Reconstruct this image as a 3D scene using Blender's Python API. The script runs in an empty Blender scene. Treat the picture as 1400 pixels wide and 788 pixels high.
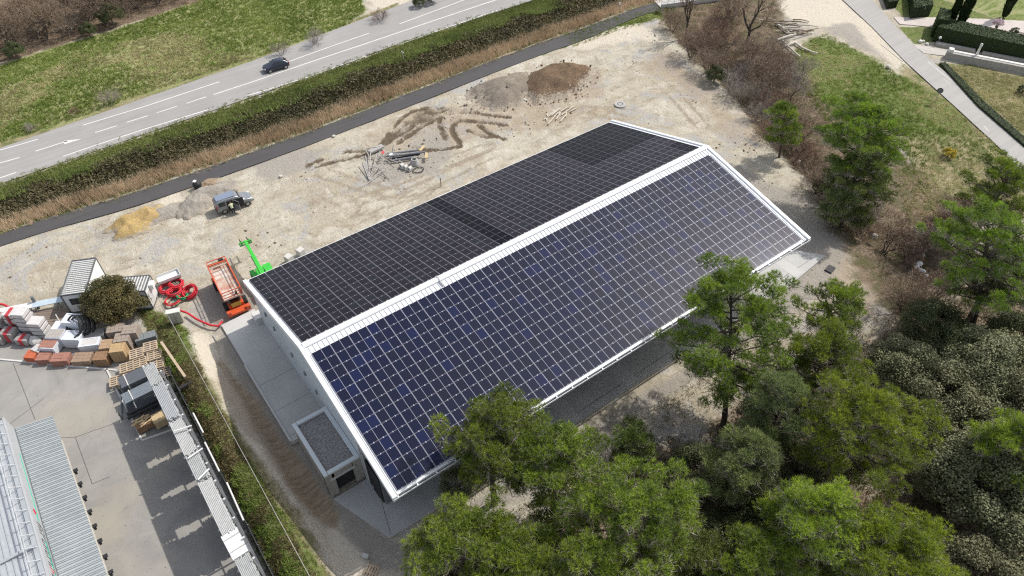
import bpy, math, random
import numpy as np
from mathutils import Vector, Matrix
R = math.radians
rng = np.random.default_rng(7)
random.seed(7)
scn = bpy.context.scene
COL = scn.collection
PI = math.pi

# ------------------------------------------------------------------ camera
FPX = 979.0
CAM = np.array([-8.2, -40.1, 54.4])
_yaw, _pit, _rol = R(-36.32), R(45.27), R(-0.16)
_f = np.array([-math.sin(_yaw)*math.cos(_pit), math.cos(_yaw)*math.cos(_pit), -math.sin(_pit)])
_r0 = np.array([math.cos(_yaw), math.sin(_yaw), 0.0])
_u0 = np.cross(_r0, _f)
_r = _r0*math.cos(_rol) + _u0*math.sin(_rol)
_u = -_r0*math.sin(_rol) + _u0*math.cos(_rol)
cd = bpy.data.cameras.new('camera')
cam = bpy.data.objects.new('camera', cd); COL.objects.link(cam)
cd.sensor_width = 36.0; cd.lens = FPX/1400*36.0
cd.clip_start = 0.5; cd.clip_end = 6000
M = Matrix.Identity(4)
for i in range(3):
    M[i][0], M[i][1], M[i][2], M[i][3] = _r[i], _u[i], -_f[i], CAM[i]
cam.matrix_world = M
scn.camera = cam


def at(px, py, z=0.0):
    """point of the place at height z seen at this spot of the survey photograph"""
    v = _f + _r*(px-700)/FPX - _u*(py-394)/FPX
    return CAM + v*((z-CAM[2])/v[2])


def A2(px, py, z=0.0):
    p = at(px, py, z); return (float(p[0]), float(p[1]))


# ------------------------------------------------------------------ light
SUN_EL, SUN_AZ = R(50.0), R(-2.5)          # azimuth counted from +x towards +y
sd = np.array([math.cos(SUN_AZ)*math.cos(SUN_EL), math.sin(SUN_AZ)*math.cos(SUN_EL), math.sin(SUN_EL)])
sl = bpy.data.lights.new('sun', 'SUN'); sun = bpy.data.objects.new('sun', sl); COL.objects.link(sun)
sl.energy = 3.1; sl.angle = R(0.8); sl.color = (1.0, 0.955, 0.88)
sun.rotation_euler = Vector(sd).to_track_quat('Z', 'Y').to_euler()
sun.location = (40, 0, 80)
w = bpy.data.worlds.new('World'); scn.world = w; w.use_nodes = True
nt = w.node_tree
sky = nt.nodes.new('ShaderNodeTexSky'); sky.sky_type = 'NISHITA'; sky.sun_disc = False
sky.sun_elevation = SUN_EL; sky.sun_rotation = PI/2 - SUN_AZ
sky.air_density = 1.0; sky.dust_density = 1.6; sky.ozone_density = 1.0
hs = nt.nodes.new('ShaderNodeHueSaturation'); hs.inputs['Saturation'].default_value = 0.45   # muted sky colour takes blue out of the fill light
nt.links.new(sky.outputs[0], hs.inputs['Color']); nt.links.new(hs.outputs[0], nt.nodes['Background'].inputs[0])
nt.nodes['Background'].inputs[1].default_value = 0.15
scn.view_settings.view_transform = 'Standard'; scn.view_settings.look = 'None'
scn.view_settings.exposure = 0.40; scn.view_settings.gamma = 1.0
scn.view_settings.use_curve_mapping = False
scn.render.engine = 'CYCLES'
scn.cycles.max_bounces = 6; scn.cycles.transparent_max_bounces = 6
scn.cycles.diffuse_bounces = 3; scn.cycles.glossy_bounces = 3
scn.cycles.use_denoising = False


# ------------------------------------------------------------------ node helpers
class NT:
    def __init__(s, name):
        s.m = bpy.data.materials.new(name); s.m.use_nodes = True
        s.t = s.m.node_tree; s.n = s.t.nodes; s.bsdf = s.n['Principled BSDF']

    def new(s, typ, **kw):
        n = s.n.new(typ)
        for k, v in kw.items(): setattr(n, k, v)
        return n

    def put(s, sock, v):
        if isinstance(v, bpy.types.NodeSocket): s.t.links.new(v, sock)
        elif isinstance(v, (tuple, list)) and len(v) == 3 and sock.type == 'RGBA': sock.default_value = (*v, 1)
        else: sock.default_value = v

    def math(s, op, a, b=0.0, c=0.0, clamp=False):
        n = s.new('ShaderNodeMath', operation=op, use_clamp=clamp)
        s.put(n.inputs[0], a); s.put(n.inputs[1], b)
        if len(n.inputs) > 2: s.put(n.inputs[2], c)
        return n.outputs[0]

    def mix(s, f, a, b, blend='MIX'):
        n = s.new('ShaderNodeMix', data_type='RGBA', blend_type=blend, clamp_factor=True)
        s.put(n.inputs[0], f); s.put(n.inputs[6], a); s.put(n.inputs[7], b)
        return n.outputs[2]

    def noise(s, vec, scale, detail=4.0, rough=0.55, dist=0.0):
        n = s.new('ShaderNodeTexNoise'); s.put(n.inputs['Vector'], vec)
        n.inputs['Scale'].default_value = scale; n.inputs['Detail'].default_value = detail
        n.inputs['Roughness'].default_value = rough; n.inputs['Distortion'].default_value = dist
        return n.outputs['Fac']

    def ramp(s, f, a, b):
        n = s.new('ShaderNodeMapRange', interpolation_type='SMOOTHSTEP'); n.clamp = True
        s.put(n.inputs[0], f); s.put(n.inputs[1], a); s.put(n.inputs[2], b)
        return n.outputs[0]

    def attr(s, name):
        n = s.new('ShaderNodeAttribute'); n.attribute_name = name
        return n.outputs['Fac']

    def pos(s): return s.new('ShaderNodeNewGeometry').outputs['Position']

    def obj(s): return s.new('ShaderNodeTexCoord').outputs['Object']

    def mapping(s, vec, scale=(1, 1, 1), rot=(0, 0, 0)):
        n = s.new('ShaderNodeMapping'); s.put(n.inputs[0], vec)
        n.inputs['Scale'].default_value = scale; n.inputs['Rotation'].default_value = rot
        return n.outputs[0]

    def bump(s, h, strength, dist=0.05):
        n = s.new('ShaderNodeBump'); s.put(n.inputs['Height'], h)
        n.inputs['Strength'].default_value = strength; n.inputs['Distance'].default_value = dist
        s.t.links.new(n.outputs[0], s.bsdf.inputs['Normal'])

    def out(s, col=None, rough=None, metal=None, spec=None):
        b = s.bsdf.inputs
        if col is not None: s.put(b['Base Color'], col)
        if rough is not None: s.put(b['Roughness'], rough)
        if metal is not None: s.put(b['Metallic'], metal)
        if spec is not None: s.put(b['Specular IOR Level'], spec)
        return s.m


_mc = {}


def mat(name, a, b=None, scale=3.0, rough=0.7, metal=0.0, bump=0.0, wear=0.25, fine=18.0, spec=0.4):
    """painted / mineral surface: two colours mixed by noise with fine grain"""
    if name in _mc: return _mc[name]
    s = NT(name)
    if b is None: b = tuple(x*0.78 for x in a)
    o = s.obj()
    n1 = s.noise(o, scale, 5.0, 0.6); n2 = s.noise(o, fine, 3.0)
    f = s.ramp(s.math('ADD', s.math('MULTIPLY', n1, 0.7), s.math('MULTIPLY', n2, 0.3)), 0.5-wear, 0.5+wear)
    s.out(s.mix(f, a, b), s.math('ADD', s.math('MULTIPLY', n1, 0.2), rough-0.1), metal, spec)
    if bump: s.bump(s.math('ADD', s.math('MULTIPLY', n1, 0.5), n2), bump, 0.03)
    _mc[name] = s.m
    return s.m


def leaf_mat(name, a, b, trans=0.25, rough=0.6):
    if name in _mc: return _mc[name]
    s = NT(name)
    t = s.attr('tone')
    c = s.mix(t, a, b)
    oi = s.new('ShaderNodeObjectInfo').outputs['Random']
    hsv = s.new('ShaderNodeHueSaturation')
    s.put(hsv.inputs['Hue'], s.math('ADD', s.math('MULTIPLY', oi, 0.022), 0.482))
    s.put(hsv.inputs['Value'], s.math('ADD', s.math('MULTIPLY', oi, 0.3), 0.85))
    s.put(hsv.inputs['Color'], c)
    c = hsv.outputs[0]
    s.out(c, rough, 0.0, 0.25)
    if trans > 0:
        tr = s.new('ShaderNodeBsdfTranslucent'); s.put(tr.inputs[0], c)
        mx = s.new('ShaderNodeMixShader'); mx.inputs[0].default_value = trans
        s.t.links.new(s.bsdf.outputs[0], mx.inputs[1]); s.t.links.new(tr.outputs[0], mx.inputs[2])
        s.t.links.new(mx.outputs[0], s.n['Material Output'].inputs[0])
    _mc[name] = s.m
    return s.m


# ------------------------------------------------------------------ object helpers
def setp(o, label=None, cat=None, group=None, kind=None):
    if label: o['label'] = label
    if cat: o['category'] = cat
    if group: o['group'] = group
    if kind: o['kind'] = kind
    return o


def thing(name, label, cat, loc=(0, 0, 0), rotz=0.0, group=None):
    o = bpy.data.objects.new(name, None); COL.objects.link(o)
    o.empty_display_size = 0.3
    o.location = tuple(float(x) for x in loc); o.rotation_euler = (0, 0, rotz)
    return setp(o, label, cat, group)


def dup(root, loc=None, rotz=None, scale=None, label=None, group=None):
    r = root.copy(); COL.objects.link(r)
    if loc is not None: r.location = tuple(float(x) for x in loc)
    if rotz is not None: r.rotation_euler = (0, 0, rotz)
    if scale is not None: r.scale = (scale, scale, scale) if not isinstance(scale, tuple) else scale
    setp(r, label, None, group)
    for ch in list(root.children):
        c = ch.copy(); COL.objects.link(c); c.parent = r
        for g in list(ch.children):
            d = g.copy(); COL.objects.link(d); d.parent = c
    return r


def fast_mesh(name, verts, faces_idx, nper, mats, tone=None, midx=None, smooth=False):
    """verts (n,3); faces_idx flat loop index array with nper vertices a face"""
    me = bpy.data.meshes.new(name)
    verts = np.asarray(verts, np.float32); faces_idx = np.asarray(faces_idx, np.int32).ravel()
    nf = len(faces_idx)//nper
    me.vertices.add(len(verts)); me.vertices.foreach_set('co', verts.ravel())
    me.loops.add(len(faces_idx)); me.loops.foreach_set('vertex_index', faces_idx)
    me.polygons.add(nf)
    me.polygons.foreach_set('loop_start', np.arange(0, nf*nper, nper, dtype=np.int32))
    me.polygons.foreach_set('loop_total', np.full(nf, nper, np.int32))
    if midx is not None: me.polygons.foreach_set('material_index', np.asarray(midx, np.int32))
    me.polygons.foreach_set('use_smooth', np.full(nf, bool(smooth)))
    for m in (mats if isinstance(mats, (list, tuple)) else [mats]): me.materials.append(m)
    if tone is not None:
        at_ = me.attributes.new('tone', 'FLOAT', 'FACE'); at_.data.foreach_set('value', np.asarray(tone, np.float32))
    me.update(calc_edges=True)
    return me


def link(name, me, parent=None, loc=None):
    o = bpy.data.objects.new(name, me); COL.objects.link(o)
    if parent is not None: o.parent = parent
    if loc is not None: o.location = tuple(float(x) for x in loc)
    return o


class MB:
    def __init__(s): s.v = []; s.f = []; s.m = []; s.mats = []; s.uv = {}; s.cur = 0

    def use(s, m):
        if m not in s.mats: s.mats.append(m)
        s.cur = s.mats.index(m); return s

    def face(s, ids):
        s.f.append(tuple(ids)); s.m.append(s.cur)

    def add(s, pts):
        i = len(s.v); s.v.extend([tuple(map(float, p)) for p in pts]); return i

    def box(s, c, d, rz=0.0, tilt=None):
        hx, hy, hz = d[0]/2, d[1]/2, d[2]/2
        mt = Matrix.Rotation(rz, 3, 'Z')
        if tilt is not None: mt = mt @ tilt
        p = [mt @ Vector(q) + Vector(c) for q in
             [(-hx, -hy, -hz), (hx, -hy, -hz), (hx, hy, -hz), (-hx, hy, -hz), (-hx, -hy, hz), (hx, -hy, hz), (hx, hy, hz), (-hx, hy, hz)]]
        i = s.add(p)
        for q in [(0, 3, 2, 1), (4, 5, 6, 7), (0, 1, 5, 4), (1, 2, 6, 5), (2, 3, 7, 6), (3, 0, 4, 7)]:
            s.face([i+k for k in q])
        return s

    def bar(s, a, b, wd, ht=None, up=(0, 0, 1)):
        a, b = Vector(a), Vector(b); ht = ht or wd
        d = (b-a); L = d.length
        if L < 1e-6: return s
        d.normalize(); upv = Vector(up)
        if abs(d.dot(upv)) > 0.98: upv = Vector((1, 0, 0))
        x = d.cross(upv).normalized()*wd/2; y = x.cross(d).normalized()*ht/2
        i = s.add([a-x-y, a+x-y, a+x+y, a-x+y, b-x-y, b+x-y, b+x+y, b-x+y])
        for q in [(3, 2, 1, 0), (4, 5, 6, 7), (0, 1, 5, 4), (1, 2, 6, 5), (2, 3, 7, 6), (3, 0, 4, 7)]:
            s.face([i+k for k in q])
        return s

    def tube(s, pts, r, n=8, cap=True, closed=False):
        pts = [Vector(p) for p in pts]; rs = r if isinstance(r, (list, tuple, np.ndarray)) else [r]*len(pts)
        base = len(s.v); m = len(pts); px = None
        for k, p in enumerate(pts):
            if closed: d = pts[(k+1) % m]-pts[k-1]
            else: d = pts[min(k+1, m-1)]-pts[max(k-1, 0)]
            d.normalize()
            if px is None:
                px = d.cross(Vector((0, 0, 1)))
                if px.length < 0.05: px = d.cross(Vector((1, 0, 0)))
            else: px = px - d*px.dot(d)
            px.normalize(); py = d.cross(px)
            s.add([p + (px*math.cos(2*PI*j/n)+py*math.sin(2*PI*j/n))*rs[k] for j in range(n)])
        for k in range(m if closed else m-1):
            k2 = (k+1) % m
            for j in range(n):
                s.face([base+k*n+j, base+k*n+(j+1) % n, base+k2*n+(j+1) % n, base+k2*n+j])
        if cap and not closed:
            s.face([base+j for j in range(n)][::-1]); s.face([base+(m-1)*n+j for j in range(n)])
        return s

    def cyl(s, c, r, h, n=16, r2=None, axis='z', hole=0.0):
        r2 = r if r2 is None else r2
        def P(rad, z, a):
            x, y = rad*math.cos(a), rad*math.sin(a)
            q = {'z': (x, y, z), 'x': (z, x, y), 'y': (x, z, y)}[axis]
            return (c[0]+q[0], c[1]+q[1], c[2]+q[2])
        A = [2*PI*j/n for j in range(n)]
        i = s.add([P(r, 0, a) for a in A]); k = s.add([P(r2, h, a) for a in A])
        for j in range(n): s.face([i+j, i+(j+1) % n, k+(j+1) % n, k+j])
        if hole:
            i2 = s.add([P(hole, 0, a) for a in A]); k2 = s.add([P(hole, h, a) for a in A])
            for j in range(n):
                s.face([k2+j, k2+(j+1) % n, i2+(j+1) % n, i2+j])
                s.face([k+j, k+(j+1) % n, k2+(j+1) % n, k2+j]); s.face([i2+j, i2+(j+1) % n, i+(j+1) % n, i+j])
        else:
            s.face([i+j for j in range(n)][::-1]); s.face([k+j for j in range(n)])
        return s

    def prism(s, poly, z0, z1):
        n = len(poly)
        ar = sum(poly[k][0]*poly[(k+1) % n][1]-poly[(k+1) % n][0]*poly[k][1] for k in range(n))
        if ar < 0: poly = poly[::-1]
        i = s.add([(p[0], p[1], z0) for p in poly]); k = s.add([(p[0], p[1], z1) for p in poly])
        s.face([i+j for j in range(n)][::-1]); s.face([k+j for j in range(n)])
        for j in range(n): s.face([i+j, i+(j+1) % n, k+(j+1) % n, k+j])
        return s

    def xprism(s, poly, x0, x1):
        """polygon in (y,z) extruded along x"""
        n = len(poly)
        ar = sum(poly[k][0]*poly[(k+1) % n][1]-poly[(k+1) % n][0]*poly[k][1] for k in range(n))
        if ar < 0: poly = poly[::-1]
        i = s.add([(x0, p[0], p[1]) for p in poly]); k = s.add([(x1, p[0], p[1]) for p in poly])
        s.face([i+j for j in range(n)][::-1]); s.face([k+j for j in range(n)])
        for j in range(n): s.face([i+j, i+(j+1) % n, k+(j+1) % n, k+j])
        return s

    def quad(s, a, b, c, d):
        i = s.add([a, b, c, d]); s.face([i, i+1, i+2, i+3]); return s

    def build(s, name, parent=None, loc=None, rotz=None, bevel=0.0, smooth=False):
        me = bpy.data.meshes.new(name)
        me.from_pydata(s.v, [], s.f)
        for m in s.mats: me.materials.append(m)
        me.polygons.foreach_set('material_index', s.m)
        if smooth: me.polygons.foreach_set('use_smooth', [True]*len(s.f))
        me.update()
        o = link(name, me, parent, loc)
        if rotz is not None: o.rotation_euler = (0, 0, rotz)
        if bevel:
            b = o.modifiers.new('bevel', 'BEVEL'); b.width = bevel; b.segments = 2; b.limit_method = 'ANGLE'
        return o


def mb(m): return MB().use(m)


# ------------------------------------------------------------------ 2d noise and zones
def vnoise(x, y, scale, seed=0, oct=3):
    out = np.zeros_like(x); amp = 1.0; tot = 0
    for o in range(oct):
        fx, fy = x*scale, y*scale
        ix, iy = np.floor(fx).astype(np.int64), np.floor(fy).astype(np.int64)
        tx, ty = fx-ix, fy-iy; tx = tx*tx*(3-2*tx); ty = ty*ty*(3-2*ty)
        def hsh(a, b):
            h = (a*374761393 + b*668265263 + (seed+o)*1442695041) & 0xffffffff
            h = ((h ^ (h >> 13))*1274126177) & 0xffffffff
            return ((h ^ (h >> 16)) & 0xffff)/65535.0
        v = (hsh(ix, iy)*(1-tx)+hsh(ix+1, iy)*tx)*(1-ty)+(hsh(ix, iy+1)*(1-tx)+hsh(ix+1, iy+1)*tx)*ty
        out += v*amp; tot += amp; amp *= 0.5; scale *= 2.0
    return out/tot


def wpoly(px): return np.array([A2(*p) for p in px])


def sdist(x, y, poly):
    """signed distance, positive inside"""
    d = np.full(x.shape, 1e9); ins = np.zeros(x.shape, bool); n = len(poly)
    for k in range(n):
        x0, y0 = poly[k]; x1, y1 = poly[(k+1) % n]
        ex, ey = x1-x0, y1-y0; L = ex*ex+ey*ey+1e-12
        t = np.clip(((x-x0)*ex+(y-y0)*ey)/L, 0, 1)
        d = np.minimum(d, np.hypot(x-x0-t*ex, y-y0-t*ey))
        c = ((y0 > y) != (y1 > y)) & (x < (x1-x0)*(y-y0)/(y1-y0+1e-12)+x0)
        ins ^= c
    return np.where(ins, d, -d)


def ldist(x, y, line):
    d = np.full(x.shape, 1e9)
    for k in range(len(line)-1):
        x0, y0 = line[k]; x1, y1 = line[k+1]
        ex, ey = x1-x0, y1-y0; L = ex*ex+ey*ey+1e-12
        t = np.clip(((x-x0)*ex+(y-y0)*ey)/L, 0, 1)
        d = np.minimum(d, np.hypot(x-x0-t*ex, y-y0-t*ey))
    return d


def smooth_line(pts, n=8):
    pts = np.array(pts, float); out = []
    P = np.vstack([2*pts[0]-pts[1], pts, 2*pts[-1]-pts[-2]])
    for k in range(1, len(P)-2):
        for t in np.linspace(0, 1, n, endpoint=False):
            a, b, c, d = P[k-1], P[k], P[k+1], P[k+2]
            out.append(0.5*((2*b)+(-a+c)*t+(2*a-5*b+4*c-d)*t*t+(-a+3*b-3*c+d)*t**3))
    out.append(pts[-1]); return np.array(out)



# ================================================================== SETTING: ground
scn.cycles.use_denoising = False
scn.cycles.pixel_filter_type = 'BLACKMAN_HARRIS'; scn.cycles.filter_width = 1.2
def axis(a, b, st):
    core = np.arange(a, b, st)
    o1 = a - np.cumsum(np.geomspace(1.0, 600, 14))[::-1]; o2 = b + np.cumsum(np.geomspace(1.0, 600, 14))
    return np.concatenate([o1, core, o2])
gx = axis(-40, 128, 0.4); gy = axis(-56, 122, 0.4)
X, Y = np.meshgrid(gx, gy); sh = X.shape
x, y = X.ravel(), Y.ravel()
far = (x < -40) | (x > 128) | (y < -56) | (y > 122)

def zone(px, soft=0.8, wob=1.0, seed=1, wsc=0.35, world=None):
    poly = wpoly(px) if world is None else np.array(world)
    d = sdist(x, y, poly) + (vnoise(x, y, wsc, seed)-0.5)*2*wob
    return np.clip(0.5 + d/(2*soft), 0, 1)

Z = {}
Z['meadow'] = zone([(-90, 120), (0, 88), (140, 45), (270, -2), (300, -40), (480, -40), (500, 14), (478, 34), (400, 62), (340, 84), (200, 128), (100, 165), (0, 196), (-90, 224)], 1.2, 1.0, 3)
Z['verge'] = np.maximum.reduce([
    zone([(-90, 228), (0, 190), (200, 122), (345, 74), (400, 56), (480, 28), (545, 2), (545, 20), (350, 95), (0, 215), (-90, 250)], 0.6, 0.5, 4),
    zone([(1240, 90), (1300, 130), (1400, 215), (1470, 290), (1400, 300), (1340, 300), (1290, 320), (1240, 300), (1245, 220), (1210, 170), (1190, 120)], 2.0, 1.6, 5),
    zone([(1282, 86), (1330, 88), (1470, 118), (1470, 220), (1400, 190), (1340, 135)], 0.8, 0.5, 6)])
Z['bank'] = zone([(-90, 290), (0, 255), (150, 202), (350, 134), (560, 57), (740, -5), (880, -40), (900, -5), (870, 6), (800, 34), (700, 70), (450, 166), (200, 255), (0, 318), (-90, 350)], 0.5, 0.4, 7)
Z['woodfloor'] = zone([(-120, 130), (0, 86), (140, 44), (275, 0), (300, -30), (200, -90), (-100, -60)], 1.0, 0.6, 8)
Z['brush'] = zone([(905, 14), (990, -15), (1060, -20), (1080, 60), (1110, 120), (1150, 150), (1260, 230), (1330, 300), (1320, 345), (1290, 420), (1235, 450), (1180, 385), (1135, 300), (1100, 235), (1050, 190), (985, 110), (925, 60)], 1.6, 1.4, 9)
Z['lawn'] = np.maximum.reduce([
    zone([(1085, 66), (1130, 45), (1200, 85), (1290, 135), (1345, 180), (1300, 190), (1220, 190), (1130, 170), (1095, 120)], 2.0, 2.2, 10, 0.25)*0.85,
    zone([(1196, -20), (1470, -20), (1470, 30), (1300, 26), (1235, 25)], 0.5, 0.3, 11),
    zone([(1228, 36), (1278, 36), (1285, 56), (1250, 60)], 0.5, 0.3, 12),
    zone([(1300, 42), (1470, 52), (1470, 90), (1300, 55)], 0.5, 0.3, 13),
    zone([(186, 418), (222, 430), (255, 450), (288, 540), (345, 640), (455, 800), (375, 800), (300, 640), (240, 540), (215, 480)], 0.5, 0.5, 14),
    zone([(1268, 84), (1290, 88), (1400, 185), (1470, 240), (1470, 262), (1400, 200), (1310, 128)], 0.4, 0.3, 15),
    zone([(860, 14), (905, 4), (925, 12), (900, 24), (840, 40), (780, 62), (740, 78), (735, 72), (800, 46)], 0.4, 0.6, 16)*0.8])
Z['drystrip'] = zone([(258, 470), (296, 545), (346, 622), (412, 708), (455, 800), (420, 800), (340, 680), (285, 570), (245, 490)], 0.7, 0.6, 17)
Z['forest'] = zone([(560, 830), (620, 770), (720, 780), (800, 660), (870, 610), (960, 600), (1010, 555), (1080, 505), (1180, 480), (1240, 445), (1300, 400), (1400, 330), (1600, 330), (1700, 900), (600, 900)], 1.5, 1.5, 18)
Z['gravel'] = np.maximum.reduce([
    zone([(975, 205), (1040, 240), (1100, 268), (1140, 310), (1160, 350), (1120, 395), (1060, 425), (1000, 440), (1040, 400), (1090, 330)], 1.0, 1.2, 19, 0.3),
    zone([(600, 745), (640, 690), (800, 590), (960, 490), (1050, 425), (1130, 370), (1140, 395), (1060, 440), (960, 510), (860, 575), (700, 690), (560, 788), (505, 770), (440, 690), (390, 620), (320, 510), (296, 460), (330, 430), (420, 560), (470, 680), (530, 735)], 0.5, 0.5, 20),
    zone([(272, 400), (335, 385), (350, 420), (300, 450), (270, 430)], 0.6, 0.9, 21),
    zone([(330, 225), (400, 195), (450, 205), (420, 235), (350, 248)], 0.9, 1.3, 22)*0.78,
    zone([(500, 235), (560, 195), (600, 180), (620, 205), (600, 240), (540, 252)], 1.0, 1.2, 23)*0.78,
    zone([(90, 330), (170, 300), (150, 325)], 0.6, 1.2, 24)*0.8,
    zone([(1120, 35), (1165, 30), (1210, 80), (1160, 60)], 1.0, 1.2, 25)*0.78])
Z['pale'] = np.maximum.reduce([
    zone([(180, 290), (240, 262), (255, 275), (215, 300)], 0.6, 1.0, 26),
    zone([(1060, -30), (1165, -30), (1200, 30), (1260, 95), (1230, 95), (1150, 40), (1110, 35), (1075, 25)], 1.0, 1.0, 27)*0.9,
    zone([(760, 40), (850, 28), (905, 40), (900, 60), (760, 70)], 1.5, 2.0, 28)*0.7,
    zone([(640, 790), (740, 700), (830, 600), (905, 545), (880, 590), (800, 680), (700, 790)], 0.8, 0.5, 29),
    zone([(470, 800), (412, 708), (346, 622), (296, 545), (262, 470), (262, 450), (285, 455), (318, 525), (352, 592), (398, 660), (440, 703), (540, 800)], 0.35, 0.35, 30),
    zone([(500, -10), (570, -40), (560, 5), (520, 26)], 0.8, 0.9, 31)])
Z['brown'] = np.maximum.reduce([
    zone([(300, 500), (335, 540), (395, 625), (450, 700), (430, 705), (370, 640), (320, 570), (296, 520)], 0.5, 0.5, 32),
    zone([(690, 140), (760, 80), (830, 95), (820, 135), (740, 150), (660, 160), (640, 130)], 1.2, 1.5, 33)*0.8,
    zone([(900, 60), (960, 100), (1040, 190), (1000, 200), (930, 130), (880, 90)], 2.0, 2.4, 34)*0.75,
    zone([(470, 222), (520, 170), (580, 140), (640, 138), (720, 148), (790, 140), (830, 150), (760, 172), (690, 182), (620, 205), (540, 215)], 1.6, 2.2, 37)*0.62,
    zone([(1120, 330), (1160, 330), (1240, 400), (1190, 440), (1140, 400)], 1.2, 1.4, 35)*0.8])
Z['trench'] = zone([(294, 488), (338, 530), (398, 604), (450, 684), (468, 726), (432, 704), (396, 658), (350, 590), (316, 528)], 0.5, 0.6, 36)
# wheel ruts in the soft earth, and lighter worn tracks
RUTS = [smooth_line([A2(*p) for p in l]) for l in [
    [(608, 190), (601, 165), (612, 155), (640, 153), (668, 157), (697, 160)],
    [(628, 196), (618, 178), (626, 166), (650, 166), (690, 170)],
    [(530, 195), (545, 178), (570, 158), (600, 150)],
    [(520, 198), (552, 160), (580, 148), (606, 147)],
    [(545, 196), (575, 175), (600, 162)],
    [(640, 178), (660, 186), (672, 187)],
    [(540, 188), (560, 176), (585, 158), (612, 150)], [(655, 172), (668, 182), (690, 190)], [(560, 200), (590, 205), (630, 200)],
    [(505, 210), (470, 218), (432, 228)],
    [(512, 205), (465, 209), (420, 226)]]]
TRK = [smooth_line([A2(*p) for p in l]) for l in [
    [(120, 330), (240, 330), (330, 300), (430, 280), (560, 240), (700, 190), (830, 150)],
    [(10, 395), (120, 350), (250, 345), (360, 310), (470, 270), (600, 225), (760, 165)],
    [(500, 330), (440, 310), (380, 335), (300, 350)],
    [(840, 150), (880, 160), (925, 190)],
    [(700, 172), (760, 160), (800, 150), (845, 158)],
    [(420, 275), (455, 270), (480, 285), (455, 300)], [(0, 372), (140, 365), (260, 330), (380, 320), (480, 290), (580, 262)], [(440, 235), (500, 255), (560, 262), (640, 225), (720, 185)], [(700, 172), (800, 165), (870, 175), (960, 215), (1030, 265), (1090, 300)], [(760, 60), (830, 75), (900, 110), (960, 170)], [(330, 365), (400, 335), (450, 325), (520, 300)]]]
rd = np.full(x.shape, 1e9)
wl = (vnoise(x, y, 1.5, 40)-0.5)*0.35
for i, l in enumerate(RUTS):
    rd = np.minimum(rd, np.abs(ldist(x, y, l)+wl) - (0.17 if i < 3 else 0.07))
Z['mud'] = np.clip(1-rd/0.6, 0, 1)*np.clip(0.0+vnoise(x, y, 0.8, 44)*1.55, 0, 1)
Z['mud'] = np.maximum(Z['mud'], zone([(528, 196), (548, 165), (582, 148), (606, 150), (590, 170), (560, 185)], 1.2, 1.6, 45)*0.62)
td = np.full(x.shape, 1e9)
for l in TRK:
    dd = ldist(x, y, l); td = np.minimum(td, np.abs(np.abs(dd+wl*2)-0.9))
Z['track'] = np.clip(1-td/0.5, 0, 1)*np.clip(vnoise(x, y, 0.12, 46)*2.4-0.6, 0, 1)
for k in Z: Z[k] = np.where(far, 0 if k != 'forest' else 0.0, Z[k])
Z['meadow'] = np.where(far, 0.9, Z['meadow'])
# the lie of the land
DITCH = smooth_line([A2(*p) for p in [(905, 12), (945, 50), (1000, 105), (1060, 175), (1120, 245), (1190, 315), (1265, 370)]])
dd = ldist(x, y, DITCH)
h = (vnoise(x, y, 0.22, 50, 4)-0.5)*0.16 - 0.09
h += (vnoise(x, y, 1.1, 51, 2)-0.5)*0.12*np.clip(Z['meadow']+Z['brush']+Z['forest']+Z['lawn']+Z['bank'], 0, 1)
h -= np.clip(1.3-dd*0.5, 0, 1.0)*0.9
h -= np.clip(0.22-rd, 0, 0.22)*0.9
h += np.clip(1-np.abs(rd-0.35)/0.3, 0, 1)*0.10
tr = zone(None, 0.4, 0.3, 52, world=[(-4.9, 14), (-3.5, 14), (-3.5, -8), (-5, -13), (-4.9, 0)])
h -= tr*0.35
rid = (np.sin(y*5.2+vnoise(x, y, 0.6, 53)*3)*0.5+0.5)*0.13
h += rid*np.clip(zone(None, 0.4, 0.2, 54, world=[(-6.0, 12), (-4.3, 12), (-3.9, -9), (-5.6, -10)]), 0, 1)
h = np.minimum(h, 0.028*np.maximum.reduce([Z['meadow'], Z['brush'], Z['forest'], Z['drystrip'], Z['lawn']]) + np.where(rd < 0.8, 0.06, 0) - 0.014)
bk = zone(None, 1.2, 0.5, 55, world=[(-9.2, 20), (-8.8, 21), (-6.3, 18), (-5.6, 12), (-5.3, -30), (-9.2, -30)])
h += np.clip(bk-0.1, 0, 1)*1.3*np.clip((20-y)/8, 0, 1)*np.clip((x+9.6)/1.0, 0, 1)
h = np.where(far, -0.1, h)
n0, n1 = sh
idx = np.arange(n0*n1).reshape(sh)
q = np.stack([idx[:-1, :-1], idx[:-1, 1:], idx[1:, 1:], idx[1:, :-1]], -1).reshape(-1, 4)


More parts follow.
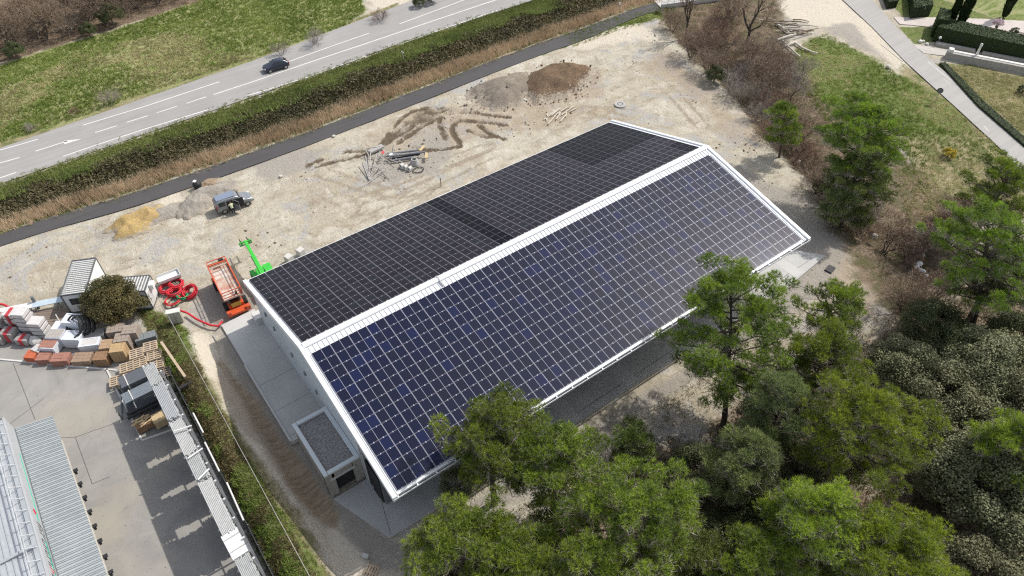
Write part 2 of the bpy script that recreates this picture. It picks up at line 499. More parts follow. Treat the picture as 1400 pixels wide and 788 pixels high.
def ground_material():
    s = NT('ground_earth')
    p = s.pos()
    n_big = s.noise(p, 0.10, 4, 0.6); n_mid = s.noise(p, 0.55, 5, 0.62, 0.6); n_fin = s.noise(p, 3.2, 4, 0.65); n_gr = s.noise(p, 14.0, 3, 0.7)
    stre = s.noise(s.mapping(p, (0.25, 1.3, 1), (0, 0, R(24))), 0.8, 5, 0.65, 0.8)
    c = s.mix(s.ramp(n_big, 0.35, 0.65), (0.47, 0.43, 0.345), (0.40, 0.352, 0.268))
    c = s.mix(s.ramp(n_mid, 0.48, 0.72), c, (0.33, 0.29, 0.23))
    c = s.mix(s.math('MULTIPLY', s.ramp(stre, 0.52, 0.68), 0.55), c, (0.27, 0.225, 0.165))
    c = s.mix(s.math('MULTIPLY', s.ramp(n_mid, 0.47, 0.30), 0.7), c, (0.56, 0.52, 0.45))
    c = s.mix(s.math('MULTIPLY', s.ramp(n_fin, 0.55, 0.72), 0.35), c, (0.25, 0.21, 0.16))
    c = s.mix(s.math('MULTIPLY', s.ramp(n_gr, 0.60, 0.78), 0.45), c, (0.62, 0.57, 0.49))
    scr = s.noise(s.mapping(p, (0.5, 2.6, 1), (0, 0, R(10))), 1.1, 6, 0.72, 1.6)
    c = s.mix(s.math('MULTIPLY', s.ramp(scr, 0.56, 0.70), 0.6), c, (0.235, 0.195, 0.145))
    n_gp = s.noise(p, 0.16, 5, 0.65, 0.9)
    c = s.mix(s.math('MULTIPLY', s.ramp(n_gp, 0.51, 0.63), 0.85), c, s.mix(n_gr, (0.26, 0.25, 0.24), (0.46, 0.45, 0.43)))
    c = s.mix(s.math('MULTIPLY', s.ramp(n_gp, 0.44, 0.32), 0.5), c, (0.58, 0.54, 0.47))
    edge = s.math('ADD', s.math('MULTIPLY', s.math('SUBTRACT', n_mid, 0.5), 0.55), s.math('MULTIPLY', s.math('SUBTRACT', n_fin, 0.5), 0.75))

    def z(name, col, amt=1.0, sharp=0.16):
        nonlocal c
        f = s.ramp(s.math('ADD', s.attr(name), edge), 0.5-sharp, 0.5+sharp)
        c = s.mix(s.math('MULTIPLY', f, amt), c, col)
    tuft = s.noise(s.mapping(p, (1.0, 2.2, 1), (0, 0, R(-20))), 1.5, 4, 0.7, 0.5)
    z('track', (0.27, 0.22, 0.16), 0.75, 0.3)
    z('pale', s.mix(n_fin, (0.64, 0.58, 0.48), (0.50, 0.44, 0.35)), 0.9, 0.25)
    z('brown', s.mix(n_fin, (0.26, 0.19, 0.13), (0.38, 0.31, 0.225)), 0.6, 0.35)
    grav = s.mix(s.ramp(n_gr, 0.35, 0.65), (0.185, 0.168, 0.148), (0.39, 0.36, 0.32))
    z('gravel', s.mix(n_mid, grav, (0.33, 0.30, 0.265)), 0.85, 0.34)
    trn = s.noise(s.mapping(p, (0.6, 5.0, 1)), 1.0, 4, .6)
    z('trench', s.mix(s.ramp(trn, .35, .65), (0.235, 0.175, 0.115), (0.37, 0.285, 0.195)), 0.85, 0.35)
    z('mud', s.mix(n_fin, (0.075, 0.055, 0.037), (0.15, 0.115, 0.08)), 0.95, 0.22)
    dry = s.mix(s.ramp(n_fin, 0.3, 0.7), (0.19, 0.165, 0.085), (0.36, 0.31, 0.19))
    z('drystrip', s.mix(s.ramp(n_mid, 0.4, 0.6), dry, (0.12, 0.125, 0.045)), 0.9, 0.3)
    z('verge', s.mix(s.ramp(n_mid, 0.42, 0.62), dry, (0.14, 0.15, 0.055)), 0.95, 0.2)
    grass = s.mix(s.ramp(tuft, 0.3, 0.7), (0.075, 0.115, 0.022), (0.20, 0.225, 0.085))
    z('lawn', s.mix(s.math('MULTIPLY', s.ramp(n_mid, 0.5, 0.7), 0.6), grass, (0.24, 0.20, 0.12)), 1.0, 0.2)
    mea = s.mix(s.ramp(tuft, 0.32, 0.68), (0.085, 0.135, 0.025), (0.215, 0.245, 0.085))
    z('meadow', s.mix(s.math('MULTIPLY', s.ramp(s.math('ADD', stre, s.math('MULTIPLY', n_big, 0.9)), 0.80, 1.05), 0.85), mea, (0.32, 0.31, 0.16)), 1.0, 0.2)
    z('bank', s.mix(n_fin, (0.05, 0.06, 0.02), (0.10, 0.10, 0.035)), 1.0, 0.2)
    lit = s.mix(s.ramp(n_fin, 0.35, 0.65), (0.105, 0.075, 0.05), (0.25, 0.19, 0.135))
    z('brush', s.mix(s.ramp(n_mid, 0.4, 0.65), lit, (0.10, 0.095, 0.045)), 0.95, 0.3)
    z('woodfloor', lit, 1.0, 0.2)
    z('forest', s.mix(s.ramp(n_mid, 0.52, 0.66), lit, (0.34, 0.29, 0.21)), 0.95, 0.3)
    s.out(c, 0.95, 0, 0.1)
    s.bump(s.math('ADD', s.math('ADD', s.math('MULTIPLY', n_fin, 1.0), s.math('MULTIPLY', n_gr, 0.35)), s.math('MULTIPLY', n_mid, 1.2)), 0.9, 0.16)
    return s.m


me = fast_mesh('ground', np.stack([x, y, h], -1), q, 4, ground_material(), smooth=True)
for k, v in Z.items():
    a_ = me.attributes.new(k, 'FLOAT', 'POINT'); a_.data.foreach_set('value', v.astype(np.float32))
setp(link('ground', me), kind='structure')
HGRID = h.reshape(sh)


def gz(px_, py_):
    i = int(np.clip(np.searchsorted(gx, px_), 0, len(gx)-1)); j = int(np.clip(np.searchsorted(gy, py_), 0, len(gy)-1))
    return float(HGRID[j, i])


# ------------------------------------------------------------------ roads
def struct(name, m_, **k):
    o = m_.build(name, **k); return setp(o, kind='structure')


def strip(m_, line, wd, z):
    L = np.array(line)
    for k in range(len(L)-1):
        a, b = L[k], L[k+1]; d = (b-a)/np.hypot(*(b-a)); nrm = np.array([-d[1], d[0]])*wd/2
        if k == 0: pa, qa = a+nrm, a-nrm
        else: pa, qa = last
        if k < len(L)-2:
            d2 = (L[k+2]-b)/np.hypot(*(L[k+2]-b)); mm = (d+d2); mm /= np.hypot(*mm); nb = np.array([-mm[1], mm[0]])*wd/2
        else: nb = nrm
        pb, qb = b+nb, b-nb
        m_.quad((*qa, z), (*qb, z), (*pb, z), (*pa, z)); last = (pb, qb)
    return m_


def asphalt(name, a, b, along=0.0, stain=0.3, patch=(0.2, 0.2, 0.2)):
    s = NT(name); p = s.pos()
    n1 = s.noise(p, 0.25, 5, 0.6); n2 = s.noise(p, 9.0, 3, 0.7)
    st = s.noise(s.mapping(p, (0.05, 1.4, 1), (0, 0, along)), 1.0, 4, 0.6)
    f = s.math('ADD', s.math('MULTIPLY', s.ramp(n1, 0.3, 0.7), 0.4), s.math('MULTIPLY', s.ramp(st, 0.3, 0.7), 0.6))
    c = s.mix(f, a, b); c = s.mix(s.math('MULTIPLY', s.ramp(n2, 0.35, 0.75), 0.35), c, patch)
    dirt = s.noise(p, 0.6, 6, 0.7, 1.0)
    c = s.mix(s.math('MULTIPLY', s.ramp(dirt, 0.58, 0.75), stain), c, (0.40, 0.35, 0.28))
    s.out(c, 0.85, 0, 0.3); s.bump(n2, 0.25, 0.01)
    return s.m


white = mat('road_paint', (0.72, 0.71, 0.68), (0.52, 0.51, 0.48), 1.2, 0.6, wear=0.35, fine=6)
hw = mb(asphalt('highway_asphalt', (0.33, 0.318, 0.305), (0.255, 0.245, 0.235), 0.02, 0.12, (0.36, 0.35, 0.34)))
up = [(-60, 65.0)] + [A2(*p) for p in [(-60, 220), (0, 203), (150, 151), (350, 82), (560, 2)]] + [(75, 73), (140, 76)]
lo = [(-60, 55.4)] + [A2(*p) for p in [(-60, 272), (0, 252), (150, 200), (350, 131), (560, 55), (740, -3)]] + [(140, 59)]
hw.use(hw.mats[0])
NU = 60
def resamp(l, n):
    l = np.array(l); xs = np.linspace(-60, 140, n); return np.stack([xs, np.interp(xs, l[:, 0], l[:, 1])], -1)
U_, L_ = resamp(up, NU), resamp(lo, NU)
for k in range(NU-1):
    hw.quad((*L_[k], .03), (*L_[k+1], .03), (*U_[k+1], .03), (*U_[k], .03))
hwo = struct('highway', hw)
rm = mb(white)
def pl(pts, wd, z=0.036): strip(rm, [np.array(A2(*p, z)) for p in pts], wd, z)
pl([(113, 171.5), (200, 145), (300, 112)], .2); pl([(385, 88), (440, 68), (505, 45.5)], .2); pl([(546, 33), (600, 13), (650, -6)], .2)
pl([(0, 205.5), (30, 197), (52, 190.5)], .2)
pl([(0, 223), (27, 215.5)], .2); pl([(48, 207), (70, 200), (92, 193)], .2)
pl([(130, 181.5), (160, 172)], .18); pl([(173, 167.5), (202, 158.5)], .18); pl([(214, 154.5), (242, 145.5)], .18); pl([(255, 141.5), (282, 132.5)], .18)
pl([(292, 129.5), (350, 110.5), (420, 86.5), (520, 53), (600, 26), (690, -4)], .22)
pl([(86, 214), (130, 199), (200, 176), (285, 150)], .2); pl([(338, 131), (420, 106), (500, 77)], .2); pl([(543, 62), (600, 42), (680, 14)], .2)
pl([(0, 243.5), (22, 236)], .2)
a, b = np.array(A2(88, 194.5, .036)), np.array(A2(112, 190, .036))
dv = (b-a)/np.hypot(*(b-a)); nv = np.array([-dv[1], dv[0]])
i = rm.add([(*(a-nv*.55), .036), (*b, .036), (*(a+nv*.35), .036)]); rm.face([i, i+1, i+2])
rm.build('road_markings', parent=hwo)

cyc = mb(asphalt('fresh_asphalt', (0.062, 0.06, 0.062), (0.085, 0.08, 0.08), 0.02, 0.10, (0.075, 0.07, 0.072)))
cu = [(-60, 46.4)] + [A2(*p) for p in [(0, 320), (200, 258), (450, 170), (700, 73), (800, 38), (870, 11), (900, 4)]]
cl = [(-60, 44.0)] + [A2(*p) for p in [(0, 337), (200, 277), (450, 188), (700, 90), (800, 54), (870, 24), (903, 14)]]
def resample2(l, n):
    l = np.array(l); d = np.concatenate([[0], np.cumsum(np.hypot(*np.diff(l, axis=0).T))]); t = np.linspace(0, d[-1], n)
    return np.stack([np.interp(t, d, l[:, 0]), np.interp(t, d, l[:, 1])], -1)
cu, cl = resample2(smooth_line(cu), 50), resample2(smooth_line(cl), 50)
for k in range(49): cyc.quad((*cl[k], .025), (*cl[k+1], .025), (*cu[k+1], .025), (*cu[k], .025))
e1, e2 = cu[-1], cl[-1]; b1, b2 = np.array(A2(1000, -22)), np.array(A2(1003, -8)); 
b3, b4 = np.array(A2(1105, -48)), np.array(A2(1110, -34))
cyc.quad((*b2, .025), (*b4, .025), (*b3, .025), (*b1, .025))
struct('cycle_path', cyc)

cr = mb(asphalt('worn_asphalt', (0.37, 0.355, 0.335), (0.30, 0.285, 0.27), R(-55), 0.2, (0.42, 0.41, 0.39)))
rl = [A2(*p) for p in [(1110, -40), (1152, 0), (1195, 40), (1237, 84), (1300, 141), (1363, 199), (1450, 290)]]
rr = [A2(*p) for p in [(1165, -40), (1192, 0), (1222, 34), (1262, 74), (1320, 121), (1400, 188), (1490, 275)]]
rl, rr = resample2(rl, 40), resample2(rr, 40)
for k in range(39): cr.quad((*rl[k], .03), (*rl[k+1], .03), (*rr[k+1], .03), (*rr[k], .03))
cro = struct('country_road', cr)
rm = mb(mat('faded_paint', (0.5, 0.49, 0.46), (0.38, 0.37, 0.35), 1.0, 0.7))
pl([(1268, 84), (1285, 98), (1300, 110)], .25); pl([(1290, 108), (1300, 116)], .15); pl([(1318, 130), (1330, 141)], .12)
pl([(1345, 172), (1352, 180)], .2); pl([(1205, 60), (1235, 84)], .12)
rm.build('road_markings', parent=cro)
dr = mb(mat('drive_gravel', (0.55, 0.49, 0.45), (0.45, 0.40, 0.37), 0.8, 0.95, bump=0.4, fine=9))
dr.prism([A2(*p) for p in [(1222, 24), (1280, 24), (1345, 26), (1480, 33), (1480, 54), (1390, 44), (1300, 40), (1262, 36), (1230, 33)]][::-1], -0.1, 0.022)
struct('villa_drive', dr)
fp = mb(mat('path_concrete', (0.50, 0.47, 0.43), (0.38, 0.36, 0.33), 0.8, 0.9, fine=8))
fp.prism([A2(*p) for p in [(1248, 61), (1275, 65), (1340, 76), (1480, 101), (1480, 106), (1340, 82), (1296, 77), (1263, 73)]][::-1], -0.1, 0.024)
struct('villa_path', fp)

# builders' yard hardstanding
s = NT('yard_concrete'); p = s.pos()
n1 = s.noise(p, 0.35, 6, 0.65, 0.8); n2 = s.noise(p, 8, 3, 0.7); n3 = s.noise(p, 0.13, 3, 0.5)
c = s.mix(s.ramp(n1, 0.3, 0.7), (0.31, 0.295, 0.27), (0.235, 0.225, 0.21))
c = s.mix(s.math('MULTIPLY', s.ramp(n3, 0.5, 0.7), 0.6), c, (0.36, 0.32, 0.25))
c = s.mix(s.math('MULTIPLY', s.ramp(n1, 0.6, 0.78), 0.6), c, (0.15, 0.145, 0.14))
c = s.mix(s.math('MULTIPLY', n2, 0.25), c, (0.34, 0.33, 0.31))
s.out(c, 0.88, 0, 0.3); s.bump(n2, 0.2, 0.01); YARD = s.m
yd = mb(YARD)
yd.prism([(-9.45, -30), (-9.45, 12.5), (-10.6, 14.2), (-9.3, 19.0), (-12.6, 22.0), (-17.4, 28.6), (-45, 40), (-45, -30)], -0.15, 0.01)
ydo = struct('yard_pavement', yd)
jt = mb(mat('joint_dark', (0.10, 0.097, 0.09), None, 2, 0.9))
for l in [[(18, 497), (48, 574)], [(103, 598), (126, 662)], [(126, 662), (150, 652)], [(83, 599), (103, 598), (160, 578), (186, 566)], [(60, 545), (0, 590)]]:
    strip(jt, [np.array(A2(*p_)) for p_ in l], .05, .0145)
jt.build('joints', parent=ydo)
for nm, pts in [('kerb_line', [(-30, 489), (0, 492), (70, 498.5), (145, 505.5), (160, 507)]), ('kerb_line', [(146, 505), (160, 535), (178, 567), (194, 602)]), ('kerb_line', [(194, 603), (236, 588)])]:
    k_ = mb(mat('kerb_white', (0.66, 0.65, 0.62), (0.5, 0.49, 0.47), 1.5, 0.8))
    P_ = [at(*p_) for p_ in pts]
    for a_, b_ in zip(P_[:-1], P_[1:]): k_.bar((a_[0], a_[1], .05), (b_[0], b_[1], .05), .16, .11)
    struct('kerb', k_)
# ================================================================== the hall with the solar roof
LX, WF, WB = 47.6, 14.5, 14.72
ZF, ZR, ZB = 7.0, 10.1, 5.9
def zf(yy): return ZR + yy*(ZR-ZF)/WF if yy <= 0 else ZR - yy*(ZR-ZB)/WB
WHITE = mat('white_sheet', (0.78, 0.79, 0.80), (0.70, 0.71, 0.73), 0.6, 0.35, 0.0, fine=3, wear=0.4)
CLAD = mat('pale_cladding', (0.56, 0.60, 0.63), (0.51, 0.55, 0.58), 0.5, 0.5, fine=3)
DARK = mat('dark_inside', (0.03, 0.03, 0.032), (0.022, 0.022, 0.024), 1, 0.8)  # near-black colour stands in for the shade inside openings
CONC = mat('fair_concrete', (0.50, 0.495, 0.475), (0.38, 0.375, 0.36), 0.45, 0.8, bump=0.15, fine=7, wear=0.3)
CONC2 = mat('pale_concrete', (0.55, 0.54, 0.52), (0.44, 0.43, 0.41), 0.5, 0.85, bump=0.15, fine=7, wear=0.3)
STEEL = mat('galvanised_steel', (0.42, 0.43, 0.44), (0.33, 0.34, 0.35), 2.0, 0.45, 0.6)
GREY_ = mat('gutter_dark', (.05, .05, .052), None, 2, .6)
HALL = thing('solar_hall', 'long pitched hall whose whole roof is covered with solar panels', 'building', (0, 0, 0))
m_ = mb(CLAD)
yl = -10.6
for x0, x1 in ((.35, .6), (47.0, 47.25)):
    m_ = mb(CLAD)
    m_.xprism([(14.3, 0), (14.3, zf(14.3)-.3), (0, ZR-.3), (-8.2, zf(-8.2)-.3), (-8.2, 0)], x0, x1)
    for k in range(46):
        yy = 14.2-k*.5
        if yy < -8: break
        m_.box((x0-.005 if x0 < 1 else x1+.005, yy, zf(yy)/2-.2), (.02, .05, zf(yy)-.6))
    m_.build('gable_wall', HALL)
m_ = mb(CLAD); m_.box((23.8, 14.2, 2.75), (46.4, .2, 5.4)); m_.build('rear_wall', HALL)
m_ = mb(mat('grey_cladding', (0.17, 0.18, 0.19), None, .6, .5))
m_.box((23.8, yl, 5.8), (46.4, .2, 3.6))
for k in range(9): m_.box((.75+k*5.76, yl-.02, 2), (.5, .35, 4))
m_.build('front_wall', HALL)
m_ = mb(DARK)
m_.box((23.8, -10.2, 1.95), (46.0, .1, 3.88)); m_.box((.48, -9.4, 1.9), (.2, 2.2, 3.78)); m_.build('painted_dark_openings', HALL)  # dark sheets paint the shade inside the open bays and gable opening
m_ = mb(mat('steel_posts', (0.46, 0.47, 0.48), None, 2, .5))
for yy in (-8.15, -8.6): m_.tube([(.25, yy, .1), (.25, yy, zf(yy)-.3)], .07, 6)
m_.box((.2, -8.4, .2), (.5, 1.0, .35)); m_.build('downpipes', HALL)
# brackets under the verge of the left gable
for yy in (11.2, 9.3, 5.3, 2.5, 0.3):
    m_ = mb(mat('bracket_grey', (0.25, 0.27, 0.29), None, 2, .5)); m_.box((.27, yy, 3.6+.15*yy % .6), (.14, .22, .45)); m_.build('wall_lamp', HALL)
# roof
m_ = mb(WHITE)
WE = 14.32; ZE = zf(-WE)
m_.xprism([(-WE, ZE-.22), (-WE, ZE), (0, ZR), (WB, ZB), (WB, ZB-.22), (0, ZR-.3)], 0, LX)
for x0 in (0.0, LX-.42):   # verge flashings stand proud of the sheet
    m_.xprism([(-WE-.15, ZE-.42), (-WE-.15, ZE+.14), (0, ZR+.14), (WB+.02, ZB+.14), (WB+.02, ZB-.42), (0, ZR-.42)], x0-.04 if x0 == 0 else x0+.12, x0+.30 if x0 == 0 else x0+.46)
for x0 in (.40, LX-.62, LX-.80):
    for ya, yb in ((-14.3, -1.1),): m_.bar((x0+.03, ya, zf(ya)+.03), (x0+.03, yb, zf(yb)+.03), .05, .1)
ro = m_.build('roof', HALL)
m_ = mb(WHITE)
m_.xprism([(-.30, zf(-.30)+.08), (-.26, zf(-.26)+.17), (0, ZR+.22), (.30, zf(.30)+.17), (.34, zf(.34)+.05)], .3, LX-.42)
k = 0
xx = .6
m_.use(mat('rib_grey', (.50, .51, .53), None, 2, .5))
while xx < LX-.6:
    m_.bar((xx, -.32, zf(-.32)+.025), (xx, -.97, zf(-.97)+.025), .05, .03); xx += .41
m_.build('ridge_cap', ro)
m_ = mb(WHITE); m_.bar((0, -WE-.20, ZE-.12), (LX, -WE-.20, ZE-.12), .04, .16); m_.use(GREY_); m_.bar((0.3, -WE-.11, ZE-.19), (LX, -WE-.11, ZE-.19), .14, .02); m_.use(WHITE)
xx = .4
while xx < LX: m_.box((xx, -WE-.11, ZE-.05), (.10, .16, .03)); xx += 1.64
m_.build('gutter', ro)
m_ = mb(mat('clamp_grey', (0.35, .35, .36), None, 2, .5))
xx = .9
while xx < LX-.8:
    m_.box((xx, .36, zf(.36)+.14), (.12, .10, .1)); xx += .82
m_.build('snow_stops', ro)
m_ = mb(mat('vent_grey', (.4, .41, .42), None, 2, .5)); m_.bar((13.2, -.9, zf(-.9)+.12), (13.2, .2, ZR+.26), .12, .1); m_.build('cable_duct', ro)


def panel_material(name, a1, a2, line, frame, stripes, rough, tonecol):
    s = NT(name)
    uvn = s.new('ShaderNodeUVMap'); uvn.uv_map = 'panel'
    sp = s.new('ShaderNodeSeparateXYZ'); s.put(sp.inputs[0], uvn.outputs[0]); u, v = sp.outputs[0], sp.outputs[1]
    tone = s.attr('tone')
    half = s.math('FLOOR', s.math('MULTIPLY', u, 2.0))
    cx_ = s.new('ShaderNodeCombineXYZ'); s.put(cx_.inputs[0], s.math('MULTIPLY', tone, 917.0)); s.put(cx_.inputs[1], s.math('MULTIPLY', half, 31.7))
    wn = s.new('ShaderNodeTexWhiteNoise', noise_dimensions='3D'); s.put(wn.inputs[0], cx_.outputs[0])
    blotch = s.noise(s.obj(), 0.30, 3, 0.5)
    t = s.math('ADD', s.math('MULTIPLY', wn.outputs[0], 0.65), s.math('MULTIPLY', s.ramp(blotch, 0.3, 0.7), 0.35))
    c = s.mix(t, a1, a2); c = s.mix(s.math('GREATER_THAN', wn.outputs[0], 0.90), c, tonecol)
    rw = s.math('ABSOLUTE', s.math('SUBTRACT', s.math('FRACT', s.math('MULTIPLY', v, 9.0)), 0.5))
    c = s.mix(s.math('MULTIPLY', s.ramp(rw, 0.40, 0.47), stripes), c, line)
    du = s.math('ABSOLUTE', s.math('SUBTRACT', u, 0.5)); dv_ = s.math('ABSOLUTE', s.math('SUBTRACT', v, 0.5))
    f1 = s.math('GREATER_THAN', du, 0.5-0.013); f2 = s.math('LESS_THAN', du, 0.0075); f3 = s.math('GREATER_THAN', dv_, 0.5-0.014)
    fr = s.math('MAXIMUM', s.math('MAXIMUM', f1, f2), s.math('MULTIPLY', f3, 0.6), clamp=True)
    uq = s.math('ABSOLUTE', s.math('SUBTRACT', s.math('ABSOLUTE', s.math('SUBTRACT', u, 0.5)), 0.25))
    dot = s.math('MULTIPLY', s.math('LESS_THAN', uq, 0.022), s.math('GREATER_THAN', dv_, 0.5-0.04))
    c = s.mix(fr, c, frame); c = s.mix(dot, c, tuple(min(1, q*1.4) for q in frame))
    s.out(c, s.math('ADD', s.math('MULTIPLY', s.math('MAXIMUM', fr, dot), 0.3), rough), 0.0, 0.5)
    s.bsdf.inputs['IOR'].default_value = 1.12 if stripes < .5 else 1.40
    return s.m


PF = panel_material('cell_blue', (0.002, 0.005, 0.026), (0.0075, 0.0075, 0.017), (0.028, 0.036, 0.085), (0.38, 0.38, 0.45), 0.55, 0.11, (0.005, 0.009, 0.042))
PB = panel_material('cell_charcoal', (0.014, 0.013, 0.018), (0.022, 0.020, 0.026), (0.035, 0.033, 0.042), (0.25, 0.235, 0.28), 0.25, 0.22, (0.018, 0.02, 0.024))
PK = panel_material('cell_black', (0.0035, 0.0035, 0.006), (0.004, 0.004, 0.007), (0.006, 0.006, 0.009), (0.13, 0.125, 0.15), 0.2, 0.22, (0.004, 0.004, 0.007))
FRM = mat('panel_frame', (0.35, 0.35, 0.37), None, 3, .4, .5)


def panel_mesh(name, cells, side):
    """cells: list of (col,row); each panel is a thin glazed tray lying on rails on the roof slope"""
    V, F, UVS, MI, T = [], [], [], [], []
    sl_ = (ZR-ZF)/WF if side == 'f' else (ZR-ZB)/WB
    hy = math.hypot(1, sl_); cs, sn = 1/hy, sl_/hy
    nrm = np.array([0, -sn, cs]) if side == 'f' else np.array([0, sn, cs])
    for (cI, rI) in cells:
        if side == 'f': x0, s0, pw, ph = .53+cI*1.647, 1.02+rI*1.030, 1.647, 1.030
        else: x0, s0, pw, ph = .45+cI*1.655, .42+rI*1.040, 1.655, 1.040
        g = .012
        def P(xx, ss, dz):
            yy = -ss*cs if side == 'f' else ss*cs
            return np.array([xx, yy, ZR-ss*sn]) + nrm*dz
        jz = rng.normal(0, .004)
        cor = [P(x0+g, s0+ph-g, .12+jz), P(x0+pw-g, s0+ph-g, .12+jz), P(x0+pw-g, s0+g, .12+jz), P(x0+g, s0+g, .12+jz)]
        low = [p_-nrm*.04 for p_ in cor]
        if side == 'b':
            cor = [cor[1], cor[0], cor[3], cor[2]]; low = [low[1], low[0], low[3], low[2]]
        b0 = len(V); V += cor+low
        F.append([b0, b0+1, b0+2, b0+3]); MI.append(0); UVS.append([(0, 0), (1, 0), (1, 1), (0, 1)])
        for a_, b_ in ((0, 1), (1, 2), (2, 3), (3, 0)):
            F.append([b0+4+a_, b0+4+b_, b0+b_, b0+a_]); MI.append(1); UVS.append([(0, 0)]*4)
        t_ = rng.random(); T += [t_]*5
    return V, F, UVS, MI, T


def add_panels(name, cells, side, m0, kind=None):
    V, F, UVS, MI, T = panel_mesh(name, cells, side)
    me = fast_mesh(name, V, np.array(F), 4, [m0, FRM], T, MI)
    uv = me.uv_layers.new(name='panel'); uv.data.foreach_set('uv', np.array(UVS, np.float32).ravel())
    o = link(name, me, HALL)
    if kind: o['kind'] = kind


front = [(c_, r_) for c_ in range(28) for r_ in range(13)]
back = [(c_, r_) for c_ in range(28) for r_ in range(14)]
def csize(c_): return np.linalg.norm(np.array([.53+c_[0]*1.647, -c_[1]*1.0, 8.5])-CAM)
front.sort(key=csize)
for cll in front[:99]: add_panels('solar_panel', [cll], 'f', PF)
add_panels('solar_panel_field', front[99:], 'f', PF, 'stuff')
def black(c_, r_): return c_ == 12 or (c_ >= 22 and r_ >= 6 and not (c_ == 22 and r_ > 99)) or (c_ == 27 and r_ < 3)
# the rear slope: one more part holding what is left
V1 = panel_mesh('x', [q_ for q_ in back if not black(*q_)], 'b'); V2 = panel_mesh('x', [q_ for q_ in back if black(*q_)], 'b')
nb_ = len(V1[0])
me = fast_mesh('solar_panel_field', V1[0]+V2[0], np.array(V1[1]+[[i_+nb_ for i_ in f_] for f_ in V2[1]]), 4, [PB, FRM, PK],
               V1[4]+V2[4], V1[3]+[2 if i_ == 0 else 1 for i_ in V2[3]])
uv = me.uv_layers.new(name='panel'); uv.data.foreach_set('uv', np.array(V1[2]+V2[2], np.float32).ravel())
o = link('solar_panel_field', me, HALL); o['kind'] = 'stuff'; o['label'] = 'charcoal panels of the rear slope with a black strip and black corner block'

# annex built against the gable
AX0, AX1, AY0, AY1, AZ = -2.8, .34, -7.5, -1.45, 3.25
m_ = mb(mat('block_wall', (0.36, 0.335, 0.30), (0.27, 0.25, 0.225), 1.5, .9, bump=.3, fine=6))
m_.box((AX0+.1, (AY0+AY1)/2, AZ/2), (.2, AY1-AY0, AZ)); m_.box(((AX0+AX1)/2, AY1-.1, AZ/2), (AX1-AX0-.4, .2, AZ))
m_.box((AX0+.47, AY0+.1, AZ/2), (.54, .2, AZ)); m_.box((AX1-.4, AY0+.1, AZ/2), (.8, .2, AZ)); m_.box(((AX0+AX1)/2-.1, AY0+.1, 2.87), (1.86, .2, .76))
an = m_.build('annex', HALL)
m_ = mb(DARK); m_.box((-1.33, AY0+.5, 1.25), (1.8, .1, 2.5)); m_.build('doorway', an)
m_ = mb(CONC2); m_.box((-1.35, AY0-.05, 2.52), (2.2, .12, .18)); m_.build('lintel', an)
m_ = mb(mat('roof_gravel', (0.33, 0.31, 0.30), (0.17, 0.16, 0.155), 6.0, .95, bump=.8, fine=16, wear=.12))
m_.box(((AX0+AX1)/2, (AY0+AY1)/2, 3.1), (AX1-AX0-.42, AY1-AY0-.42, .2)); m_.build('gravel_roof', an)
m_ = mb(mat('coping_grey', (0.62, 0.66, 0.67), (0.55, 0.58, 0.6), .8, .5))
for c_, d_ in (((AX0+.12, (AY0+AY1)/2, 3.36), (.34, AY1-AY0+.1, .24)), ((AX1-.2, (AY0+AY1)/2, 3.357), (.36, AY1-AY0-.52, .234)),
               (((AX0+AX1)/2+.15, AY0+.12, 3.358), (AX1-AX0-.35, .34, .236)), (((AX0+AX1)/2+.15, AY1-.12, 3.358), (AX1-AX0-.35, .34, .236))):
    m_.box(c_, d_)
m_.build('coping', an, bevel=.02)
m_ = mb(mat('pipe_brown', (.2, .19, .18), None, 2, .6)); m_.tube([(AX0-.05, -7.1, 0.1), (AX0-.05, -7.1, 3.2)], .05, 6); m_.build('downpipe', an)

# concrete round the hall
m_ = mb(CONC)
m_.prism([(-2.78, -7.72), (-.72, -13.4), (4.3, -13.5), (16.7, -13.9), (30, -14.0), (46, -14.3), (54.8, -13.5), (52.4, -10.4), (47.3, -10.0), (.34, -10.0), (.34, -7.72)], -.1, .12)
ap = struct('concrete_apron', m_)
m_ = mb(CONC2)
for x0, x1 in ((17.5, 18.9), (24.6, 26.0), (49.2, 50.6), (33, 34.2)): m_.prism([(x0, -13.75), (x1, -13.75), (x1, -10.7), (x0, -10.7)], .124, .128)
m_.build('painted_light_strips', parent=ap)  # light reflected onto the shaded apron, painted as paler concrete
m_ = mb(mat('apron_joint', (.09, .09, .09), None, 2, .9))
for a_, b_ in (((.34, -10.2), (-.5, -13.2)), ((16, -13.2), (54, -12.9)), ((12, -13.2), (12, -10.2))): strip(m_, [np.array(a_), np.array(b_)], .04, .1245)
m_.build('joints', parent=ap)
m_ = mb(CONC); m_.prism([(-3.25, -.7), (.34, -.7), (.34, 9.8), (-3.25, 9.8)], -.1, .5)
m_.use(CONC2); m_.box((-3.33, 4.5, .3), (.16, 10.5, .62)); m_.box((-1.5, -.78, .28), (3.5, .16, .5))
dk = struct('loading_dock', m_)
m_ = mb(mat('apron_joint', (.09, .09, .09), None, 2, .9))
for yy in (6.6, 3.0, -.2): strip(m_, [np.array((-3.2, yy)), np.array((.3, yy+.1))], .03, .504)
m_.build('joints', parent=dk)
m_ = mb(CONC2); m_.prism([(-3.28, 9.85), (.34, 9.85), (.34, 16.7), (-3.24, 16.5)], -.1, .14); struct('concrete_pad', m_)
m_ = mb(mat('lit_corner_white', (.62, .61, .58), (.52, .51, .48), 1, .8)); m_.box((.15, 14.9, .5), (.9, 1.2, .9)); 
o = m_.build('lit_corner_block', bevel=.03); setp(o, 'added white block for the lit patch on the hall rear corner', 'block')  # added block, its white stands in for the lit wall corner
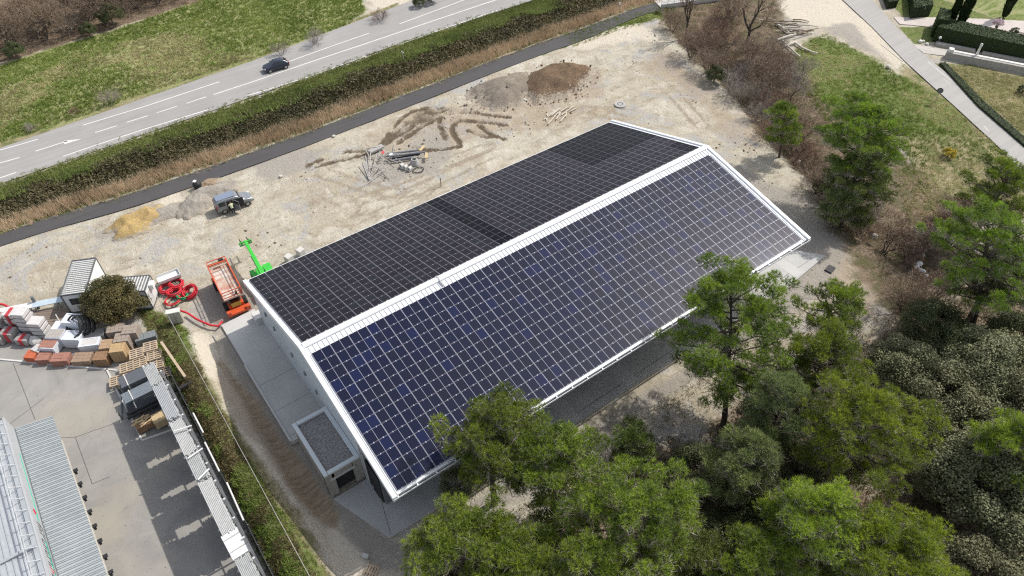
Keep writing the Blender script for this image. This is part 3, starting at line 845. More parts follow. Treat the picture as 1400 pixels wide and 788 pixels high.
# ================================================================== VEGETATION
BARK = mat('pine_bark', (0.085, 0.066, 0.052), (0.045, 0.037, 0.031), 3, .95, bump=.4)
BARKG = mat('grey_bark', (0.15, 0.125, 0.105), (0.085, 0.07, 0.06), 3, .95)
BARKP = mat('pale_twig', (0.27, 0.245, 0.215), (0.18, 0.16, 0.14), 3, .95)
PINE = leaf_mat('pine_needles', (0.106, 0.172, 0.026), (0.289, 0.401, 0.042), .25)
PINEL = leaf_mat('pine_needles_fresh', (0.156, 0.240, 0.028), (0.395, 0.516, 0.052), .25)
PINED = leaf_mat('pine_needles_deep', (0.094, 0.135, 0.030), (0.219, 0.281, 0.056), .2)
PINEG = leaf_mat('pine_needles_grey', (0.150, 0.180, 0.080), (0.290, 0.350, 0.120), .2)
OAK = leaf_mat('holm_oak_leaves', (0.105, 0.117, 0.055), (0.252, 0.252, 0.142), .12)
OAKD = leaf_mat('holm_oak_dark', (0.053, 0.068, 0.027), (0.128, 0.147, 0.062), .12)
TWIG = leaf_mat('bare_twigs', (0.175, 0.128, 0.090), (0.370, 0.285, 0.205), 0)
TWIGR = leaf_mat('red_twigs', (0.150, 0.090, 0.062), (0.310, 0.205, 0.145), 0)
TWIGG = leaf_mat('grey_twigs', (0.208, 0.182, 0.156), (0.416, 0.370, 0.312), 0)
REED = leaf_mat('dry_reed', (0.42, 0.32, 0.195), (0.70, 0.57, 0.38), .2)
GRASS = leaf_mat('grass_blades', (0.135, 0.205, 0.035), (0.315, 0.385, 0.110), .25)
GRASSD = leaf_mat('dry_blades', (0.285, 0.270, 0.120), (0.555, 0.503, 0.270), .2)
BRAM = leaf_mat('bramble_leaves', (0.062, 0.060, 0.028), (0.175, 0.155, 0.075), .15)
HEDGE = leaf_mat('hedge_leaves', (0.020, 0.041, 0.009), (0.054, 0.099, 0.016), .1)
CYP = leaf_mat('cypress_leaves', (0.016, 0.030, 0.012), (0.042, 0.066, 0.022), .05)
OLIVE = leaf_mat('bush_leaves', (0.065, 0.070, 0.026), (0.170, 0.140, 0.052), .15)
YELL = leaf_mat('yellow_bloom', (0.42, 0.36, 0.03), (0.70, 0.60, 0.05), .2)
PINK = leaf_mat('pink_bloom', (0.55, 0.38, 0.42), (0.72, 0.58, 0.60), .2)


def unit(v): return v/(np.linalg.norm(v, axis=-1, keepdims=True)+1e-9)


def blades(c, d, L, wd, tone):
    """triangular blades at points c pointing along d"""
    n = len(c); side = unit(np.cross(d, rng.normal(size=(n, 3))))
    v = np.empty((n, 3, 3)); v[:, 0] = c-side*wd[:, None]/2; v[:, 1] = c+side*wd[:, None]/2; v[:, 2] = c+d*L[:, None]
    return v.reshape(-1, 3), np.arange(n*3), tone


def leaves(c, nrm, size, tone):
    """leaf quads at points c with normals nrm"""
    n = len(c); a = unit(np.cross(nrm, rng.normal(size=(n, 3)))); b = np.cross(nrm, a)
    s1, s2 = size[:, None]*.5, size[:, None]*.38
    v = np.stack([c-a*s1, c+b*s2, c+a*s1, c-b*s2], 1)
    return v.reshape(-1, 3), np.arange(n*4), tone


def pine_tufts(clumps, nb=13, dens=72, L0=.2, L1=.38):
    """clumps: (x,y,z,r). upturned needle tufts spread through each flattened clump"""
    Cs, Ds, Ls, Ts = [], [], [], []
    Gs = []
    for (cx, cy, cz, r) in clumps:
        n = max(6, int(dens*r*r*1.9)); q_ = unit(rng.normal(size=(n, 3)))*rng.random((n, 1))**.4
        q_[:, 2] = np.where(q_[:, 2] < 0, np.abs(q_[:, 2])*rng.choice([-.45, .8], n), q_[:, 2])
        ctr = np.array([cx, cy, cz]) + q_*np.array([r, r, r*.72])
        out = unit(q_ + np.array([0, 0, .75]))
        tone = np.clip(rng.normal(.5, .27)+rng.normal(0, .2, n), 0, 1)
        d = unit(np.repeat(out, nb, 0)*1.0 + rng.normal(0, .62, (n*nb, 3)))
        Cs.append(np.repeat(ctr, nb, 0)); Ds.append(d); Ls.append(rng.uniform(L0, L1, n*nb)); Ts.append(np.repeat(tone, nb)); Gs.append(np.repeat(rng.random(n) < np.where(q_[:, 2] < .1, .50, .10), nb))
    Cc, Dd, Ll, Tt = np.vstack(Cs), np.vstack(Ds), np.concatenate(Ls), np.concatenate(Ts)
    return blades(Cc, Dd, Ll, Ll*.105, np.clip(Tt+rng.normal(0, .12, len(Tt)), 0, 1)) + (np.concatenate(Gs),)


def limb(m_, a, b, r0, r1, sag=0.0, n=5, k=5, jit=.06):
    a, b = np.array(a, float), np.array(b, float); L = np.linalg.norm(b-a); P = []
    for i in range(n+1):
        t = i/n; q_ = a*(1-t)+b*t; q_[2] += sag*L*4*t*(1-t)
        if 0 < i < n: q_ += rng.normal(0, jit*L/ n*1.6, 3)
        P.append(q_)
    m_.tube(P, [r0+(r1-r0)*i/n for i in range(n+1)], k, cap=False)
    return P


def make_pine(H, Rc, zb, lean=(0, 0), needles=None, seed=0, fill=1.0, umbrella=.5, dead=10, trunk_r=None, clump=.75, nlimb=None):
    """returns (trunk mesh, crown mesh): bole, limbs, dead twigs / needle clumps at the limb ends"""
    global rng
    keep = rng; rng = np.random.default_rng(seed)
    needles = needles or PINE
    tb = mb(BARK); tr_ = trunk_r or .016*H+.03
    n = 9; P = []
    w1, w2 = rng.uniform(-.35, .35, 2)
    for i in range(n+1):
        t = i/n; P.append(np.array([lean[0]*t**1.3+w1*math.sin(t*5)*.5, lean[1]*t**1.3+w2*math.sin(t*4.2)*.5, -.3+(H*.93+.3)*t]))
    tb.tube(P, [max(.03, tr_*(1-.85*i/n)) for i in range(n+1)], 8, cap=False)
    def trunk(z): 
        t = np.clip((z+.3)/(H*.93+.3), 0, 1)*n; i = min(int(t), n-1); return P[i]*(1-(t-i))+P[i+1]*(t-i)
    clumps = []; nl = nlimb or int(15+Rc*4.5)
    for i in range(nl):
        t = (i+.5)/nl; z0 = zb+(H*.9-zb)*t**.9; a0 = i*2.39996+rng.uniform(-.5, .5)
        prof = (math.sin(PI*min(1, (t*.82+.16)))**.75) * (1-umbrella*.25*(1-t))
        L = Rc*max(.28, prof)*rng.uniform(.72, 1.08)
        rise = rng.uniform(.05, .35)+.45*t
        s0 = trunk(z0); e = s0+np.array([math.cos(a0)*L, math.sin(a0)*L, rise*L*.8])
        e[2] = min(e[2], H*.97)
        pts = limb(tb, s0, e, .035+.014*L*(1-t*.5), .018, -.03 if t < .5 else .03)
        for f in (np.arange(.45, 1.01, .19) if L > 1.6 else (.6, 1.0)):
            if rng.random() > .93*fill: continue
            p_ = s0*(1-f)+e*f; r = clump*rng.uniform(.6, 1.1)*(.75+.3*f)
            off = rng.normal(0, .42, 3)*L*.16; off[2] = abs(off[2])*.6
            clumps.append((*(p_+off), r))
            if L > 2 and rng.random() < .85*fill:
                sd_ = np.array([-math.sin(a0), math.cos(a0), .25])*rng.choice([-1, 1])*L*rng.uniform(.16, .34)
                clumps.append((*(p_+sd_), r*rng.uniform(.6, .95))); limb(tb, p_-(e-s0)*.1, p_+sd_, .022, .01, n=2, k=3)
    top = trunk(H)
    for k in range(5): clumps.append((*(top+rng.normal(0, .45, 3)*np.array([Rc*.25, Rc*.25, .5])+np.array([0, 0, H*.02])), clump*rng.uniform(.7, 1)))
    for i in range(dead):
        z0 = rng.uniform(zb*.5, H*.7); s0 = trunk(z0); a0 = rng.uniform(0, 2*PI); L = Rc*rng.uniform(.35, .85)
        e = s0+np.array([math.cos(a0)*L, math.sin(a0)*L, rng.uniform(-.1, .35)*L]); pts = limb(tb, s0, e, .03, .008, 0, 4, 3, .2)
        for p_ in pts[2:]: 
            q_ = p_+rng.normal(0, .4, 3)*L*.4; limb(tb, p_, q_, .012, .005, 0, 2, 3)
    tm = bpy.data.meshes.new('trunk'); tm.from_pydata(tb.v, [], tb.f); tm.materials.append(BARK)
    V, F, T, G = pine_tufts(clumps)
    # bare twiglets showing pale between the clumps
    nt_ = len(clumps)*44; ci = rng.integers(0, len(clumps), nt_); cc = np.array(clumps)[ci]
    q_ = unit(rng.normal(size=(nt_, 3)))*cc[:, 3:4]*.9; q_[:, 2] = q_[:, 2]*.6-.22
    V2, F2, T2 = blades(cc[:, :3]+q_, unit(rng.normal(size=(nt_, 3))+np.array([0, 0, .3])), rng.uniform(.3, .7, nt_), np.full(nt_, .03), rng.random(nt_))
    cm = fast_mesh('crown', np.vstack([V, V2]), np.concatenate([F, F2+len(V)]), 3, [needles, TWIGG, PINEG], np.concatenate([T, T2]),
                   np.concatenate([np.where(G, 2, 0), np.ones(len(T2))]))
    rng = keep
    return tm, cm


def tree(name, label, cat, base, tm, cm, rotz=0, group=None, scale=1.0):
    t = thing(name, label, cat, (base[0], base[1], gz(base[0], base[1])-.05), rotz, group)
    link('trunk', tm, t); link('crown', cm, t)
    t.scale = (scale,)*3
    return t


def pine(label, cpx, zc, H, Rc, zb, base=None, needles=None, seed=1, **k):
    """cpx: where the top of the crown is seen; H its height there"""
    top = A2(cpx[0], cpx[1], H)
    b = A2(*base) if base else top
    tm, cm = make_pine(H, Rc, zb, (top[0]-b[0], top[1]-b[1]), needles, seed, **k)
    return tree('pine_tree', label, 'pine tree', b, tm, cm, group='pines round the building site')


pine('tall leaning pine with bare lower limbs beside the covered front of the hall', (1003, 368), 9, 15.0, 6.6, 4.2, (990, 582), PINE, 11, fill=.85, umbrella=.0, dead=20, trunk_r=.28, clump=.90, nlimb=42)
pine('bushy pine overhanging the nearest corner of the solar roof', (672, 556), 9, 13.5, 4.9, 5.0, None, PINE, 12, fill=.95, umbrella=.6, trunk_r=.3)
pine('light green pine close behind the one that overhangs the roof corner', (765, 592), 9, 12.5, 4.6, 3.5, None, PINE, 13, fill=.9)
pine('broad pine at the bottom edge beside the gravel and the broken pallet', (628, 728), 9, 11.5, 5.4, 2.5, None, PINE, 14, fill=1.0, umbrella=.7, dead=14)
pine('very broad bright pine in the middle of the bottom edge', (868, 672), 9, 13.5, 6.3, 3.0, None, PINE, 15, fill=1.0, umbrella=.7)
pine('bright pine beneath the broad one, cut by the bottom edge', (800, 762), 8, 12.0, 4.6, 3.0, None, PINE, 16, fill=1.0)
pine('small dark pine alone on the pale earth between gravel and wood', (868, 592), 4, 5.0, 2.5, .8, None, PINED, 17, fill=.8, clump=.55)
pine('slim grey-green pine right of the black shaded oak', (1030, 600), 7, 10.0, 3.8, 2.5, None, PINEG, 18, fill=.9, dead=24)
pine('small open pine with gaps in its crown nearest the far front corner of the hall', (1150, 396), 7, 9.0, 4.2, 4.0, None, PINE, 19, fill=.62, clump=.7, umbrella=.9)
pine('round-headed pine with pale bare branches below the open one', (1140, 462), 7, 10.0, 4.5, 3.5, None, PINE, 20, fill=.8, dead=24)
pine('largest fresh green pine among the grey oaks', (1208, 545), 9, 13.0, 6.2, 4.0, None, PINEL, 21, fill=.9, dead=20, umbrella=.6)
pine('fresh green pine with two peaks at the bottom edge', (1135, 682), 9, 12.0, 4.8, 2.5, None, PINEL, 22, fill=.95, dead=16)
pine('dull pine in shade between the round-headed and the fresh green ones', (1085, 520), 7, 11.0, 3.7, 3.0, None, PINEG, 23, fill=.85, dead=20)
pine('big dark-trunked pine below the country road and the yellow bush', (1360, 285), 9, 15.5, 6.8, 4.5, (1325, 457), PINE, 24, fill=.85, dead=26, trunk_r=.34, umbrella=.3)
pine('pine leaning in from the side next to the country road', (1390, 225), 8, 10.0, 5.0, 3.0, None, PINE, 25, fill=.75)
pine('umbrella-shaped dark pine on the grass beside the ditch', (1188, 128), 10, 14.0, 6.8, 6.0, (1160, 292), PINE, 26, fill=.85, umbrella=.9, trunk_r=.32, clump=.9)
pine('dense dark fir-like pine standing in front of the umbrella-shaped one', (1192, 205), 8, 10.0, 4.0, .8, None, PINED, 27, fill=1.1, umbrella=0)
pine('thin young pine in the brush between hall and umbrella pine', (1074, 138), 6, 8.5, 2.9, 1.8, (1066, 214), PINE, 28, fill=.8)
pine('young bright pine at the foot of the fresh green pines', (1262, 742), 7, 10.0, 4.2, 2.5, None, PINEL, 29, fill=.9)
pine('pine half cut off by the side beside the lowest grey oak', (1402, 585), 8, 10.0, 3.4, 4.0, None, PINEL, 30, fill=.8)
pine('small pine with dead pale branches at the bottom edge', (1036, 748), 6, 9.0, 3.6, 2.5, None, PINE, 31, fill=.75, dead=26)
pine('low mossy pine under the dark fir-like pine', (1160, 258), 4, 5.5, 2.5, .8, None, PINEG, 33, fill=.8)
pine('pine in shade behind the big dark-trunked pine', (1396, 330), 8, 11.0, 4.2, 4.0, None, PINED, 34, fill=.8)


pine('pine at the bottom edge left of the broad bright pine', (705, 740), 8, 11.0, 4.0, 2.5, None, PINE, 36, fill=.9, dead=20)
pine('mid green pine at the bottom edge right of the broad bright pine', (945, 742), 6, 8.5, 3.6, 1.5, None, PINED, 38, fill=.9, dead=20)
pine('bright pine between the two-peaked pine and the young bright one', (1205, 715), 8, 10.5, 3.8, 2.5, None, PINEL, 40, fill=.9)


# ---- broadleaf crowns
def make_oak(Rc, H, seed, m_leaf, nclump=46, per=230, size=.125, bark=BARKG, zb=.22, gap=.0):
    global rng
    keep = rng; rng = np.random.default_rng(seed)
    tb = mb(bark); tb.tube([(0, 0, -.3), (.1, .05, H*.25), (.05, -.1, H*.5)], [.05*Rc+.06, .04*Rc+.04, .05], 7, cap=False)
    Cs, Ns, Ss, Ts = [], [], [], []
    for k in range(nclump):
        d = unit(rng.normal(size=3)); d[2] = abs(d[2])*1.0-.25; d = unit(d)
        rr_ = rng.uniform(.70, 1.0); c_ = np.array([d[0]*Rc*rr_*.86, d[1]*Rc*rr_*.86, H*(zb+.30)+d[2]*H*(.70-zb)*rr_*.86])
        cr_ = Rc*rng.uniform(.19, .29)
        if k % 2 == 0: limb(tb, (.05, -.05, H*.3), c_, .05, .015, .05, 4, 4)
        n = int(per*1.9*(cr_/.9)**1.6)+30; q_ = unit(rng.normal(size=(n, 3))); q_ *= (rng.random((n, 1))**.33)
        Cs.append(c_+q_*np.array([cr_, cr_, cr_*.8])); Ns.append(unit(q_+rng.normal(0, .7, (n, 3))+np.array([0, 0, .5])))
        Ss.append(rng.uniform(.7, 1.3, n)*size); Ts.append(np.clip(rng.normal(.5, .2)+rng.normal(0, .13, n), 0, 1))
    V, F, T = leaves(np.vstack(Cs), np.vstack(Ns), np.concatenate(Ss), np.concatenate(Ts))
    cm = fast_mesh('crown', V, F, 4, [m_leaf], T)
    tm = bpy.data.meshes.new('trunk'); tm.from_pydata(tb.v, [], tb.f); tm.materials.append(bark)
    rng = keep
    return tm, cm


oakA, oakB, oakD = make_oak(3.2, 5.2, 101, OAK, 60, 250), make_oak(2.8, 4.6, 102, OAK, 52, 240), make_oak(3.0, 5.0, 103, OAKD, 56, 240)
def oak(label, px, zc, v, sc, rz): tree('holm_oak', label, 'oak tree', A2(px[0], px[1], zc), v[0], v[1], rz, 'grey-green holm oaks in the wood', sc)
oak('pale silvery oak below the big dark-trunked pine', (1345, 505), 3.5, oakA, 1.35, .3)
oak('silvery oak between the open earth patch and the fresh green pine', (1232, 508), 2.5, oakB, 1.25, 1.2)
oak('greyish oak right of the top of the largest fresh green pine', (1292, 548), 3, oakB, 1.4, 2.6)
oak('oak at the side above the half cut-off pine', (1388, 560), 3, oakA, 1.3, 4.0)
oak('widest grey oak beside the leaf-littered clearing', (1350, 665), 3.5, oakA, 1.5, 5.1)
oak('dull oak at the side below the widest grey oak', (1395, 730), 3, oakB, 1.3, .9)
oak('oak in the bottom corner under the clearing', (1340, 785), 3, oakB, 1.2, 3.4)
oak('dark bushy oak at the trunk foot of the big dark-trunked pine', (1272, 455), 2, oakD, 1.1, 2.0)
oak('blackish shaded oak on the edge of the pale earth', (958, 640), 3, oakD, .95, 1.0)
oak('dark oak filling the gap under the two-peaked pine', (985, 745), 2.5, oakD, .95, 4.2)
oak('dark oak between the broad bright pine and the slim grey one', (930, 735), 2, oakD, .8, 3.1)
oak('dark low oak in the shade behind the round-headed pine', (1090, 640), 2, oakD, .9, 5.5)
oak('dark oak left of the grey oak near the fresh green pine top', (1275, 600), 2, oakD, .9, 2.5)
oak('dark oak behind the dead-branched pine', (1060, 700), 2, oakD, .9, 1.7)
oak('dark evergreen oak in the bare brush by the ditch', (978, 103), 1.2, oakD, .55, .4)
oak('dark evergreen oak where the ditch meets the umbrella pine', (1140, 250), 1.6, oakD, .8, 3.0)
oak('greyish oak squeezed beneath the roof corner pine', (625, 655), 2.2, oakB, .62, 3.9)

oak('silvery oak in the middle of the oak stand left of the side pine', (1330, 590), 3, oakB, 1.3, 1.9)
oak('olive-grey oak between the clearing and the young bright pine', (1300, 650), 2.6, oakA, .9, 2.9)
oak('dark oak behind the pale silvery oak under the leaning trunk', (1305, 480), 2.5, oakD, 1.1, 4.4)
oak('dark oak at the side above the pale silvery oak', (1390, 470), 3, oakD, 1.2, .7)
oak('grey oak against the picture side under the shaded pine', (1400, 510), 3, oakB, 1.3, 3.3)
oak('olive-grey oak right of the widest grey oak at the side', (1408, 655), 3, oakA, 1.2, 2.2)
oak('dark oak under the fresh green pine crown on its left', (1150, 620), 2, oakD, 1.0, 3.7)
oak('low dark oak left of the two-peaked pine', (1030, 690), 2, oakD, 1.0, .2)

# bush in front of the site cabins
tm, cm = make_oak(3.1, 5.0, 110, OLIVE, 80, 330, .14, zb=.12)
tree('olive_bush', 'large round olive-brown bush in front of the site cabins', 'bush', A2(152, 408, 2.6), tm, cm)
tm, cm = make_oak(.9, 1.5, 111, YELL, 30, 200, .10, zb=.1)
tree('forsythia_bush', 'bright yellow flowering bush on the grass below the road', 'bush', A2(1299, 208, .7), tm, cm)
tm, cm = make_oak(1.0, 2.6, 112, PINK, 26, 120, .11, zb=.45)
tree('blossom_tree', 'small pink blossoming tree on the villa lawn', 'tree', A2(1358, 46), tm, cm)
tm, cm = make_oak(.8, 1.3, 113, OAKD, 22, 150, .12, zb=.1)
tree('garden_shrub', 'grey-brown shrub right of the pink blossoming tree', 'shrub', A2(1386, 46), tm, cm)
tree('garden_shrub', 'round dark shrub on the dry meadow at the side of the picture', 'shrub', A2(1398, 128), tm, cm, 1.0, None, 1.2)


def make_cypress(H, r, seed):
    global rng
    keep = rng; rng = np.random.default_rng(seed); n = 5200
    z_ = rng.random(n)**.8; prof = np.sin(PI*np.clip(z_*.9+.1, 0, 1))**.6*r
    a_ = rng.uniform(0, 2*PI, n); rad = prof*rng.uniform(.6, 1.05, n)*(1+.12*np.sin(a_*3+z_*20))
    c_ = np.stack([rad*np.cos(a_), rad*np.sin(a_), .2+z_*(H-.3)], -1)
    V, F, T = blades(c_, unit(np.stack([np.cos(a_)*.35, np.sin(a_)*.35, np.ones(n)], -1)+rng.normal(0, .15, (n, 3))), rng.uniform(.35, .7, n), np.full(n, .13), rng.random(n))
    tb = mb(BARK); tb.tube([(0, 0, -.2), (0, 0, H*.8)], [.12, .03], 6)
    tm = bpy.data.meshes.new('trunk'); tm.from_pydata(tb.v, [], tb.f); tm.materials.append(BARK)
    cm = fast_mesh('crown', V, F, 3, [CYP], T); rng = keep
    return tm, cm


cy = make_cypress(7.5, .62, 5)
tree('cypress_tree', 'slimmer cypress of the pair behind the clipped hedge', 'cypress', A2(1296, 38), *cy, 0, 'villa cypresses', .85)
tree('cypress_tree', 'fuller cypress of the pair behind the clipped hedge', 'cypress', A2(1309, 41), *cy, 2, 'villa cypresses', 1.08)
tree('cypress_tree', 'lone cypress behind the pink blossoming tree', 'cypress', A2(1372, 24), *cy, 1, 'villa cypresses', 1.0)


def leafy_box(name, label, cat, poly, h_, m_leaf, dens=70, size=.13):
    """clipped hedge: leaves over the faces of a solid core"""
    core = mb(mat('hedge_core', (.02, .03, .01), None, 2, .9)); core.prism([(p_[0], p_[1]) for p_ in poly], -.1, h_-.05)
    o = core.build(name); setp(o, label, cat)
    n = len(poly); Cs, Ns = [], []
    for k in range(n):
        a_, b_ = np.array(poly[k]), np.array(poly[(k+1) % n]); L = np.hypot(*(b_-a_)); m__ = int(L*h_*dens)
        t = rng.random(m__); nn = np.array([(b_-a_)[1], -(b_-a_)[0]])/L
        xy = a_+(b_-a_)*t[:, None]+nn*rng.uniform(-.06, .06, m__)[:, None]
        Cs.append(np.column_stack([xy, rng.uniform(0, h_, m__)])); Ns.append(np.tile([nn[0], nn[1], .3], (m__, 1)))
    P_ = np.array(poly); lo_, hi_ = P_.min(0), P_.max(0); m__ = int(np.prod(hi_-lo_)*dens*1.2)
    xy = rng.uniform(lo_, hi_, (m__, 2)); xy = xy[sdist(xy[:, 0], xy[:, 1], P_) > 0]
    Cs.append(np.column_stack([xy, np.full(len(xy), h_)+rng.uniform(-.08, .05, len(xy))])); Ns.append(np.tile([0, 0, 1.], (len(xy), 1)))
    c_ = np.vstack(Cs); V, F, T = leaves(c_, unit(np.vstack(Ns)+rng.normal(0, .5, (len(c_), 3))), rng.uniform(.7, 1.3, len(c_))*size, rng.random(len(c_)))
    link('foliage', fast_mesh('foliage', V, F, 4, [m_leaf], T), o)
    return o


leafy_box('clipped_hedge', 'long dark clipped hedge along the villa path', 'hedge', [A2(1274, 56), A2(1288, 44), A2(1480, 88), A2(1480, 101)][::-1], 2.4, HEDGE, 45, .2)
leafy_box('clipped_hedge', 'pointed clipped hedge block at the corner by the cypress pair', 'hedge', [A2(1272, 50), A2(1276, 34), A2(1291, 38), A2(1288, 52)][::-1], 3.0, HEDGE, 50, .2)
leafy_box('clipped_hedge', 'clipped hedge at the entrance of the villa drive', 'hedge', [A2(1244, 26), A2(1238, -30), A2(1258, -30), A2(1270, 22)], 2.0, HEDGE, 45, .2)
leafy_box('clipped_hedge', 'low bushy hedge between villa drive hedge and country road', 'hedge', [A2(1205, -8), A2(1230, -10), A2(1225, 10), A2(1212, 12)], 1.2, HEDGE, 45, .2)


# ---- leafless trees and brush
def make_bare(H, spread, seed, m_tw, stems=5, depth=4, bark=BARKG, fan=3, tw=1.0, r0=.05):
    global rng
    keep = rng; rng = np.random.default_rng(seed)
    tb = mb(bark); B, D, Ls, Ws = [], [], [], []
    def grow(p_, d, L, r, k):
        q_ = p_+d*L
        if k > depth-3: tb.tube([p_, (p_+q_)/2+rng.normal(0, .05, 3)*L, q_], [r, r*.85, r*.65], 5 if r > .05 else 3, cap=False)
        else:
            B.append(p_); D.append(d); Ls.append(L); Ws.append(max(.018, r*1.6)*tw)
        if k == 0: return
        for i in range(fan if k < depth else fan+1):
            nd = unit(d+rng.normal(0, .55, 3)*spread+np.array([0, 0, .12]))
            grow(p_+(q_-p_)*rng.uniform(.55, 1.0), nd, L*rng.uniform(.55, .85), r*.6, k-1)
    for i in range(stems):
        a_ = rng.uniform(0, 2*PI); dd_ = unit(np.array([math.cos(a_)*.6*spread, math.sin(a_)*.6*spread, 1.0])) if stems > 1 else unit(np.array([.08, .05, 1.]))
        grow(np.array([math.cos(a_), math.sin(a_), 0])*(.15 if stems > 1 else 0)+np.array([0, 0, -.1]), dd_, H*.36, r0*H*.35, depth)
    B, D, Ls, Ws = np.array(B), np.array(D), np.array(Ls), np.array(Ws)
    V, F, T = blades(B, D, Ls*1.25, Ws, rng.random(len(B)))
    tm = bpy.data.meshes.new('trunk'); tm.from_pydata(tb.v, [], tb.f); tm.materials.append(bark)
    cm = fast_mesh('crown', V, F, 3, [m_tw], T); rng = keep
    return tm, cm


bare_big = make_bare(9.0, .85, 201, TWIG, 1, 7, BARK, 3, 1.6, .085)
tree('bare_tree', 'large leafless tree with forked dark trunk above the brush', 'tree', A2(1020, 58), *bare_big)
bare_thin = make_bare(9.5, .5, 202, TWIG, 1, 6, BARK, 3, 1.6, .06)
tree('bare_tree', 'slim leafless tree beside the path bridge', 'tree', A2(936, 52), *bare_thin, 0)
bare_red = make_bare(8.0, 1.05, 203, TWIGR, 4, 6, BARK, 3, 1.5, .05)
tree('bare_tree', 'wide reddish leafless tree between the dark pines', 'tree', A2(1262, 330), *bare_red)
bare_s = make_bare(5.0, .8, 204, TWIGR, 3, 5, BARKG, 3, .9, .05)
tree('bare_tree', 'spindly reddish tree left of the wide leafless one', 'tree', A2(1213, 338), *bare_s, 1)
br1 = make_bare(3.6, .9, 210, TWIG, 8, 6, BARKG, 3, 1.0, .035)
br2 = make_bare(3.2, 1.0, 211, TWIGR, 8, 5, BARKG, 3, 1.0, .03)
br3 = make_bare(3.0, .95, 212, TWIGG, 8, 5, BARKP, 3, .8, .03)
GB = 'leafless brush along the ditch'
BRUSH = [(920, 40, 0, .8), (945, 78, 0, .9), (958, 60, 1, .9), (975, 55, 1, 1.1), (990, 70, 1, 1.0), (968, 100, 0, .8), (1000, 95, 1, 1.0), (1015, 110, 2, 1.0),
         (1030, 92, 0, 1.0), (995, 125, 2, .95), (1020, 140, 2, 1.1), (1045, 125, 0, 1.1), (1038, 160, 2, .9), (1055, 150, 1, 1.0), (1060, 105, 0, .9), (1075, 175, 1, .9),
         (1050, 190, 1, .8), (1090, 205, 1, .95), (1105, 225, 1, .9), (1095, 190, 0, .9), (1120, 260, 0, .8), (985, 30, 1, .9), (1000, 25, 0, .9), (1060, 70, 2, .8), (1080, 130, 2, 1.1), (1090, 110, 2, 1.0), (1150, 300, 0, .8), (1180, 320, 1, .8), (1245, 345, 0, .9), (1285, 335, 0, .9), (1310, 300, 2, .9), (1235, 425, 0, .9), (1270, 410, 0, .8), (1195, 300, 2, .8)]
for i, (px, py, v, sc) in enumerate(BRUSH):
    vv = (br1, br2, br3)[v]; b_ = A2(px, py); sc *= 1.4
    tree('bare_shrub', ('brown leafless shrub in the brush along the ditch', 'reddish leafless shrub in the brush along the ditch', 'pale grey leafless shrub in the brush along the ditch')[v], 'shrub', b_, *vv, i*1.7, GB, sc)
for lb, px, py, sc in (('grey leafless bush beside the highway behind the passing car', 385, 74, .8), ('taller grey leafless bush on the meadow edge right of the car', 430, 60, 1.0),
                       ('leafless bush alone on the meadow near the road arrow', 153, 140, .85), ('small bare bush at the meadow corner left of the arrow', 45, 178, .5)):
    tree('roadside_bush', lb, 'bush', A2(px, py), *br3, px, 'bushes on the meadow edge', sc)
for lb, px, py, sc in (('low brown bush between meadow and road edge line', 103, 155, .42), ('brown bush by the gravel track across the highway', 520, 28, .85)):
    tree('roadside_bush', lb, 'bush', A2(px, py), *br2, px, 'bushes on the meadow edge', sc)
tree('roadside_bush', 'dark evergreen bush across the highway at the top edge', 'bush', A2(590, 4), oakD[0], oakD[1], 1, None, .5)
tree('roadside_bush', 'wide dark evergreen bush by the highway top edge', 'bush', A2(573, 10), oakD[0], oakD[1], 3, None, .4)

# the leafless wood beyond the meadow
wd1 = make_bare(6.5, .75, 220, TWIG, 4, 6, BARKG, 3, 1.5, .05); wd2 = make_bare(6.0, .85, 221, TWIG, 5, 6, BARKP, 3, 1.5, .045); wd3 = make_bare(5.5, .8, 222, TWIGR, 5, 6, BARKG, 3, 1.5, .04)
GW = 'leafless trees of the wood beyond the meadow'
WL = ['leafless brown tree in the wood beyond the meadow', 'leafless pale-stemmed tree in the wood beyond the meadow', 'leafless reddish tree in the wood beyond the meadow']
i = 0
edge_px = [(-40, 92), (0, 78), (35, 66), (70, 56), (105, 46), (140, 36), (170, 24), (200, 14), (230, 6), (258, -4), (285, -16)]
for row in range(4):
    for (px, py) in edge_px:
        b_ = A2(px, py); bx, by = b_[0]+rng.uniform(-1.5, 1.5)+row*1.3, b_[1]+1.2+row*3.6+rng.uniform(-1, 1)
        v = int(rng.integers(0, 3)); tree('woodland_tree', WL[v], 'tree', (bx, by), *(wd1, wd2, wd3)[v], i*2.1, GW, rng.uniform(.75, 1.1)); i += 1
for lb, px, py, sc in (('greenish ivy-clad bush at the wood edge', 152, 26, .75), ('dark ivy bush in the wood corner', 8, 24, .55), ('dark undergrowth bush at the wood edge over the meadow', 120, 42, .5), ('blackish low bush at the wood edge by the picture side', 20, 72, .55)):
    tree('wood_edge_bush', lb, 'bush', A2(px, py, 1), oakD[0], oakD[1], px, None, sc)


# ---- ground cover that nobody could count
def scatter(n, px=None, world=None, minm=None):
    P_ = wpoly(px) if px is not None else np.array(world); lo_, hi_ = P_.min(0), P_.max(0); out = np.zeros((0, 2))
    while len(out) < n:
        c_ = rng.uniform(lo_, hi_, (n*3, 2)); out = np.vstack([out, c_[sdist(c_[:, 0], c_[:, 1], P_) > 0]])
    return out[:n]


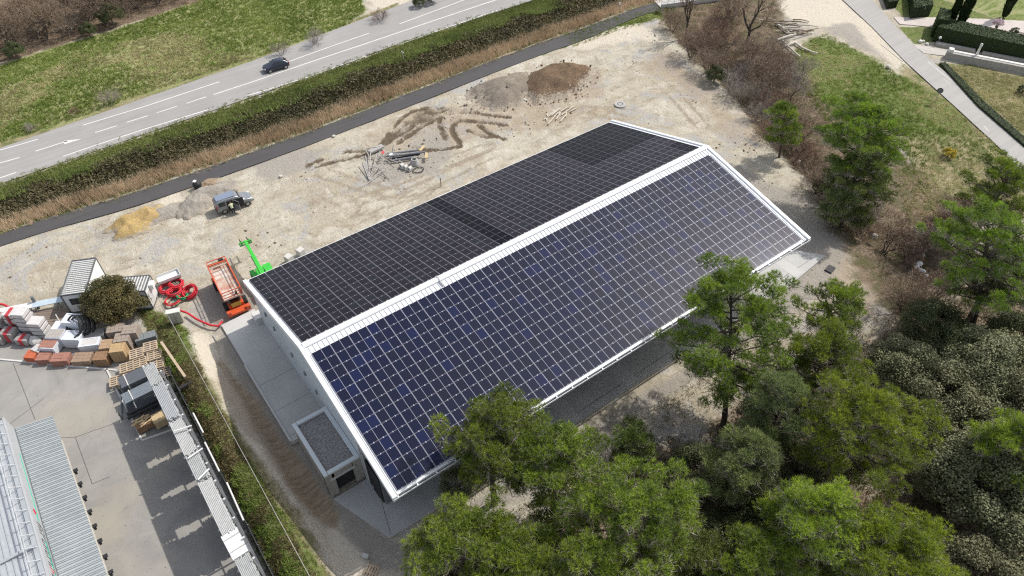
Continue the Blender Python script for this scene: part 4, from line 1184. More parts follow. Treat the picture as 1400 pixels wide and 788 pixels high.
def tufts(name, pts, z0, nb, L, spread, wd, m_, up=1.0, patch=None):
    n = len(pts); c_ = np.column_stack([pts, np.broadcast_to(z0, (n,))])
    t = np.clip(vnoise(pts[:, 0], pts[:, 1], .22, 77)*1.6-.3+rng.normal(0, .18, n), 0, 1)
    if patch is not None: t = patch
    c_ = np.repeat(c_, nb, 0); k = n*nb; c_[:, :2] += rng.normal(0, spread, (k, 2))
    d = unit(np.column_stack([rng.normal(0, .55, (k, 2)), np.full(k, up)]))
    Lx = rng.uniform(L*.6, L*1.3, k)
    V, F, T = blades(c_, d, Lx, rng.uniform(.7, 1.3, k)*wd, np.clip(np.repeat(t, nb)+rng.normal(0, .15, k), 0, 1))
    o = link(name, fast_mesh(name, V, F, 3, [m_], T)); return setp(o, kind='stuff')


pts = scatter(15000, [(-30, 103), (0, 90), (140, 47), (270, 2), (300, -30), (480, -30), (500, 14), (478, 32), (400, 60), (340, 82), (200, 126), (100, 163), (0, 194), (-30, 204)])
mix_ = vnoise(pts[:, 0], pts[:, 1]*1.6, .09, 70)*1.3+vnoise(pts[:, 0]*.5+pts[:, 1]*.4, pts[:, 1]-pts[:, 0]*.2, .5, 71)*.5
isg = mix_+rng.normal(0, .10, len(pts)) + np.where(pts[:, 0] > 22, .15, 0) > .84
tufts('meadow_grass', pts[isg], -.05, 7, .34, .13, .10, GRASS, .9); tufts('dry_meadow_grass', pts[~isg], -.05, 7, .32, .13, .09, GRASSD, .8)
pts = np.vstack([scatter(4500, [(186, 420), (222, 432), (258, 452), (290, 540), (345, 640), (455, 800), (375, 800), (300, 640), (240, 540), (215, 480)])])
g_ = vnoise(pts[:, 0], pts[:, 1], .5, 72)
zz_ = np.array([gz(*p_) for p_ in pts])-.03
tufts('verge_grass', pts[g_ > .54], zz_[g_ > .54], 7, .26, .1, .06, GRASS, .9); tufts('dry_verge_grass', pts[g_ <= .54], zz_[g_ <= .54], 7, .24, .1, .06, leaf_mat('brown_blades', (0.112, 0.104, 0.048), (0.272, 0.224, 0.112)), .8)
pts = scatter(2600, [(262, 470), (330, 585), (420, 715), (470, 800), (420, 800), (340, 680), (285, 570), (245, 490)])
pts = pts[sdist(pts[:, 0], pts[:, 1], wpoly([(258, 470), (296, 545), (346, 622), (412, 708), (455, 800), (420, 800), (340, 680), (285, 570), (245, 490)])) > 0]
tufts('straw_grass', pts, np.array([gz(*p_) for p_ in pts])-.03, 6, .22, .1, .05, GRASSD, .8)
pts = scatter(7000, [(1085, 66), (1130, 45), (1200, 85), (1290, 135), (1400, 230), (1420, 290), (1330, 300), (1240, 300), (1220, 210), (1130, 170), (1095, 120)])
g_ = vnoise(pts[:, 0], pts[:, 1], .16, 73)+vnoise(pts[:, 0], pts[:, 1], .9, 74)*.3 + np.where(pts[:, 1] > -2, .13, -.08)
tufts('slope_grass', pts[g_ > .66], -.04, 6, .26, .12, .08, GRASS, .9); tufts('dry_slope_grass', pts[g_ <= .66], -.04, 6, .24, .12, .07, GRASSD, .7)
pts = scatter(3000, [(1285, 90), (1330, 92), (1450, 118), (1450, 205), (1400, 182), (1345, 135)])
tufts('dry_field_grass', pts, -.04, 6, .24, .12, .08, GRASSD, .7)
# verge of the highway: short green grass, then the bramble slope, then the reeds
def between(f0, f1, n, jit=.15):
    xs = rng.uniform(-25, 92, n); yl_ = np.interp(xs, lo_line[:, 0], lo_line[:, 1]); yc_ = np.interp(xs, cu[:, 0], cu[:, 1])
    f = rng.uniform(f0, f1, n)+rng.normal(0, jit*.3, n); return np.column_stack([xs, yl_*(1-f)+yc_*f]), f
lo_line = L_
pts, f = between(.02, .26, 7000); tufts('roadside_grass', pts, -.02+np.clip(f-.12, 0, .3)*1.2, 7, .30, .14, .09, leaf_mat('road_grass', (0.125, 0.165, 0.040), (0.290, 0.325, 0.110)), .9)
pts, f = between(.35, .80, 18000)
hh_ = (.2+.55*np.clip((.82-f)/.36, 0, 1))*(.1+1.6*vnoise(pts[:, 0], pts[:, 1], .35, 75))
n = len(pts); per = 4
c_ = np.repeat(np.column_stack([pts, np.zeros(n)]), per, 0); c_[:, 2] = np.repeat(hh_, per)*rng.uniform(.25, 1.0, n*per); c_[:, :2] += rng.normal(0, .18, (n*per, 2))
tn = np.repeat(vnoise(pts[:, 0], pts[:, 1], .5, 76)*1.3-.25, per)+rng.normal(0, .2, n*per)
V, F, T = leaves(c_, unit(rng.normal(size=(n*per, 3))+np.array([0, -.3, .5])), rng.uniform(.16, .34, n*per), np.clip(tn, 0, 1))
o = link('bramble_bank', fast_mesh('bramble_bank', V, F, 4, [BRAM], T)); setp(o, kind='stuff')
pts, f = between(.22, .40, 6500); g_ = vnoise(pts[:, 0], pts[:, 1], .3, 78)
pts, f = pts[g_ > .40], f[g_ > .40]
tufts('bank_grass', pts, .05+np.clip(f-.26, 0, .2)*3.0*(.5+vnoise(pts[:, 0], pts[:, 1], .4, 79)), 7, .45, .2, .09, leaf_mat('bank_blades', (0.105, 0.145, 0.035), (0.235, 0.285, 0.085)), .8)
pts, f = between(.77, .945, 7500); tufts('dry_reeds', pts, np.zeros(len(pts))-.02, 8, .75, .12, .045, REED, 1.7)
pts, f = between(.92, .99, 1800); tufts('path_grass', pts, np.zeros(len(pts))-.02, 6, .2, .1, .07, GRASS, .8)
pts = scatter(900, [(770, 46), (850, 22), (900, 8), (925, 12), (905, 26), (840, 44), (780, 66)]); tufts('path_grass', pts, -.02, 6, .22, .1, .07, GRASS, .8)
pts = scatter(2600, [(905, 25), (985, -5), (1060, 30), (1085, 110), (1150, 170), (1260, 330), (1290, 420), (1230, 440), (1180, 330), (1110, 240), (1040, 170), (975, 105), (925, 55)])
tufts('dead_grass', pts, np.array([gz(*p_) for p_ in pts]), 7, .45, .25, .06, leaf_mat('dead_blades', (0.192, 0.144, 0.096), (0.480, 0.376, 0.256)), .6)
pts = scatter(5200, [(620, 790), (740, 740), (800, 660), (880, 600), (960, 600), (1010, 555), (1080, 505), (1180, 470), (1240, 445), (1300, 400), (1400, 360), (1480, 560), (1480, 820), (620, 820)])
tufts('forest_undergrowth', pts, np.array([gz(*p_) for p_ in pts]), 7, .5, .3, .08, leaf_mat('undergrowth', (0.065, 0.065, 0.033), (0.221, 0.195, 0.104)), .6)
# ================================================================== VEHICLES AND MACHINES
GLASS = mat('dark_glass', (0.02, 0.024, 0.028), None, 1, .12, fine=3, spec=.6)
RUB = mat('rubber', (0.025, .025, .025), None, 3, .9)
RIM = mat('rim_grey', (.42, .43, .44), None, 3, .4, .6)
LAMP = mat('lamp_clear', (.75, .76, .76), None, 3, .2)
REDL = mat('lamp_red', (.4, .02, .02), None, 3, .3)
BLK = mat('black_plastic', (.025, .025, .027), None, 3, .6)


def wheel(parent, c, r, wd, tyre=RUB, rim=RIM, axis='y'):
    w_ = mb(tyre); n = 20
    prof = [(r*.62, -wd*.45), (r*.92, -wd*.5), (r, -wd*.3), (r, wd*.3), (r*.92, wd*.5), (r*.62, wd*.45)]
    ring = []
    for (rad, off) in prof:
        ring.append(w_.add([(c[0]+rad*math.cos(2*PI*j/n), c[1]+off, c[2]+rad*math.sin(2*PI*j/n)) if axis == 'y' else (c[0]+off, c[1]+rad*math.cos(2*PI*j/n), c[2]+rad*math.sin(2*PI*j/n)) for j in range(n)]))
    for a_, b_ in zip(ring[:-1], ring[1:]):
        for j in range(n): w_.face([a_+j, a_+(j+1) % n, b_+(j+1) % n, b_+j])
    o = w_.build('wheel', parent, smooth=False)
    h_ = mb(rim); h_.cyl((c[0], c[1]-wd*.42, c[2]) if axis == 'y' else (c[0]-wd*.42, c[1], c[2]), r*.64, wd*.84, 14, axis=axis)
    h_.build('rim', o); return o


def car_body(parent, paint, st, bev=.05):
    """st: stations (x, half width, z_low, z_belt, half width of roof, z_top). Hull below the belt, cabin above it; returns builders"""
    b_ = mb(paint); R_ = []
    for (x_, hw_, z0, zb_, rw, zt) in st:
        pts = [(x_, -hw_*.93, z0), (x_, -hw_, z0+(zb_-z0)*.35), (x_, -hw_*.985, z0+(zb_-z0)*.8), (x_, -hw_*.94, zb_)]
        if zt > zb_+.02: pts += [(x_, -rw, zt-.05), (x_, -rw*.82, zt)]
        else: pts += [(x_, -hw_*.80, zb_+.015), (x_, -hw_*.5, zb_+.03)]
        pts = pts+[(p_[0], -p_[1], p_[2]) for p_ in pts[::-1]]
        R_.append(b_.add(pts))
    n = 12
    for a_, c_ in zip(R_[:-1], R_[1:]):
        for j in range(n): b_.face([a_+j, a_+(j+1) % n, c_+(j+1) % n, c_+j])
    b_.face([R_[0]+j for j in range(n)]); b_.face([R_[-1]+j for j in range(n)][::-1])
    o = b_.build('body', parent, smooth=True)
    me_ = o.data
    md = o.modifiers.new('sub', 'SUBSURF'); md.levels = 2; md.render_levels = 2
    for e in me_.edges: pass
    return o


def windowpane(parent, pts, name='window'):
    w_ = mb(GLASS); i_ = w_.add(pts); w_.face([i_+k for k in range(len(pts))]); return w_.build(name, parent)


# dark hatchback on the highway, nose to the left (-x)
p0, p1 = at(366, 99.5, 0), at(393, 92, 0)
ctr = (p0+p1)/2; ang = math.atan2(p0[1]-p1[1], p0[0]-p1[0])
CARM = mat('car_paint_night', (0.022, 0.027, 0.048), (0.018, .022, .04), 1, .22, fine=3, spec=.6)
T = thing('hatchback_car', 'dark blue hatchback driving along the highway', 'car', (ctr[0], ctr[1]+.3, .03), ang)
car_body(T, CARM, [(1.96, .62, .36, .62, .5, .62), (1.88, .80, .22, .74, .6, .74), (1.3, .86, .2, .86, .6, .87), (.85, .87, .2, .93, .62, .95), (.25, .87, .2, .95, .60, 1.38), (-.3, .87, .2, .96, .60, 1.47), (-1.1, .87, .2, .98, .58, 1.42), (-1.6, .86, .22, .98, .55, 1.2), (-1.85, .82, .25, .92, .6, .95), (-1.9, .7, .35, .8, .55, .8)])
windowpane(T, [(.80, -.60, .975), (.80, .60, .975), (.30, .54, 1.36), (.30, -.54, 1.36)], 'windscreen')
windowpane(T, [(-1.80, .55, 1.03), (-1.80, -.55, 1.03), (-1.45, -.50, 1.36), (-1.45, .50, 1.36)], 'rear_window')
for sgn in (-1, 1):
    w_ = mb(GLASS)
    for poly in ([(.55, 1.0), (-.25, 1.02), (-.25, 1.36), (.18, 1.34)], [(-.32, 1.02), (-1.25, 1.06), (-1.05, 1.33), (-.32, 1.36)]):
        i_ = w_.add([(x_, sgn*(.845-(z_-1.0)*.56), z_) for x_, z_ in poly]); w_.face(range(i_, i_+4))
    w_.build('side_window', T)
    l_ = mb(LAMP); l_.box((1.80, sgn*.58, .66), (.26, .30, .14), sgn*-.35); l_.build('headlight', T, bevel=.03)
    l_ = mb(REDL); l_.box((-1.84, sgn*.66, .82), (.14, .18, .3)); l_.build('tail_light', T)
    l_ = mb(CARM); l_.box((.55, sgn*1.0, 1.0), (.16, .2, .13)); l_.build('wing_mirror', T, bevel=.03)
    for x_ in (1.22, -1.22): wheel(T, (x_, sgn*.79, .31), .31, .2)
l_ = mb(mat('number_plate', (.7, .7, .68), None, 2, .5)); l_.box((1.97, 0, .42), (.03, .5, .11)); l_.build('number_plate', T)

# silver van with an open door
VANM = mat('silver_paint', (0.24, 0.25, 0.265), (.21, .22, .235), 1, .3, .3, fine=3, spec=.6)
VB = mat('blue_grey_roof', (0.24, 0.28, 0.36), (.22, .26, .34), 1, .3, .2, fine=3)
p0, p1 = at(340, 281.8), at(309, 292.7)
ang = math.atan2(p0[1]-p1[1], p0[0]-p1[0]); ctr = (p0+p1)/2+np.array([-math.sin(ang), math.cos(ang), 0])*.9
T = thing('delivery_van', 'silver delivery van on the sand with its front door open', 'van', (ctr[0], ctr[1], .0), ang)
car_body(T, VANM, [(2.18, .62, .38, .68, .5, .68), (2.08, .82, .25, .82, .6, .82), (1.5, .9, .22, 1.0, .6, 1.01), (1.12, .9, .22, 1.06, .68, 1.1), (.62, .91, .22, 1.08, .70, 1.68), (.2, .91, .22, 1.08, .72, 1.82), (-1.2, .91, .22, 1.08, .74, 1.86), (-1.95, .91, .24, 1.08, .72, 1.82), (-2.12, .88, .28, 1.05, .70, 1.60), (-2.16, .84, .36, .9, .66, 1.2)])
windowpane(T, [(1.08, -.62, 1.12), (1.08, .62, 1.12), (.66, .62, 1.62), (.66, -.62, 1.62)], 'windscreen')
windowpane(T, [(-2.135, .55, 1.2), (-2.135, -.55, 1.2), (-2.09, -.52, 1.62), (-2.09, .52, 1.62)], 'rear_window')
w_ = mb(VB); w_.box((-.85, 0, 1.865), (2.1, 1.15, .03)); w_.build('roof_panel', T)
for sgn in (-1, 1):
    w_ = mb(GLASS)
    polys = [[(.95, 1.12), (.1, 1.12), (.1, 1.62), (.5, 1.60)], [(-1.05, 1.12), (-1.85, 1.12), (-1.8, 1.60), (-1.05, 1.62)]] if sgn > 0 else [[(-1.05, 1.12), (-1.85, 1.12), (-1.8, 1.60), (-1.05, 1.62)]]
    for poly in polys:
        i_ = w_.add([(x_, sgn*(.895-(z_-1.1)*.26), z_) for x_, z_ in poly]); w_.face(range(i_, i_+4))
    w_.build('side_window', T)
    l_ = mb(LAMP); l_.box((1.98, sgn*.66, .80), (.24, .26, .2), sgn*-.3); l_.build('headlight', T, bevel=.04)
    l_ = mb(REDL); l_.box((-2.12, sgn*.82, 1.05), (.1, .1, .5)); l_.build('tail_light', T)
    for x_ in (1.38, -1.38): wheel(T, (x_, sgn*.82, .33), .33, .22)
w_ = mb(BLK); w_.box((2.16, 0, .45), (.12, 1.3, .2)); w_.build('front_bumper', T, bevel=.03); w_ = mb(BLK); w_.box((-2.18, 0, .42), (.1, 1.5, .18)); w_.build('rear_bumper', T, bevel=.03)
w_ = mb(DARK); w_.box((.55, -.885, .95), (.95, .06, 1.2)); w_.box((-.45, -.885, .98), (.95, .06, 1.25)); w_.build('door_openings', T)
w_ = mb(VANM); w_.box((.06, -1.28, .72), (.06, .92, .86), .55); w_.box((.06, -1.28, 1.62), (.05, .92, .05), .55); w_.box((-.17, -.92, 1.38), (.05, .06, .5)); w_.box((.30, -1.66, 1.38), (.05, .06, .5))
dr_ = w_.build('front_door', T); w_ = mb(GLASS); w_.box((.06, -1.28, 1.38), (.02, .84, .44), .55); w_.build('window', dr_)
VANP = T


# ---- people
def person(loc, rotz, label, lean=.0, vest=None, trousers=None):
    P_ = {'pel': (0, 0, .95), 'sp': (lean*.15, 0, 1.15), 'ch': (lean*.42, 0, 1.36), 'nk': (lean*.55, 0, 1.52), 'hd': (lean*.66+.02, 0, 1.66), 'tp': (lean*.7+.02, 0, 1.76)}
    for s_, n_ in ((-1, 'l'), (1, 'r')):
        P_.update({'hp'+n_: (0, s_*.09, .92), 'kn'+n_: (.05*s_+.02, s_*.11, .5), 'an'+n_: (.10*s_-.04, s_*.12, .09), 'to'+n_: (.10*s_+.12, s_*.13, .035),
                   'sh'+n_: (lean*.45, s_*.2, 1.42), 'el'+n_: (lean*.5+.14, s_*.27, 1.14), 'wr'+n_: (lean*.55+.36, s_*.2, 1.10), 'ha'+n_: (lean*.55+.45, s_*.18, 1.11),
                   'f1'+n_: (lean*.55+.53, s_*.15, 1.12), 'f2'+n_: (lean*.55+.545, s_*.18, 1.11), 'f3'+n_: (lean*.55+.53, s_*.21, 1.10), 'th'+n_: (lean*.55+.47, s_*.12, 1.13)})
    E_ = [('pel', 'sp'), ('sp', 'ch'), ('ch', 'nk'), ('nk', 'hd'), ('hd', 'tp')]
    for n_ in 'lr': E_ += [('pel', 'hp'+n_), ('hp'+n_, 'kn'+n_), ('kn'+n_, 'an'+n_), ('an'+n_, 'to'+n_), ('ch', 'sh'+n_), ('sh'+n_, 'el'+n_), ('el'+n_, 'wr'+n_), ('wr'+n_, 'ha'+n_)]+[('ha'+n_, f_+n_) for f_ in ('f1', 'f2', 'f3', 'th')]
    rad = {'pel': .15, 'sp': .145, 'ch': .165, 'nk': .065, 'hd': .105, 'tp': .075, 'hp': .1, 'kn': .068, 'an': .05, 'to': .045, 'sh': .075, 'el': .05, 'wr': .036, 'ha': .04, 'f1': .011, 'f2': .011, 'f3': .011, 'th': .013}
    keys = list(P_); me_ = bpy.data.meshes.new('person'); me_.from_pydata([P_[k_] for k_ in keys], [(keys.index(a_), keys.index(b_)) for a_, b_ in E_], [])
    tmp = bpy.data.objects.new('person', me_); COL.objects.link(tmp)
    tmp.modifiers.new('skin', 'SKIN'); sv = me_.skin_vertices[0].data
    for i_, k_ in enumerate(keys):
        r_ = rad.get(k_, rad.get(k_[:-1], .05)); sv[i_].radius = (r_, r_*(.8 if k_ in ('pel', 'sp', 'ch') else 1)); sv[i_].use_root = (k_ == 'pel')
    sub = tmp.modifiers.new('sub', 'SUBSURF'); sub.levels = 1; sub.render_levels = 1
    dg = bpy.context.evaluated_depsgraph_get(); nm = bpy.data.meshes.new_from_object(tmp.evaluated_get(dg)); bpy.data.objects.remove(tmp)
    for m__ in (mat('skin', (.45, .29, .2), None, 3, .6), vest, trousers, mat('boots', (.04, .035, .03), None, 3, .8)): nm.materials.append(m__)
    for f_ in nm.polygons:
        z_ = f_.center.z; f_.use_smooth = True
        f_.material_index = 3 if z_ < .12 else 2 if z_ < .97 else 0 if (z_ > 1.5 or f_.center.x > lean*.5+.30) else 1
    o = link('person', nm, None, loc); o.rotation_euler = (0, 0, rotz); setp(o, label, 'person')
    hcol = mb(mat('dark_hair', (.04, .03, .025), None, 4, .8)); c_ = (lean*.67, 0, 1.71)
    for k_ in range(4): hcol.cyl((c_[0], 0, c_[2]-.05+.035*k_), .112*math.cos(k_*.38), .036, 12, .112*math.cos((k_+1)*.38))
    hcol.build('hair', o); return o


HIVIS = mat('hi_vis_vest', (.55, .62, .22), (.66, .66, .58), 9, .7, wear=.08, fine=20)
b_ = at(320.4, 293.2)
person((b_[0], b_[1], 0), ang+PI/2, 'person in a pale hi-vis vest and dark trousers leaning into the silver van', .35, HIVIS, mat('dark_trousers', (.03, .032, .04), None, 4, .9))

# orange scissor lift
ORG = mat('machine_orange', (0.60, 0.095, 0.03), (.50, .08, .025), 2, .45, fine=5)
p_ = at(310, 392, 1.5)
LIFT = thing('scissor_lift', 'orange rough-terrain scissor lift folded down beside the hall corner', 'scissor lift', (-.85, 20.0, 0), R(-94)); LIFT.scale = (1.12, 1.04, 1.0)
# long axis along local x
w_ = mb(ORG); w_.box((0, 0, .72), (4.3, 1.5, .38)); w_.box((2.55, 0, .42), (.7, 2.3, .28)); w_.box((2.75, -.95, .68), (.35, .4, .4)); w_.box((2.75, .95, .68), (.35, .4, .4)); w_.box((-2.45, 0, .6), (.5, 2.2, .3)); w_.build('chassis', LIFT, bevel=.03)
for x_ in (1.55, -1.55):
    for y_ in (-.95, .95): wheel(LIFT, (x_, y_, .48), .48, .4, RUB, ORG)
w_ = mb(mat('scissor_grey', (.2, .2, .19), None, 3, .6))
for k_ in range(5):
    for y_ in (-.6, .6):
        w_.bar((-1.9, y_, 1.0+k_*.16), (1.9, y_, 1.1+k_*.16), .1, .08); w_.bar((-1.9, y_*.8, 1.12+k_*.16), (1.9, y_*.8, 1.0+k_*.16), .1, .08)
w_.build('scissor_arms', LIFT)
w_ = mb(mat('deck_worn', (.52, .45, .38), (.42, .20, .14), 1.3, .7, wear=.12, fine=4)); w_.box((-.2, 0, 1.95), (4.9, 1.95, .1))
dk_ = w_.build('platform', LIFT)
w_ = mb(mat('deck_plate', (.62, .58, .52), (.5, .42, .36), 2, .6))
for x_, y_ in ((-1.7, -.5), (-1.7, .1), (-1.1, -.5), (1.2, -.5), (1.2, .2), (1.75, -.4), (1.75, .35), (-1.1, .2)): w_.box((x_, y_, 2.008), (.5, .55, .012))
w_.build('deck_plates', dk_)
w_ = mb(ORG)
for z_ in (2.25, 2.62, 3.0):
    t_ = .07 if z_ > 2.9 else .045
    for y_ in (-.95, .95): w_.bar((-2.6, y_, z_), (2.2, y_, z_), t_)
    for x_ in (-2.6, 2.2): w_.bar((x_, -.95, z_), (x_, .95, z_), t_)
for x_ in np.linspace(-2.6, 2.2, 6):
    for y_ in (-.95, .95): w_.bar((x_, y_, 2.0), (x_, y_, 3.0), .055)
w_.box((-.2, -.96, 2.12), (4.8, .03, .2)); w_.box((-.2, .96, 2.12), (4.8, .03, .2)); w_.box((-2.0, 0, 3.0), (.12, 1.9, .12))
w_.build('guard_rail', dk_)
w_ = mb(mat('control_box', (.05, .05, .05), None, 3, .5)); w_.box((-2.5, .45, 2.85), (.3, .5, .3)); w_.box((1.9, .4, 2.2), (.25, .2, .35)); w_.build('control_box', dk_, bevel=.02)
w_ = mb(mat('engine_black', (.03, .03, .03), None, 3, .7)); w_.box((.3, 0, .98), (2.6, 1.1, .3)); w_.use(mat('yellow_plate', (.5, .4, .08), None, 2, .6)); w_.box((2.22, 0, 1.0), (.1, .9, .5)); w_.build('engine', LIFT, bevel=.02)

# green telehandler with its boom out and forks up front
GRN = mat('machine_green', (0.055, 0.50, 0.055), (.045, .42, .05), 2, .4, fine=5)
TEL = thing('telehandler', 'bright green telehandler with its boom stretched out behind the hall', 'telehandler', (2.85, 19.3, 0), R(86))
w_ = mb(GRN); w_.box((0, 0, .95), (3.7, 1.0, .55)); w_.box((-1.7, 0, 1.05), (.7, 1.9, .7)); w_.box((.3, .78, 1.05), (1.7, .55, .7)); w_.box((1.35, .85, 1.2), (.9, .5, .12)); w_.box((1.35, -.85, 1.2), (.9, .5, .12)); w_.box((-1.25, .85, 1.22), (.9, .5, .1)); w_.box((-1.25, -.85, 1.22), (.9, .5, .1)); w_.build('chassis', TEL, bevel=.06)
for x_ in (1.35, -1.3):
    for y_ in (-.9, .9): wheel(TEL, (x_, y_, .58), .58, .42, RUB, GRN)
w_ = mb(GRN)
for x_, y_ in ((-.5, -.98), (.75, -.98), (-.5, -.3), (.75, -.3)): w_.bar((x_, y_, 1.1), (x_*.85, y_, 2.25), .07)
w_.box((.1, -.64, 2.28), (1.25, .78, .07)); cb = w_.build('cab', TEL)
w_ = mb(GLASS); w_.box((.12, -.64, 1.7), (1.15, .62, 1.05)); w_.build('window', cb)
w_ = mb(GRN); w_.bar((-1.6, .12, 1.75), (2.6, .12, 2.35), .42, .46); w_.bar((2.4, .12, 2.32), (4.7, .12, 2.62), .33, .36); w_.bar((4.5, .12, 2.6), (5.2, .12, 2.45), .26, .3)
bm = w_.build('boom', TEL, bevel=.03)
w_ = mb(GRN); w_.box((5.25, .12, 2.35), (.14, 1.35, .16)); w_.box((5.25, .12, 2.0), (.12, 1.35, .12)); w_.box((5.25, -.5, 2.2), (.14, .12, .5)); w_.box((5.25, .74, 2.2), (.14, .12, .5)); cg = w_.build('fork_carriage', bm)
for y_ in (-.28, .5):
    w_ = mb(mat('fork_steel', (.12, .11, .10), None, 3, .5, .5)); w_.box((5.36, y_, 2.2), (.06, .12, .7)); w_.box((5.98, y_, 1.87), (1.25, .12, .05)); w_.build('fork', bm)
w_ = mb(BLK); w_.tube([(-1.2, .3, 1.9), (.5, .35, 2.3), (2.4, .35, 2.55)], .035, 6); w_.build('hose', bm)
# ================================================================== SITE CABINS AND BITS ON THE BUILDING SITE
CAB = mat('cabin_white', (.74, .74, .72), (.66, .66, .64), .8, .5, fine=4)
CABT = mat('cabin_roof', (.62, .62, .60), (.50, .50, .49), 1.2, .5, fine=5)
GREY = mat('trim_grey', (.12, .125, .13), None, 3, .5)


def cabin(label, loc, rotz, L, W, H, door=True):
    t = thing('site_cabin', label, 'site cabin', loc, rotz)
    w_ = mb(CAB); w_.box((0, 0, H/2+.06), (L-.06, W-.06, H-.1)); wl_ = w_.build('walls', t)
    w_ = mb(CABT); w_.box((0, 0, H-.02), (L-.1, W-.1, .06))
    k = -L/2+.2
    while k < L/2-.1: w_.box((k, 0, H+.02), (.12, W-.2, .03)); k += .3
    w_.build('roof', t)
    w_ = mb(GREY)
    for sx in (-1, 1):
        w_.box((sx*(L/2-.03), 0, H+.0), (.1, W, .16)); w_.box((sx*(L/2-.03), 0, .1), (.1, W, .16))
        for sy in (-1, 1): w_.box((sx*(L/2-.02), sy*(W/2-.02), H/2), (.1, .1, H-.16))
    for sy in (-1, 1): w_.box((0, sy*(W/2-.03), H+.0), (L-.12, .1, .15)); w_.box((0, sy*(W/2-.03), .1), (L-.12, .1, .15))
    w_.build('frame', t)
    return t


C1 = cabin('white site cabin with corrugated roof behind the olive-brown bush', (-12.9, 29.35, 0), R(65), 5.3, 2.4, 2.6)
w_ = mb(GLASS); w_.box((-2.64, 0, 1.6), (.06, 1.3, .8)); wn_ = w_.build('window', C1)
w_ = mb(GREY)
for k in range(8): w_.box((-2.69, -.6+k*.17, 1.6), (.03, .03, .82))
w_.build('window_bars', wn_)
C2 = cabin('white site cabin with a canopy box on its end wall beside the red conduit coils', (-9.45, 25.25, 0), R(-30), 4.6, 2.35, 2.6)
w_ = mb(CAB); w_.box((2.5, .25, 2.1), (.45, .75, .55)); w_.build('air_conditioner', C2, bevel=.03)
w_ = mb(GREY); w_.box((2.29, .75, 2.15), (.05, .3, .4)); w_.build('window', C2)
w_ = mb(mat('door_white', (.62, .62, .61), None, 2, .5)); w_.box((2.285, -.35, 1.05), (.03, .9, 2.0)); w_.build('door', C2)

T = thing('flatbed_trailer', 'white low trailer body with a shelf line behind the second cabin', 'trailer', (-5.3, 25.9, 0), R(-3)); T.scale = (.8, .8, .8)
w_ = mb(CAB); w_.box((0, 0, .95), (2.9, 1.5, .12)); w_.box((0, .72, 1.15), (2.9, .06, .45)); w_.box((0, -.72, 1.15), (2.9, .06, .45)); w_.box((1.42, 0, 1.15), (.06, 1.38, .45)); w_.build('body', T)
w_ = mb(GREY); w_.box((0, 0, .7), (2.7, .9, .3)); w_.bar((-1.4, 0, .7), (-2.4, 0, .6), .1); w_.build('chassis', T)
for y_ in (-.7, .7): wheel(T, (.2, y_, .32), .32, .18)
# light metal panel lying over trestles left of the first cabin
T = thing('metal_panel', 'long pale blue and white metal panel left of the first cabin', 'panel', (-18.0, 30.05, 0), R(-19))
w_ = mb(mat('panel_white', (.70, .70, .68), None, 1, .5)); w_.box((-1.6, 0, .9), (3.3, .85, .07)); w_.use(mat('panel_blue', (.48, .57, .64), None, 1, .5)); w_.box((1.55, -.02, .9), (3.0, .85, .07)); w_.build('sheet', T)
for x_ in (-2.6, -.2, 2.4):
    w_ = mb(GREY)
    for sx in (-1, 1):
        for sy in (-1, 1): w_.bar((x_+sx*.2, sy*.34, 0), (x_, sy*.3, .86), .05)
    w_.build('trestle', T)
tb_ = mb(mat('bollard_grey', (.16, .18, .19), None, 2, .6)); tb_.tube([(0, 0, 0), (0, 0, 1.6)], .16, 10)
o = tb_.build('chimney_pipe', None, at(53, 421)); o.location.z = 0; setp(o, 'short grey upright pipe standing by the pale metal panel', 'pipe')

# conduit coils
RED = mat('conduit_red', (.60, .025, .04), (.48, .02, .035), 5, .5, fine=20)
GREEN = mat('conduit_green', (.03, .34, .14), (.02, .25, .1), 5, .5, fine=20)
BLKP = mat('pipe_black', (.022, .022, .024), (.035, .035, .037), 5, .6, fine=20)


def coil(name, label, px, R_, r, turns, m_, tilt=(0, 0), z0=0, group=None, H=.35):
    w_ = mb(m_); n = 26*turns; pts = []
    for k in range(n):
        a = 2*PI*k/26; rr = R_+r*1.8*((k//26) % 2)+random.uniform(-.015, .015)
        pts.append((rr*math.cos(a), rr*math.sin(a), r+H*k/n))
    w_.tube(pts, r, 6)
    o = w_.build(name, None, None, smooth=True); b = at(px[0], px[1], z0); o.location = (b[0], b[1], z0); o.rotation_euler = (tilt[0], tilt[1], random.uniform(0, 6))
    setp(o, label, 'pipe coil', group); return o


GC = 'conduit coils by the second cabin'
coil('conduit_coil', 'red conduit coil leftmost, lying nearest the second cabin', (229, 397), .62, .075, 5, RED, (.1, .05), 0, GC, .45)
coil('conduit_coil', 'red conduit coil at the back beside the leaning pallets', (242, 392), .60, .075, 5, RED, (.05, -.1), 0, GC, .5)
coil('conduit_coil', 'red conduit coil in the middle of the heap', (239, 402), .58, .075, 4, RED, (-.1, .1), .05, GC, .4)
coil('conduit_coil', 'loose red conduit coil nearest the beige cabinet', (237, 413), .72, .06, 3, RED, (.0, .1), 0, GC, .3)
coil('conduit_coil', 'flattened red conduit coil right of the green one', (262, 401), .68, .08, 5, RED, (.15, .35), .1, GC, .5)
coil('conduit_coil', 'small red conduit coil between green coil and heap', (252, 400), .5, .05, 3, RED, (.1, -.2), 0, GC, .25)
coil('conduit_coil', 'green conduit coil among the red ones', (250, 408), .42, .06, 4, GREEN, (.1, .2), 0, GC, .35)
coil('conduit_coil', 'small green coil inside the loose red one', (241, 416), .28, .045, 3, GREEN, (.1, .2), 0, GC, .2)
